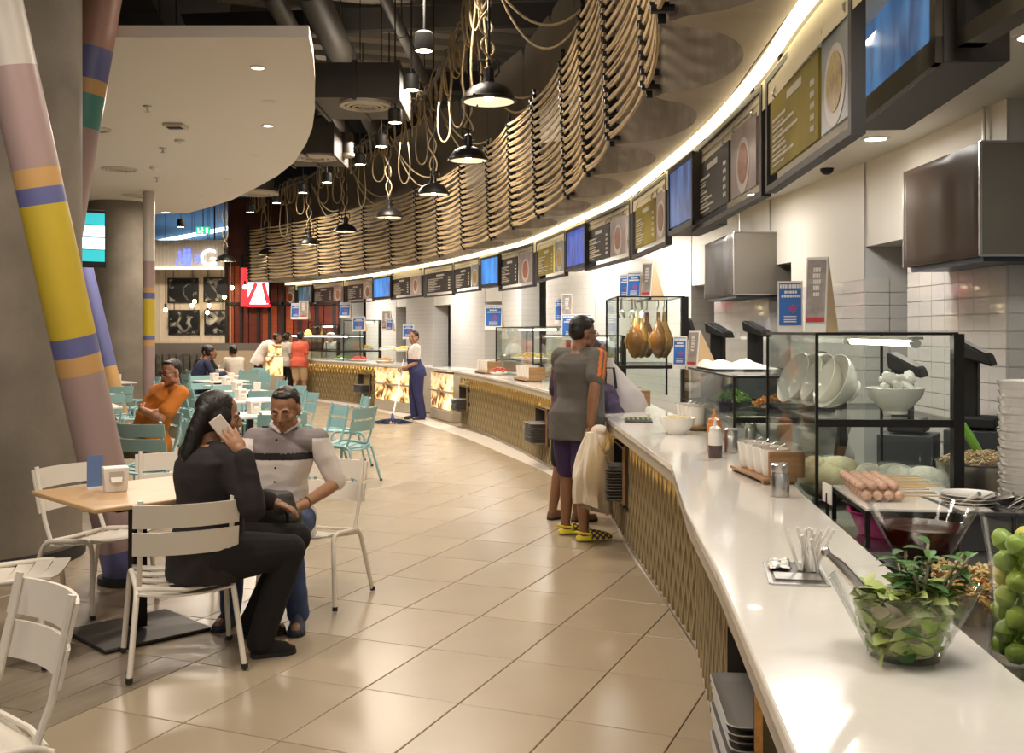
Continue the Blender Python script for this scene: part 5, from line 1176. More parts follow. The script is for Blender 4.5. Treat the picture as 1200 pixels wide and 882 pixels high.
# ---- second, lower glass case with carrots
t = glass_case('low glass case of shredded carrots, middle of the near counter', (1.28,5.9,0), math.pi/2, 1.75, -.62, ZC, [1.10], 1.335, False)
for k, (y, c, lab, cx) in enumerate([(6.25,(.62,.24,.03),'black dish heaped with orange shredded carrot',1.6),(6.15,(.60,.42,.08),'black dish of pale yellow noodles beside the carrot',1.8),(6.75,(.12,.24,.03),'black dish of green chopped onion',1.45)]):
    s = thing('food_dish', lab, 'dish', V(cx,y,1.105)); MB().lathe([(.001,0),(.11,0),(.15,.03),(.155,.035),(.145,.034),(.10,.008),(.001,.008)], 26).build('dish', MBLACK, s); mb = MB()
    for q in range(160):
        a = rn3.random()*6.28; r = .13*math.sqrt(rn3.random()); d = V(rn3.uniform(-1,1),rn3.uniform(-1,1),rn3.uniform(-.3,.6))*.02; p = V(r*math.cos(a), r*math.sin(a), .02+.07*(1-(r/.14)**2)+.02*rn3.random()); mb.bar(p-d, p+d, .006, .006)
    mb.build('shreds', mat('shred_%d' % k, c, .5), s, smooth=False)['kind'] = 'stuff'
for k in range(3):
    white_bowl('white bowl on the lower level of the low glass case, %s from the camera' % ordn[k], V(1.55,6.1+.42*k,ZW+.11), 0, 0, .11, 'bowls in the low glass case')
s = thing('cloth', 'crumpled white cloth lying on top of the low glass case', 'cloth', V(1.55,7.15,1.345)); mb = MB(); n = 18; vs = []
for j in range(n+1):
    for i in range(n+1):
        x, y = -.22+.44*i/n, -.34+.68*j/n; e = 1-max(abs(2*i/n-1), abs(2*j/n-1))**4; vs.append((x+.03*noise.noise(V(x*4,y*4,3)), y, .004+.11*e*abs(noise.noise(V(x*5,y*3,1)))+.02*e))
mb.add(vs, [(j*(n+1)+i, j*(n+1)+i+1, (j+1)*(n+1)+i+1, (j+1)*(n+1)+i) for j in range(n) for i in range(n)]); mb.build('cloth', mat('white_cloth', (.70,.67,.62), .8), s)
# ---- duck case
t = glass_case('tall dark framed glass case with hanging roast ducks', (.98,9.5,0), math.pi/2-.0, 1.1, -.62, ZC, [1.28], 1.92, False, .035)
DUCK = [mat('duck_skin_%d' % k, c, .22, var=.5, vscale=5, coat=.5) for k, c in enumerate([(.24,.10,.022),(.34,.18,.045),(.17,.06,.015)])]
for k in range(5):
    x, y = 1.17+.075*k, 9.75+.13*(k % 3); s = thing('roast_duck', 'glossy roast duck hanging on a hook, %s from the aisle' % ordn[k], 'roast duck', V(x,y,1.34), k*.9, 'roast ducks in the glass case')
    mb = MB(); mb.lathe([(.001,-.0),(.03,.01),(.065,.07),(.078,.15),(.068,.24),(.04,.31),(.022,.36),(.018,.44),(.001,.445)], 20); mb.build('body', DUCK[k % 3], s)
    for q in (-1, 1): MB().limb([V(.055*q,0,.24), V(.085*q,.01,.17), V(.07*q,.02,.10)], [.020,.018,.012], 8).build('wing', DUCK[(k+1) % 3], s)
    MB().tube([(0,0,.44),(.015,0,.47),(0,0,.50),(0,0,.565)], .006, 6).build('hook', STEEL, s)
MB().tube([(.05,-.31,.975),(1.05,-.31,.975)], .012, 8).build('hanging_rail', BLACK, t).location = (0,0,.93)
for k in range(3): p = V(1.02+.11*k, 9.55+.1*k, 1.74); s = thing('heat_lamp', 'small bright spot lamp in the duck case, %s from the aisle' % ordn[k], 'spot lamp', p, 0, 'lamps in the duck case'); MB().lathe([(.001,-.01),(.035,-.012)], 16).build('lens', LAMP, s); MB().lathe([(.038,-.014),(.03,.04),(.012,.06),(.008,.17)], 16).build('shade', STEEL, s)
spot_light('duck_lamp', (1.2,9.7,1.80), 14, WARM, 2.2)
s = thing('rubber_glove', 'dark rubber glove hanging at the right side of the duck case', 'glove', V(1.66,9.62,1.52)); mb = MB(); mb.limb([V(0,0,.17),V(.03,0,.06),V(.06,0,0)], [.035,.04,.035]); 
for q in range(4): mb.limb([V(.05+.015*q,0,0),V(.075+.022*q,0,-.07-.01*q)], [.013,.010], 7)
mb.build('glove', MBLACK, s)
# ---- notice stands
NB = mat('notice_blue', (.02,.12,.42), .4); NW = mat('notice_white', (.70,.68,.63), .5); NT = mat('card_tan', (.52,.36,.20), .6); NR = mat('notice_red', (.45,.03,.04), .5); NG = mat('notice_grey', (.42,.36,.33), .5, var=.5, vscale=14)
def notice(lab, loc, rz, w_, h, kind, lean=.12):
    t = thing('notice_stand', lab, 'sign', loc, rz); 
    def q(x, z, o=0): return V(x, lean*z-o, z)
    mb = MB(); mb.add([q(-w_/2,0), q(w_/2,0), q(w_/2,h), q(-w_/2,h)]+[p+V(0,.008,0) for p in (q(-w_/2,0), q(w_/2,0), q(w_/2,h), q(-w_/2,h))], [(0,1,2,3),(7,6,5,4),(0,4,5,1),(1,5,6,2),(2,6,7,3),(3,7,4,0)]); mb.build('backing', NW, t, smooth=False)
    MB().add([q(-w_*.3,0)+V(0,.01,0), q(w_*.5,0)+V(0,.01,0), q(w_*.5,h)+V(0,.012,0), q(w_*.5,0)+V(0,.24,0)], [(0,1,2),(1,3,2)]).build('rear_strut', NT, t, smooth=False)
    mb = MB(); m = .06*w_; mb.quad(q(-w_/2+m,h*.14,.002), q(w_/2-m,h*.14,.002), q(w_/2-m,h*.96,.002), q(-w_/2+m,h*.96,.002)); f = mb.build('print', NB if kind == 'b' else NG, t, smooth=False)
    mb = MB()
    rows = ((.86,.075,.82),(.76,.05,.45),(.68,.05,.70)) if kind == 'b' else ((.80,.06,.3),(.72,.06,.34),(.64,.06,.3),(.56,.06,.28),(.48,.05,.26))
    for z, hh, ww in rows:
        x = -w_*ww/2
        while x < w_*ww/2: l_ = w_*rn3.uniform(.05,.10); mb.quad(q(x,h*z,.004), q(x+l_,h*z,.004), q(x+l_,h*(z+hh),.004), q(x,h*(z+hh),.004)); x += l_+w_*.018
    if kind == 'b':
        for z in (.30,.24,.20): mb.quad(q(-w_*.25,h*z,.004), q(w_*.25,h*z,.004), q(w_*.25,h*(z+.02),.004), q(-w_*.25,h*(z+.02),.004))
    mb.build('lettering', NW, f, smooth=False)
    mb = MB()
    if kind == 'b':
        for k in range(8): a = k*.785; mb.quad(q(w_*.10,h*.46,.005), q(w_*.10+.16*w_*math.cos(a-.2),h*.46+.16*w_*math.sin(a-.2),.005), q(w_*.10+.20*w_*math.cos(a),h*.46+.20*w_*math.sin(a),.005), q(w_*.10+.16*w_*math.cos(a+.2),h*.46+.16*w_*math.sin(a+.2),.005))
        mb.build('flower_emblem', mat('notice_pink', (.42,.07,.20), .5), f, smooth=False)
    else:
        mb.quad(q(-w_*.42,h*.14,.005), q(w_*.42,h*.14,.005), q(w_*.42,h*.20,.005), q(-w_*.42,h*.20,.005)); mb.build('red_band', NR, f, smooth=False)
    return t
notice('blue notice with white lines and pink flower on the big glass case', dp(926,391,4.95)+V(0,0,.006), -.25, .118, .25, 'b')
notice('tall narrow grey and red notice right of the blue notice', dp(955,391,4.85)+V(0,0,.006), -.55, .10, .36, 'g')
for px, py, Y, w_, h, k, lab, rz in [(731,352,10.2,.10,.26,'b','slim blue notice leftmost on top of the duck case',-.5),(742,351,10.0,.14,.27,'b','wider blue notice in the middle on top of duck case',-.5),(756,351,9.9,.12,.36,'g','tall narrow grey notice on top of the duck case',-.8),(796,432,7.55,.10,.24,'b','slim blue notice on the left end of low glass case',-.4),(810,433,7.4,.10,.28,'g','tall grey notice standing behind the slim blue one on the low glass case',-.9)]:
    notice(lab, dp(px,py,Y), rz, w_, h, k)
# ================================================================ people
def remeshed(mb, name, vox, mats, parent, loc, sm=3, fold=0, fscale=9, mat_fn=None, fold_fn=None):
    me = bpy.data.meshes.new('tmp'); me.from_pydata(mb.v, [], mb.f); o = bpy.data.objects.new('tmp', me); COL.objects.link(o)
    r = o.modifiers.new('r', 'REMESH'); r.mode = 'VOXEL'; r.voxel_size = vox
    if sm: s = o.modifiers.new('s', 'SMOOTH'); s.factor = .5; s.iterations = sm
    dg = bpy.context.evaluated_depsgraph_get(); ev = o.evaluated_get(dg); m2 = bpy.data.meshes.new_from_object(ev); bpy.data.objects.remove(o); bpy.data.meshes.remove(me)
    m2.name = name; m2.materials.clear()
    for m in (mats if isinstance(mats, (list, tuple)) else [mats]): m2.materials.append(m)
    if fold:
        ns = [v.normal.copy() for v in m2.vertices]
        for v, n in zip(m2.vertices, ns):
            c = v.co; a = noise.noise(V(c.x*fscale, c.y*fscale, c.z*fscale*.55)); b = 1-abs(noise.noise(V(c.x*fscale*.7+3, c.y*fscale*.7, c.z*fscale*1.3)))*2
            v.co = c+n*fold*(a*.6+b*.5)
    if mat_fn:
        for p in m2.polygons: p.material_index = mat_fn(p.center)
    l = Vector(loc)
    m2.transform(Matrix.Translation(-l)); m2.polygons.foreach_set('use_smooth', [True]*len(m2.polygons)); m2.update()
    return link(name, m2, parent)
SK1 = mat('skin_tan', (.36,.185,.105), .5, var=.12, vscale=14); SK2 = mat('skin_brown', (.24,.115,.06), .5, var=.12, vscale=14); SK3 = mat('skin_light', (.44,.22,.14), .5, var=.15, vscale=14)
HAIR = mat('black_hair', (.012,.009,.008), .38, bump=.4, bscale=140, stretch=(1,1,.15)); LIPS = mat('lips', (.28,.09,.07), .45); EYEW = mat('eye_white', (.38,.34,.31), .3); IRIS = mat('iris', (.02,.012,.008), .2)
def head_prims(mb, c, R, s=1.0):
    g = lambda x, y, z: c+R@(V(x,y,z)*s); e = lambda x, y, z, r: mb.ell(g(x,y,z), tuple(k*s for k in r), R=R, n=16, m=12)
    e(0,-.012,.035,(.076,.094,.086)); e(0,.022,-.02,(.066,.070,.080)); e(0,.034,-.068,(.050,.050,.044)); e(0,.066,-.100,(.022,.020,.016))
    for q in (-1,1): e(.040*q,.058,-.028,(.024,.026,.024)); e(.077*q,-.006,-.012,(.010,.021,.034)); e(.030*q,.080,.018,(.026,.012,.009)); e(.048*q,.018,-.070,(.022,.036,.026)); e(.012*q,.098,-.036,(.010,.011,.009))
    mb.limb([g(0,.088,.008), g(0,.104,-.030)], [.009*s,.013*s]); e(0,.083,-.060,(.024,.014,.012)); e(0,.078,-.075,(.020,.014,.010))
def face_parts(t, loc, c, R, s, skin, lid=.0015):
    g = lambda x, y, z: c+R@(V(x,y,z)*s)-Vector(loc)
    for q in (-1,1):
        MB().ell(g(.031*q,.079,-.004), (.0135*s,.0105*s,.0075*s), R=R).build('eye', EYEW, t); MB().ell(g(.031*q,.0875,-.005), (.0062*s,.004*s,.0060*s), R=R).build('iris', IRIS, t)
        MB().ell(g(.031*q,.0795,.0045-lid), (.0155*s,.0125*s,.0072*s), R=R).build('eyelid', skin, t); MB().ell(g(.031*q,.0790,-.0125), (.0150*s,.0110*s,.0050*s), R=R).build('eyelid', skin, t)
        MB().limb([g(.014*q,.0925,.020), g(.032*q,.091,.026), g(.050*q,.078,.019)], [.0035*s,.0045*s,.002*s], 7).build('eyebrow', HAIR, t)
    MB().limb([g(-.019,.091,-.064), g(0,.0975,-.061), g(.019,.091,-.064)], [.003*s,.0062*s,.003*s], 8).ell(g(0,.0935,-.071), (.016*s,.006*s,.006*s), R=R).build('lips', LIPS, t)
def hand_prims(mb, w_, d, n, tside, curl=(.5,.5,.5,.5), s=1.0, spread=.12, thumb=.5):
    d = Vector(d).normalized(); n = Vector(n); n = (n-d*n.dot(d)).normalized(); sd = d.cross(n).normalized()*tside
    R = Matrix((sd, d, n)).transposed(); w_ = Vector(w_)
    mb.limb([w_-d*.02*s, w_+d*.03*s], [.026*s,.028*s]); mb.ell(w_+d*.052*s, (.041*s,.046*s,.018*s), R=R)
    for i in range(4):
        o = .031-.0205*i; L = (.068,.077,.072,.056)[i]*s; p = w_+d*(.088-.004*(i in (0,3)))*s+sd*o*s; a = 0
        dd = (d+sd*(spread*(1.5-i)/1.5)).normalized(); pts = [p-d*.02*s, p]
        for f, seg in ((.55,.45),(1.0,.32),(.8,.25)):
            a += curl[i]*f; pts.append(pts[-1]+(dd*math.cos(a)+n*math.sin(a))*L*seg)
        mb.limb(pts, [.0095*s,.0098*s,.0088*s,.0080*s,.0066*s], 8)
    p = w_+d*.022*s+sd*.028*s; d1 = (d*.62+sd*.65+n*.35).normalized(); d2 = (d*.9+sd*(.35-thumb*.5)+n*(.2+thumb*.5)).normalized()
    mb.limb([p-sd*.01*s, p+d1*.034*s, p+d1*.034*s+d2*.030*s, p+d1*.034*s+d2*.054*s], [.014*s,.0125*s,.0105*s,.008*s], 8)
def torso_prims(mb, pel, chest, neck, rp, rc, infl=0, bulk=1.0, belly=0, low=-.10, flare=0):
    rp = Vector(rp).normalized(); rc = Vector(rc).normalized(); pel, chest, neck = Vector(pel), Vector(chest), Vector(neck)
    prof = [(low,.162,.115),(0,.168,.118),(.22,.152,.112),(.45,.152,.115),(.66,.172,.122),(.82,.178,.112),(.92,.150,.090),(1.0,.085,.068)]
    rs = []
    for t_, a, b in prof:
        p = pel*(1-t_)**2+(chest*2-(pel+neck)*.5)*2*t_*(1-t_)+neck*t_*t_ if 0 <= t_ else pel+(pel-chest).normalized()*(-t_)*.9
        p2 = pel*(1-t_-.02)**2+(chest*2-(pel+neck)*.5)*2*(t_+.02)*(1-t_-.02)+neck*(t_+.02)**2 if t_ >= 0 else p+(chest-pel).normalized()*.01
        up = (p2-p).normalized(); x = rp.lerp(rc, max(0, t_)).normalized(); x = (x-up*x.dot(up)).normalized(); f = up.cross(x)
        aa = a*bulk+infl+flare*max(0, min(1, 1-t_/.25)); bb = b*bulk+infl+flare*1.4*max(0, min(1, 1-t_/.25)); q = p+f*belly*max(0, 1-abs(t_-.28)/.35)
        bb += belly*.6*max(0, 1-abs(t_-.28)/.4)
        n = 28; rs.append([q+x*aa*math.copysign(abs(math.cos(k))**.85, math.cos(k))+f*bb*math.copysign(abs(math.sin(k))**.85, math.sin(k)) for k in [2*math.pi*j/n for j in range(n)]])
    mb.rings(rs)
def person(lab, J, skin=SK1, vox=.006, shirt=None, sleeve='short', pants=None, plen='long', hair='short', bulk=1.0, belly=0, hs=1.0, shoes=None, hands=True, shirt_mat_fn=None, pants_mat_fn=None, fold=.006, faced=True, group=None, armr=1.0, legr=1.0, hair_mat=None, shirt_low=-.14, sole=None, hairkw=None, shirt_open=None, lid=.0, flare=.02):
    g = {k: (Vector(v) if k not in ('hand_l','hand_r') else v) for k, v in J.items()}
    pel, chest, neck, head = g['pel'], g['chest'], g['neck'], g['head']
    loc = V(pel.x, pel.y, 0.007); t = thing('person', lab, 'person', loc, 0, group)
    f = g['face'].normalized(); up = g.get('hup', V(0,0,1)); r = f.cross(up).normalized(); up = r.cross(f); R = Matrix((r, f, up)).transposed()
    rp, rc = g['rp'], g['rc']
    mb = MB(); head_prims(mb, head, R, hs); nb = head+R@V(0,-.022,-.075)*hs
    mb.limb([nb, neck+V(0,0,.02), neck-V(0,0,.03)], [.052*hs,.054*hs,.062*hs], 16)
    torso_prims(mb, pel, chest, neck, rp, rc, -.012, bulk, belly)
    for s in 'lr':
        S, E_, W_ = g['s'+s], g['e'+s], g['w'+s]; mb.limb([S, S.lerp(E_,.5), E_, E_.lerp(W_,.35), W_], [.050*armr,.044*armr,.036*armr,.038*armr,.026*armr], 14); mb.limb([neck-V(0,0,.03), S], [.06,.052*armr], 12)
        if hands and 'hand_'+s in J:
            d, n, th, curl = J['hand_'+s][:4]; hand_prims(mb, W_, d, n, th, curl, s=1.0)
        H, K, A = g['h'+s], g['k'+s], g['a'+s]; mb.limb([pel.lerp(H,.6), H, H.lerp(K,.5), K, K.lerp(A,.3), A, A-V(0,0,.03)], [.085*bulk,.084*bulk*legr,.070*bulk*legr,.053*legr,.054*legr,.036,.036], 14)
        ft = g['t'+s]; mb.limb([A-V(0,0,.03), A.lerp(ft,.6)-V(0,0,.025), ft], [.036,.030,.024], 10)
    b = remeshed(mb, 'body', vox, skin, t, loc, 2)
    if shirt:
        mb = MB(); torso_prims(mb, pel, chest, neck-V(0,0,.012), rp, rc, .012, bulk, belly, low=shirt_low, flare=flare)
        for s in 'lr':
            S, E_, W_ = g['s'+s], g['e'+s], g['w'+s]; mb.limb([neck-V(0,0,.045), S], [.068,.066*armr], 14)
            if sleeve == 'short': mb.limb([S, S.lerp(E_,.72)], [.068*armr,.064*armr], 16)
            elif sleeve == 'elbow': mb.limb([S, S.lerp(E_,.5), E_.lerp(S,.06)], [.068*armr,.062*armr,.056*armr], 16)
            elif sleeve == 'long': mb.limb([S, S.lerp(E_,.5), E_, E_.lerp(W_,.5), W_.lerp(E_,.08)], [.068*armr,.062*armr,.052*armr,.047*armr,.040*armr], 16)
        remeshed(mb, 'shirt', vox*1.1, shirt, t, loc, 3, fold, 9, shirt_mat_fn)
    if pants:
        mb = MB(); torso_prims(mb, pel, chest, neck, rp, rc, .004, bulk, belly*.4); mb = MB()
        for s in 'lr':
            H, K, A = g['h'+s], g['k'+s], g['a'+s]; mb.limb([pel+V(0,0,.06), pel], [.115*bulk,.12*bulk], 16); mb.limb([H+(pel-H)*.3+V(0,0,.06), H], [.10*bulk,.105*bulk], 16)
            if plen == 'long': mb.limb([H, H.lerp(K,.5), K, K.lerp(A,.4), A-V(0,0,.015)], [.100*bulk*legr,.086*bulk*legr,.068*legr,.064*legr,.056*legr], 16)
            elif plen == 'knee': mb.limb([H, H.lerp(K,.5), H.lerp(K,.88)], [.104*bulk*legr,.094*bulk*legr,.084*legr], 16)
            elif plen == 'mid': mb.limb([H, H.lerp(K,.35), H.lerp(K,.62)], [.104*bulk*legr,.096*bulk*legr,.090*legr], 16)
        remeshed(mb, 'trousers', vox*1.1, pants, t, loc, 3, fold, 8, pants_mat_fn)
    if shoes:
        for s in 'lr':
            A, ft = g['a'+s], g['t'+s]; d = (ft-A); d.z = 0; L = d.length+.05; d.normalize(); hl = A-d*.045; x = V(-d.y,d.x,0); z0 = g['ground'].z if 'ground' in g else .007
            Rs = Matrix((x, d, V(0,0,1))).transposed(); mb = MB(); h0 = V(hl.x,hl.y,z0); rs = []
            for u, w_, h in ((0,.020,.055),(.04,.034,.075),(.25,.036,.085),(.45,.040,.066),(.72,.047,.050),(.9,.036,.040),(1.0,.014,.026)):
                h *= 1.3 if shoes.name.startswith('navy') and u < .6 else 1; c = h0+d*(L+.02)*u; rs.append([c+x*(w_*math.cos(k))+V(0,0,max(0.012 if math.sin(k) < 0 else .012, .012+h*max(0,math.sin(k))) - .004*(math.sin(k) < 0)) for k in [2*math.pi*j/16 for j in range(16)]])
            mb.rings(rs); sh = remeshed(mb, 'shoe', .006, shoes, t, loc, 2)
            mb = MB(); pts = [(h0+d*(L+.02)*u, w_) for u, w_ in ((0,.022),(.05,.037),(.3,.039),(.5,.043),(.75,.050),(.93,.038),(1.01,.016))]
            poly = [p+x*w_ for p, w_ in pts]+[p-x*w_ for p, w_ in pts[::-1]]; mb.prism([(p.x-loc.x,p.y-loc.y) for p in poly], z0-loc.z, z0-loc.z+.018); mb.build('sole', sole or MBLACK, sh, smooth=False)
    if faced and vox < .0085:
        face_parts(t, loc, head, R, hs, skin, lid)
    hm = hair_mat or HAIR; gg = lambda x, y, z: head+R@(V(x,y,z)*hs); e = lambda m, x, y, z, rr: m.ell(gg(x,y,z), tuple(k*hs for k in rr), R=R, n=20, m=14)
    if hair == 'short':
        mb = MB(); e(mb,0,-.022,.050,(.080,.094,.082)); e(mb,0,-.045,.012,(.076,.070,.078)); e(mb,0,.030,.092,(.055,.045,.026)); remeshed(mb, 'hair', min(vox,.006), hm, t, loc, 1, .003, 60)
    elif hair == 'crop':
        mb = MB(); e(mb,0,-.024,.046,(.0785,.092,.0785)); e(mb,0,-.045,.010,(.0755,.068,.066)); e(mb,0,.032,.090,(.054,.036,.020)); remeshed(mb, 'hair', min(vox,.006), hm, t, loc, 1, .002, 90)
    elif hair == 'bun':
        mb = MB(); e(mb,0,-.024,.046,(.083,.096,.082)); e(mb,0,-.05,.0,(.078,.066,.074)); e(mb,0,-.125,.03,(.035,.035,.035)); remeshed(mb, 'hair', min(vox,.007), hm, t, loc, 1, .003, 50)
    elif hair == 'long':
        mb = MB(); e(mb,0,-.026,.046,(.087,.098,.084)); e(mb,0,-.055,-.01,(.086,.070,.09)); e(mb,.058,-.0,-.005,(.034,.06,.07)); e(mb,-.058,-.0,-.005,(.034,.06,.07))
        for k in range(15):
            x = -.066+.0094*k; pts = [gg(x*.9,-.075,.02), gg(x*1.15,-.105,-.08), gg(x*1.35,-.115-.01*math.sin(k),-.19), gg(x*1.35+.01*math.sin(k*2),-.105,-.30-.02*math.sin(k*1.7))]; mb.limb(pts, [.042,.040,.036,.014], 10)
        remeshed(mb, 'hair', min(vox,.006), hm, t, loc, 4, .0025, 60)
    return t, loc, R
def stand_pose(x, y, fx, fy, h=1.65, lean=0, wx=.0, arms=None, step=.12):
    s = h/1.68; f = V(fx,fy,0).normalized(); r = f.cross(V(0,0,1)); o = V(x,y,.007)
    J = dict(pel=o+V(0,0,.92*s), chest=o+f*(.03+lean*.3)*s+V(0,0,1.17*s), neck=o+f*(.02+lean)*s+V(0,0,1.40*s-lean*.3), head=o+f*(.06+lean*1.25)*s+V(0,0,1.535*s-lean*.4), face=f, rp=r, rc=r)
    for k, q in (('l',-1),('r',1)):
        J['s'+k] = J['neck']+r*q*.165*s+V(0,0,-.055*s); J['e'+k] = J['s'+k]+r*q*.04+f*-.02+V(0,0,-.28*s); J['w'+k] = J['e'+k]+f*.06+V(0,0,-.245*s)
        J['h'+k] = J['pel']+r*q*.09*s+V(0,0,-.04); J['k'+k] = o+r*q*.095*s+f*(.02+q*step*.3)+V(0,0,.48*s); J['a'+k] = o+r*q*.10*s+f*(q*step*.5-.03)+V(0,0,.09); J['t'+k] = J['a'+k]+f*.155+r*q*.03+V(0,0,-.055)
        J['hand_'+k] = ((0,0,-1), tuple(-r*q), 1 if q < 0 else -1, (.5,.5,.55,.6))
    if arms: J.update(arms)
    return J
# thumb side: hand_prims uses d x n * tside
DARKC = mat('blazer_charcoal', (.020,.0155,.0165), .9, var=.2, vscale=20); BLACKC = mat('black_cloth', (.009,.008,.009), .9); JEAN = mat('blue_jeans', (.045,.075,.19), .8, var=.25, vscale=18)
SHW = mat('shirt_white', (.80,.75,.72), .8); SHG = mat('shirt_grey', (.24,.21,.215), .8); SHB = mat('shirt_band', (.02,.018,.022), .8)
# --- woman on the phone
pel = V(-1.50,5.00,.54)
J = dict(pel=pel, chest=pel+V(.01,.02,.27), neck=V(-1.49,5.04,1.045), head=V(-1.445,5.06,1.180), face=V(.95,.26,-.12), rp=V(.46,-.89,0), rc=V(.62,-.78,0),
    sr=V(-1.385,4.935,.985), er=V(-1.235,4.865,.760), wr=V(-1.285,4.90,1.015), sl=V(-1.60,5.16,.985), el=V(-1.45,5.33,.77), wl=V(-1.24,5.28,.72),
    hr=pel+V(.05,-.09,-.03), kr=V(-1.10,5.08,.52), ar=V(-1.235,5.02,.095), tr=V(-1.10,5.08,.04), hl=pel+V(-.02,.09,-.03), kl=V(-1.13,5.36,.52), al=V(-1.36,5.34,.095), tl=V(-1.22,5.40,.04),
    hand_r=((-.62,.14,.77), (-.2,.97,.0), 1, (.22,.25,.3,.4)), hand_l=((.9,.1,-.3), (0,0,-1), 1, (.4,.4,.4,.4)))
woman, wl_, wR = person('woman in dark blazer with long black hair, phone at her ear, on cream chair', J, SK1, .006, DARKC, 'long', BLACKC, 'long', 'long', 1.16, .02, 1.0, BLACKC, fold=.007, armr=1.18, legr=1.1, shirt_low=-.16)
t = thing('mobile_phone', 'white mobile phone the woman holds to her ear', 'phone', V(-1.395,4.950,1.125))
n_ = V(.30,-.94,.10).normalized(); l_ = (V(0,0,.80)-V(.93,.30,0)*.60); l_ = (l_-n_*l_.dot(n_)).normalized(); Rp = Matrix((n_, l_.cross(n_), l_)).transposed(); t.rotation_euler = Rp.to_euler()
MB().box((0,0,0),(.009,.070,.140)).build('body', mat('phone_gold', (.62,.55,.47), .3), t, bevel=.004); MB().lathe([(.001,.0055),(.007,.0055),(.007,.0045)], 14, R=Matrix.Rotation(-math.pi/2, 3, 'Y'), c=(0,.0,.02)).build('emblem', mat('emblem_grey', (.30,.27,.24), .3), t); MB().box((-.0055,.02,.055),(.003,.018,.010)).build('lens', MBLACK, t)
# --- seated man
pel = V(-1.33,5.92,.55)
J = dict(pel=pel, chest=pel+V(-.0,-.06,.24), neck=V(-1.285,5.80,1.035), head=V(-1.275,5.755,1.165), face=V(-.10,-.96,-.30), rp=V(-1,.05,0), rc=V(-1,.02,0),
    sl=V(-1.105,5.80,.985), el=V(-1.0,5.86,.735), wl=V(-1.14,5.56,.655), sr=V(-1.455,5.80,.985), er=V(-1.56,5.74,.74), wr=V(-1.47,5.53,.66),
    hl=pel+V(.10,-.05,-.03), kl=V(-1.19,5.46,.535), al=V(-1.15,5.50,.10), tl=V(-1.13,5.345,.045), hr=pel+V(-.10,-.05,-.03), kr=V(-1.49,5.46,.535), ar=V(-1.53,5.58,.10), tr=V(-1.56,5.43,.045),
    hand_l=((-.75,-.4,-.25), (.1,.1,-1), -1, (.35,.4,.45,.5)), hand_r=((.5,-.6,-.2), (0,0,-1), 1, (.4,.4,.4,.4)))
def sh_fn(c): return 1 if c.z > .905 and c.y < 5.95 else (2 if c.z > .872 and abs(c.x+1.285) < .20 else 0)
def sh_fn(c):
    if abs(c.x+1.285) > .165 and c.z < 1.0: return 0
    return 1 if c.z > .918 else (2 if c.z > .880 else 0)
man, ml, mR = person('seated man in white and grey shirt with black chest band and blue jeans', J, SK1, .006, [SHW,SHG,SHB], 'elbow', JEAN, 'long', 'crop', .98, .02, 1.0, mat('navy_sneaker', (.03,.045,.085), .6), shirt_mat_fn=sh_fn, fold=.009, lid=.006)
mb = MB(); 
for s in (-1,1): mb.limb([V(-1.285+.015*s,5.735,1.035), V(-1.285+.065*s,5.755,1.075), V(-1.285+.07*s,5.83,1.09)], [.010,.016,.016], 8)
remeshed(mb, 'collar', .006, [SHW], man, ml, 1)
for k in range(5): MB().ell(V(-1.30,5.70-.012*k+.0*k,1.0-.075*k)-ml-V(0,.045+.004*k,0), (.006,.004,.006)).build('button', BLACKC, man)
MB().lathe([(.031,-.008),(.034,0),(.031,.008)], 20, c=V(-1.12,5.60,.665)-ml, R=frame_from((-.75,-.55,-.2))).build('wristband', mat('wrist_beads', (.05,.03,.02), .5), man)
mb = MB(); mb.tube([pel+V(.17*math.cos(a), -.03+.135*math.sin(a), .085) for a in [2*math.pi*k/28 for k in range(28)]], .017, 8, closed=True); mb2 = MB(); mb2.v = [tuple(Vector(v)-ml) for v in mb.v]; mb2.f = mb.f; mb2.m = mb.m; mb2.build('belt', mat('belt_dark', (.03,.025,.022), .4), man)
MB().box(V(-1.33,5.745,.635)-ml,(.05,.02,.04)).build('belt_buckle', STEEL, man)
# handbag in between
t = thing('handbag', 'dark grey leather bag held in the lap between man and woman', 'bag', (-1.30,5.42,.655), .3)
mb = MB(); mb.limb([V(-.14,0,-.03),V(.13,0,-.05)], [.07,.06], 12); mb.limb([V(-.12,0,.07),V(.10,0,.06)], [.045,.04], 12); mb.ell((0,0,.0),(.16,.07,.11))
remeshed(mb, 'bag_body', .008, mat('bag_leather', (.055,.055,.052), .5, var=.2), t, (0,0,0), 3, .006, 14); MB().tube([(.09,-.07,.04),(.12,-.10,-.10),(.14,-.09,-.2)], .010, 8).build('strap', MBLACK, t); MB().tube([(-.13,-.075,.03),(0,-.085,.05),(.12,-.075,.02)], .006, 6).build('zip', STEEL, t)
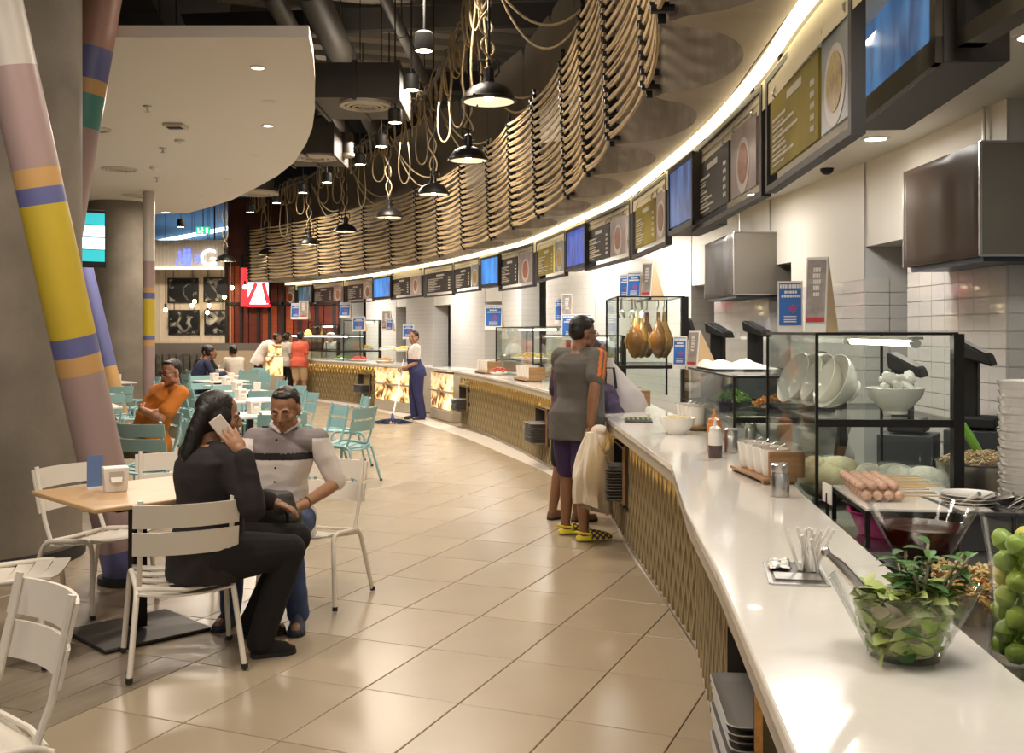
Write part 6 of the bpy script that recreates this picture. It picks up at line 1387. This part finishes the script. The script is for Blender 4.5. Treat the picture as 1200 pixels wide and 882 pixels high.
# --- man in orange
pel = V(-3.40,9.72,.54); 
J = dict(pel=pel, chest=pel+V(.04,.0,.27), neck=V(-3.24,9.72,1.075), head=V(-3.215,9.66,1.215), face=V(-.55,-.82,-.10), rp=V(-.55,.83,0), rc=V(-.75,.66,0),
    sr=V(-3.40,9.84,1.02), er=V(-3.52,9.72,.80), wr=V(-3.26,9.40,.86), sl=V(-3.10,9.58,1.02), el=V(-3.22,9.38,.80), wl=V(-3.40,9.42,.88),
    hr=pel+V(-.07,.06,-.03), kr=V(-3.80,9.55,.54), ar=V(-3.84,9.45,.1), tr=V(-3.95,9.34,.045), hl=pel+V(.03,-.08,-.03), kl=V(-3.66,9.28,.54), al=V(-3.70,9.2,.1), tl=V(-3.80,9.08,.045),
    hand_r=((.7,.25,.1), (0,.9,-.2), 1, (.5,.5,.5,.5)), hand_l=((-.5,.7,.1), (.5,.6,-.2), -1, (.5,.5,.5,.5)))
om, ol, oR = person('man with glasses in orange shirt, arms crossed, seated at the teal chairs', J, SK3, .0075, mat('orange_shirt', (.52,.16,.015), .8), 'short', mat('camo_shorts', (.10,.085,.055), .85, var=.6, vscale=14), 'knee', 'crop', 1.02, .06, 1.02, mat('brown_shoe', (.06,.04,.03), .6), fold=.007, armr=1.12)
g = lambda x, y, z: J['head']+oR@(V(x,y,z)*1.02)-ol
mb = MB()
for s in (-1,1): mb.tube([g(.032*s+.020*math.cos(a),.098,-.003+.014*math.sin(a)) for a in [2*math.pi*k/16 for k in range(16)]], .0028, 6, closed=True); mb.tube([g(.052*s,.096,.0), g(.080*s,.04,.004), g(.082*s,-.01,.0)], .0025, 6)
mb.tube([g(-.012,.100,.002), g(.012,.100,.002)], .0025, 6); mb.build('glasses', MBLACK, om)
# --- standing man at the near counter
J = stand_pose(.50, 7.86, .62, .78, 1.735); f = V(.62,.78,0).normalized(); r = f.cross(V(0,0,1))
J.update(head=J['head']+f*.02+V(0,0,-.005), face=V(.93,.36,-.10), er=dp(697,452,7.64), wr=dp(692,497,7.62), hand_r=(tuple(f*.35+V(0,0,-1)), tuple(-r+f*.2), -1, (.9,.95,1.0,1.0)), el=J['sl']+f*.10+V(0,0,-.27), wl=J['sl']+f*.32+r*.05+V(0,0,-.22), hand_l=(tuple(f+V(0,0,.1)), (0,0,-1), 1, (.5,.5,.5,.5)),
    al=V(.42,8.03,.095), ar=V(.545,7.77,.095), tl=V(.50,8.06,.04)+V(.03,.02,0), tr=V(.66,7.80,.04))
J['kl'] = V(.435,8.0,.49); J['kr'] = V(.535,7.80,.49)
GREYS = mat('grey_sport_shirt', (.105,.095,.082), .85, var=.1); ORNG = mat('orange_stripe', (.62,.15,.02), .8); NAVY = mat('purple_shorts', (.045,.025,.085), .85)
sr_, er_ = Vector(J['sr']), Vector(J['er']); ax = (er_-sr_).normalized()
def boy_fn(c):
    v = c-sr_; al_ = v.dot(ax)
    if al_ > -.08 and al_ < .20:
        s = (v-ax*al_).dot(f); o = (v-ax*al_).dot(r)
        if o > .0 or al_ < 0:
            for k in (-.034, 0, .034):
                if abs(s-k) < .0095: return 1
    if al_ <= -.03 and al_ > -.075 and abs((v-ax*al_).dot(f)) < .045 and c.z > 1.40 and v.dot(r) > -.12: return 1
    return 0
boy, bl, bR = person('standing man in grey sports shirt with orange sleeve stripes and purple shorts at the counter', J, SK2, .0065, [GREYS, ORNG], 'short', NAVY, 'knee', 'short', 1.12, .03, 1.04, None, shirt_mat_fn=boy_fn, fold=.007, armr=1.15, legr=1.05, shirt_low=-.22)
g = lambda x, y, z: J['head']+bR@(V(x,y,z)*1.04)-bl
mb = MB()
for s in (-1,1): mb.tube([g(.032*s+.021*math.cos(a),.100,-.003+.015*math.sin(a)) for a in [2*math.pi*k/16 for k in range(16)]], .0026, 6, closed=True); mb.tube([g(.052*s,.098,.0), g(.080*s,.04,.004), g(.082*s,-.01,.0)], .0025, 6)
mb.build('glasses', MBLACK, boy)
# clogs
CY = mat('clog_yellow', (.66,.55,.03), .5); CP = mat('clog_purple', (.055,.025,.07), .5)
for s in 'lr':
    A, ft = Vector(J['a'+s]), Vector(J['t'+s]); d = ft-A; d.z = 0; d.normalize(); x = V(-d.y,d.x,0); h0 = V(A.x,A.y,.007)-d*.06; rs = []
    for u, w_, h in ((0,.022,.03),(.05,.040,.040),(.30,.044,.055),(.42,.048,.085),(.70,.054,.066),(.90,.042,.048),(1.0,.018,.028)):
        c = h0+d*.285*u; rs.append([c+x*(w_*math.cos(k))+V(0,0,.010+h*max(0,math.sin(k))) for k in [2*math.pi*j/18 for j in range(18)]])
    mb = MB(); mb.rings(rs)
    def clog_fn(c, h0=h0, d=d, x=x):
        v = c-h0; u = v.dot(d)/.285; w_ = v.dot(x)
        return 1 if c.z < .026 or u < .38 else (1 if (math.sin(u*38)*math.sin(w_*120+c.z*120) > .25) else 0)
    sh = remeshed(mb, 'clog', .005, [CP, CY], boy, bl, 1, mat_fn=clog_fn)
    MB().tube([h0+d*.10+x*.052-bl+V(0,0,.06), h0-d*.012-bl+V(0,0,.075), h0+d*.10-x*.052-bl+V(0,0,.06)], .009, 8).build('heel_strap', CY, sh)
# cloth held in his right hand
wr = Vector(J['wr']); t = thing('cloth', 'cream jacket bunched in the hanging hand of the standing man', 'cloth', V(wr.x-.02, wr.y-.06, wr.z-.10))
mb = MB(); n, m_ = 26, 30; vs = []
for j in range(m_+1):
    v = j/m_
    for i in range(n+1):
        u = i/n; a = 2*math.pi*u; wd = .05+.14*min(1, v*1.6)+.02*math.sin(3*v); dd = .035+.05*min(1,v*1.5); L = -.02-.60*v-(.07*math.cos(a)*v)
        fo = 1+.16*math.sin(5*a+4*v)+.10*math.sin(9*a-3*v)
        vs.append(r*(.05*v*0)+f*(wd*math.cos(a)*fo+.02*v)+r*(dd*math.sin(a)*fo+.03)+V(0,0,L+.10-.10*max(0, .3-v)))
mb.add(vs, [(j*(n+1)+i, j*(n+1)+i+1, (j+1)*(n+1)+i+1, (j+1)*(n+1)+i) for j in range(m_) for i in range(n)]+[tuple(range(n,-1,-1))]); mb.build('cloth', mat('cream_cloth', (.66,.58,.46), .85, bump=.1), t)
mb = MB(); mb.ell(f*.10+r*.05+V(0,0,.02),(.055,.05,.06)); mb.ell(f*.12+r*.05+V(0,0,-.06),(.05,.045,.07)); mb.ell(f*.06+r*.05+V(0,0,.06),(.06,.05,.04)); mb.ell(f*.05+r*.04+V(0,0,-.02),(.07,.05,.09)); remeshed(mb, 'bunch', .008, mat('cream_cloth', (1,1,1)), t, (0,0,0), 2, .010, 18)
# --- woman behind him with the bags
J = stand_pose(.47, 8.64, .85, .5, 1.60); fw = V(.85,.5,0).normalized(); rw = fw.cross(V(0,0,1))
J.update(head=dp(699,412,8.6)+V(0,0,-.02), face=V(.75,-.55,-.1), er=J['sr']+fw*.12+V(0,0,-.24), wr=J['sr']+fw*.17+V(0,0,.04), hand_r=(tuple(V(0,0,1)+fw*.1), tuple(-fw), -1, (.7,.7,.7,.7)))
person('woman with glasses mostly hidden behind the standing man, hand raised, carrying bags', J, SK2, .0075, mat('dark_purple_top', (.05,.03,.055), .85), 'short', BLACKC, 'knee', 'bun', .92, 0, 1.0, mat('tan_sandal', (.16,.09,.05), .6), fold=.005)
t = thing('handbag', 'purple patterned bag between the standing man and the counter', 'bag', dp(712,474,8.35)); mb = MB(); mb.ell((0,0,.0),(.10,.10,.17)); mb.ell((.02,0,-.09),(.13,.11,.10)); remeshed(mb, 'bag_body', .009, mat('purple_weave', (.085,.06,.13), .7, var=.6, vscale=16), t, (0,0,0), 3, .010, 14); MB().tube([(-.06,0,.13),(-.03,0,.30),(.05,0,.30),(.07,0,.13)], .012, 8).build('strap', MBLACK, t)
t = thing('plastic_bag', 'white translucent shopping bag resting on the counter end', 'bag', V(.93,8.45,ZC)); mb = MB(); n = 20; rs = []
for z, rx, ry, ox in ((0,.13,.10,.03),(.05,.15,.11,.03),(.14,.14,.10,.01),(.24,.10,.075,-.04),(.34,.055,.045,-.09),(.40,.03,.03,-.12),(.44,.045,.03,-.13)):
    rs.append([V(ox+rx*math.cos(a)*(1+.10*math.sin(5*a+z*20)), ry*math.sin(a)*(1+.10*math.sin(5*a+z*20)), z) for a in [2*math.pi*k/n for k in range(n)]])
mb.rings(rs); mb.build('bag_film', mat('bag_white', (.70,.66,.65), .4, alpha=.6), t); MB().ell((.02,0,.09),(.11,.08,.08)).build('contents', mat('bag_content', (.22,.18,.30), .7, var=.5, vscale=15), t)
# --- mopping woman
J = stand_pose(-1.72, 18.5, -.92, -.2, 1.62); f2 = V(-.92,-.2,0).normalized(); r2 = f2.cross(V(0,0,1))
J.update(face=V(-.45,-.89,-.05), chest=J['chest']+f2*.03, el=J['sl']+f2*.02+V(0,0,-.28), wl=J['sl']+f2*.22+r2*.06+V(0,0,-.36), er=J['sr']-f2*.08+V(0,0,-.27), wr=J['sr']+f2*.16-r2*.04+V(0,0,-.40), hand_l=(tuple(f2), (0,0,-1), 1, (1,1,1,1)), hand_r=(tuple(f2), (0,0,-1), -1, (1,1,1,1)))
NAVYW = mat('navy_work', (.028,.030,.105), .85, var=.15); OVR = mat('overall_strap', (.012,.012,.03), .8)
mop_top = Vector(J['wr'])+f2*.06
def mop_fn(c):
    v = c-Vector(J['chest']); s = v.dot(r2)
    if c.z < 1.10: return 1
    return 2 if abs(abs(s)-.075) < .022 and abs(v.dot(f2)) > .02 and c.z < 1.46 else 0
mopw, mwl, mwR = person('cleaner in white shirt and navy overalls pushing a mop, looking sideways', J, SK1, .008, [mat('cleaner_white', (.62,.56,.52), .8), NAVYW, OVR], 'short', NAVYW, 'long', 'bun', .98, 0, 1.0, mat('black_shoe', (.012,.012,.016), .5), shirt_mat_fn=mop_fn, fold=.006, legr=1.25)
mt = at(460, 495, .02); t = thing('mop', 'long handled flat mop with navy fringe on the floor before the cleaner', 'mop', V(mt.x,mt.y,.007))
h1 = mop_top+f2*-.02+V(0,0,.18)-V(mt.x,mt.y,.007); MB().tube([(0,0,.10), h1], .014, 8).build('handle', PLASTICW, t); MB().lathe([(.05,.05),(.035,.09),(.018,.17),(.001,.18)], 16).build('socket', mat('mop_blue', (.05,.08,.30), .5), t)
mb = MB()
for k in range(70):
    a = rn3.random()*6.28; L = .16+.14*rn3.random(); e = V(L*1.3*math.cos(a), L*.6*math.sin(a), .012); mb.tube([V(0,0,.07), e*.5+V(0,0,.05), e], [.016,.014,.010], 5)
mb.build('mop_fringe', mat('mop_navy', (.012,.018,.05), .9), t)['kind'] = 'stuff'
# --- far people
def far_person(lab, x, y, fx, fy, h, shirt, pants, hair='short', skin=SK2, sleeve='short', plen='long', lean=0, arms=None, bulk=1.0, cap=None):
    J = stand_pose(x, y, fx, fy, h, lean, arms=arms); t, l, R = person(lab, J, skin, .0105, shirt, sleeve, pants, plen, hair, bulk, 0, 1.0, MBLACK, fold=.006, faced=False)
    for q in (-1,1): MB().ell(Vector(J['head'])+R@V(.031*q,.080,-.004)-l, (.012,.010,.007), R=R).build('eye', IRIS, t)
    if cap: MB().ell(Vector(J['head'])+R@V(0,-.01,.075)-l, (.095,.105,.05), R=R).ell(Vector(J['head'])+R@V(0,.08,.062)-l, (.06,.06,.010), R=R).build('cap', cap, t)
    return t
REDO = mat('orange_red_top', (.50,.085,.045), .8); BEIGE = mat('beige_shorts', (.52,.38,.24), .8); LGREY = mat('light_grey_top', (.42,.39,.33), .8); WHT = mat('white_top', (.62,.57,.53), .8)
p = at(351, 468, 0)
far_person('woman in orange red top and beige shorts ordering at the far counter, seen from behind', p.x, 24.0*1, .45, .9, 1.60, REDO, BEIGE, 'short', SK1, plen='knee', bulk=1.15)
far_person('woman with dark hair in light grey top beside the orange red one', p.x-.42, 24.5, .7, .7, 1.58, LGREY, BLACKC, 'bun', SK1, bulk=.95)
far_person('man in white top bending over the lit display at the far end', -5.85, 23.6, .95, .2, 1.70, WHT, mat('dark_brown_trousers', (.03,.02,.02), .8), 'crop', SK2, 'elbow', lean=.30)
far_person('cook with white cap and dark apron behind the far counter', -4.53, 25.75, -.5, -.85, 1.58, [WHT, mat('apron_navy', (.02,.025,.05), .8)], BLACKC, 'short', SK1, cap=WHT)
far_person('cook with white cap seen through the big glass case', 2.00, 6.55, -.95, -.3, 1.46, [WHT], BLACKC, 'short', SK2, 'short', cap=WHT)
def sit_far(lab, x, y, fx, fy, shirt, hair='short', skin=SK2, lean=.12):
    f = V(fx,fy,0).normalized(); r = f.cross(V(0,0,1)); o = V(x,y,.007); J = dict(pel=o+V(0,0,.54), chest=o+f*(.03+lean*.4)+V(0,0,.80), neck=o+f*(.05+lean)+V(0,0,1.05), head=o+f*(.10+lean*1.2)+V(0,0,1.185), face=f, rp=r, rc=r)
    for k, q in (('l',-1),('r',1)):
        J['s'+k] = J['neck']+r*q*.165+V(0,0,-.055); J['e'+k] = J['s'+k]+r*q*.06+f*.12+V(0,0,-.22); J['w'+k] = J['e'+k]+f*.22-r*q*.08+V(0,0,.03); J['hand_'+k] = (tuple(f), (0,0,-1), 1 if q < 0 else -1, (.6,.6,.6,.6))
        J['h'+k] = J['pel']+r*q*.09; J['k'+k] = o+f*.42+r*q*.12+V(0,0,.52); J['a'+k] = o+f*.40+r*q*.12+V(0,0,.09); J['t'+k] = J['a'+k]+f*.15+V(0,0,-.05)
    return person(lab, J, skin, .0105, shirt, 'long' if lean > .15 else 'short', BLACKC, 'long', hair, 1.0, 0, 1.0, MBLACK, fold=.005, faced=False)
sit_far('seated woman in cream top with dark hair, seen from behind at a far table', -5.62, 20.95, -.6, .8, mat('cream_top', (.56,.50,.42), .8), 'bun')
sit_far('seated woman facing the one in the cream top', -6.55, 21.3, .9, .1, mat('tan_top', (.30,.24,.18), .8), 'short', SK1)
sit_far('seated person in navy jacket leaning over a far table', -5.98, 19.15, .9, .35, mat('navy_jacket', (.022,.028,.07), .8), 'short', SK2, .2)
sit_far('dark haired seated person with glasses behind the navy jacket', -6.15, 20.05, .85, -.45, BLACKC, 'short', SK2)
# ================================================================ middle and far stalls
def simple_case(lab, a, b, D, z1, food, mid=1.16, light=True):
    a, b = Vector(a), Vector(b); d = b-a; an = math.atan2(d.y, d.x)
    t = glass_case(lab, (a.x, a.y, 0), an, d.length, -D, ZC, [mid], z1, light, .03)
    return t, an
HEAPS = {'orange':(.62,.30,.05),'yellow':(.66,.50,.14),'red':(.50,.08,.05),'green':(.14,.26,.05),'pale':(.62,.54,.36)}
def heap(lab, loc, c, r=.14, h=.09, dish=CERAMIC):
    s = thing('food_dish', lab, 'dish', loc); MB().lathe([(.001,0),(r*.75,0),(r,.035),(r*1.04,.04),(r*.95,.038),(r*.7,.008),(.001,.008)], 22).build('dish', dish, s); mb = MB()
    for q in range(60):
        a = rn3.random()*6.28; rr = r*.85*math.sqrt(rn3.random()); mb.ell((rr*math.cos(a), rr*math.sin(a), .03+h*(1-(rr/r)**2)*.8), (.022,.018,.014), n=6, m=4)
    mb.build('food', mat('heap_'+c, HEAPS[c], .6, var=.3, vscale=25), s)['kind'] = 'stuff'
# mid counter, behind its slab
def off_pt(c, y, d):
    cc = offset([Vector(p) for p in c], d)
    for a, b in zip(cc, cc[1:]):
        if (a.y-y)*(b.y-y) <= 0: return a.lerp(b, (y-a.y)/(b.y-a.y))
    return cc[-1]
Q = lambda y, d: off_pt(MIDF, y, d)
simple_case('glass case with yellow cabbage heap on the middle counter', Q(14.0,.42), Q(16.2,.42), .5, 1.66, None)
simple_case('lower glass case of the middle counter, left of the standing man', Q(11.6,.42), Q(13.6,.42), .5, 1.55, None)
for y, d, z, c, r, lab in [(14.6,.68,1.17,'yellow',.30,'big heap of yellow leaves in the middle counter case'),(15.3,.68,1.17,'yellow',.26,'second heap of yellow leaves farther in the middle counter case'),(14.4,.66,ZC,'orange',.22,'orange heap in the lower level of the middle counter case'),(15.5,.3,ZC,'red',.15,'dish of red slices on the middle counter slab'),(12.6,.66,ZC,'pale',.2,'pale noodles in the lower middle counter case'),(12.1,.66,1.17,'pale',.17,'pale noodles on the shelf of the lower middle counter case')]:
    p = Q(y,d); heap(lab, V(p.x,p.y,z+.003), c, r)
for y, n_, lab in [(13.6,5,'on the middle counter slab left of the man'),(16.1,5,'at the far end of the middle counter')]:
    p = Q(y,.24); q = Q(y+.3,.24); jar_set(lab, V(p.x,p.y,ZC), math.atan2(q.y-p.y,q.x-p.x)-math.pi/2, n_, 1.35)
p = Q(16.6,.75); t = thing('stock_pot', 'steel stock pot behind the middle counter end', 'pot', V(p.x,p.y,ZC)); MB().lathe([(.001,0),(.17,0),(.18,.01),(.18,.26),(.19,.265)], 26).build('body', STEEL, t); MB().lathe([(.185,.265),(.12,.30),(.001,.31)], 24).build('lid', STEEL, t)
for q in (-1,1): MB().tube([(q*.18,-.05,.2),(q*.23,-.04,.2),(q*.23,.04,.2),(q*.18,.05,.2)], .011, 6).build('handle', STEEL, t)
for k, (px, py, Y, w_, h, kd, lab) in enumerate([(684,398,12.8,.22,.32,'b','blue notice left of the standing man head, right one'),(668,398,12.9,.22,.32,'b','blue notice left of the standing man head, left one'),(668,350,12.4,.0,.0,'',''),(655,379,13.8,.12,.34,'b','slim blue notice on the middle counter case'),(664,379,13.7,.14,.40,'g','grey notice beside the slim blue one on the middle counter case'),(578,386,17.4,.30,.42,'b','blue bin like notice in the opening behind the middle counter'),(478,397,18.9,.20,.28,'b','blue notice behind the cleaner, left one'),(452,388,20.5,.18,.42,'g','grey notice on the far counter case'),(456,388,20.4,.14,.26,'b','slim blue notice before the grey one on the far counter case'),(420,388,22.3,.28,.32,'b','blue notice on the far glass case'),(404,372,24.3,.26,.36,'b','blue notice on top of the tall far case'),(346,374,25.3,.24,.40,'b','blue notice leftmost at the far counter'),(355,374,25.2,.24,.46,'g','tall grey notice beside the leftmost blue notice')]):
    if lab: notice(lab, dp(px, py, Y), -.15, w_, h, kd)
Q2 = lambda y, d: off_pt(FARF, y, d)
simple_case('long low glass case with lit edge on the far counter', Q2(21.3,.5), Q2(22.9,.5), .5, 1.52, None)
simple_case('tall dark glass case on the far counter', Q2(23.05,.5), Q2(23.75,.5), .5, 1.85, None)
simple_case('glass case at the leftmost end of the far counter', Q2(24.7,.5), Q2(25.25,.5), .4, 1.75, None)
for y, d, z, c, r, lab in [(21.8,.75,1.17,'yellow',.24,'yellow noodles in the far glass case'),(22.4,.75,1.17,'pale',.24,'pale noodles in the far glass case'),(22.6,.28,ZC,'red',.22,'tray heap of red meat on the far counter'),(23.3,.28,ZC,'green',.20,'green heap on the far counter'),(21.5,.28,ZC,'orange',.22,'golden fried heap at the right end of far counter'),(23.4,.75,1.17,'orange',.2,'roast pieces in the tall far case')]:
    p = Q2(y,d); heap(lab, V(p.x,p.y,z+.003), c, r)
t = thing('lit_sign', 'small glowing picture sign standing beside the bending man', 'sign', dp(322,455,23.2)); t.location.z = .007
MB().box((0,0,.55),(.42,.2,.06)).build('shelf', APRON, t); MB().box((0,0,.28),(.40,.22,.5)).build('base', APRON, t); MB().box((0,-.02,.80),(.38,.05,.42)).build('picture_panel', COLL, t); MB().box((0,-.0,1.16),(.30,.05,.26)).build('picture_panel', COLL, t)
# ---- far notices done; lampshade glow of the heat lamp at the far stall
t = thing('heat_lamp', 'small yellow lit lamp at the far counter behind the women', 'lamp', dp(361,392,24.9)); MB().lathe([(.001,0),(.10,0),(.06,.10),(.02,.14),(.001,.14)], 18).build('shade', mat('yellow_shade', (.9,.62,.12), .4, emit=1.6), t); MB().tube([(0,0,.14),(0,0,.3)], .01, 6).build('stem', BLACK, t); MB().tube([(0,0,.3),(.3,.1,.3),(.3,.1,-.55)], .01, 6).build('arm', BLACK, t)
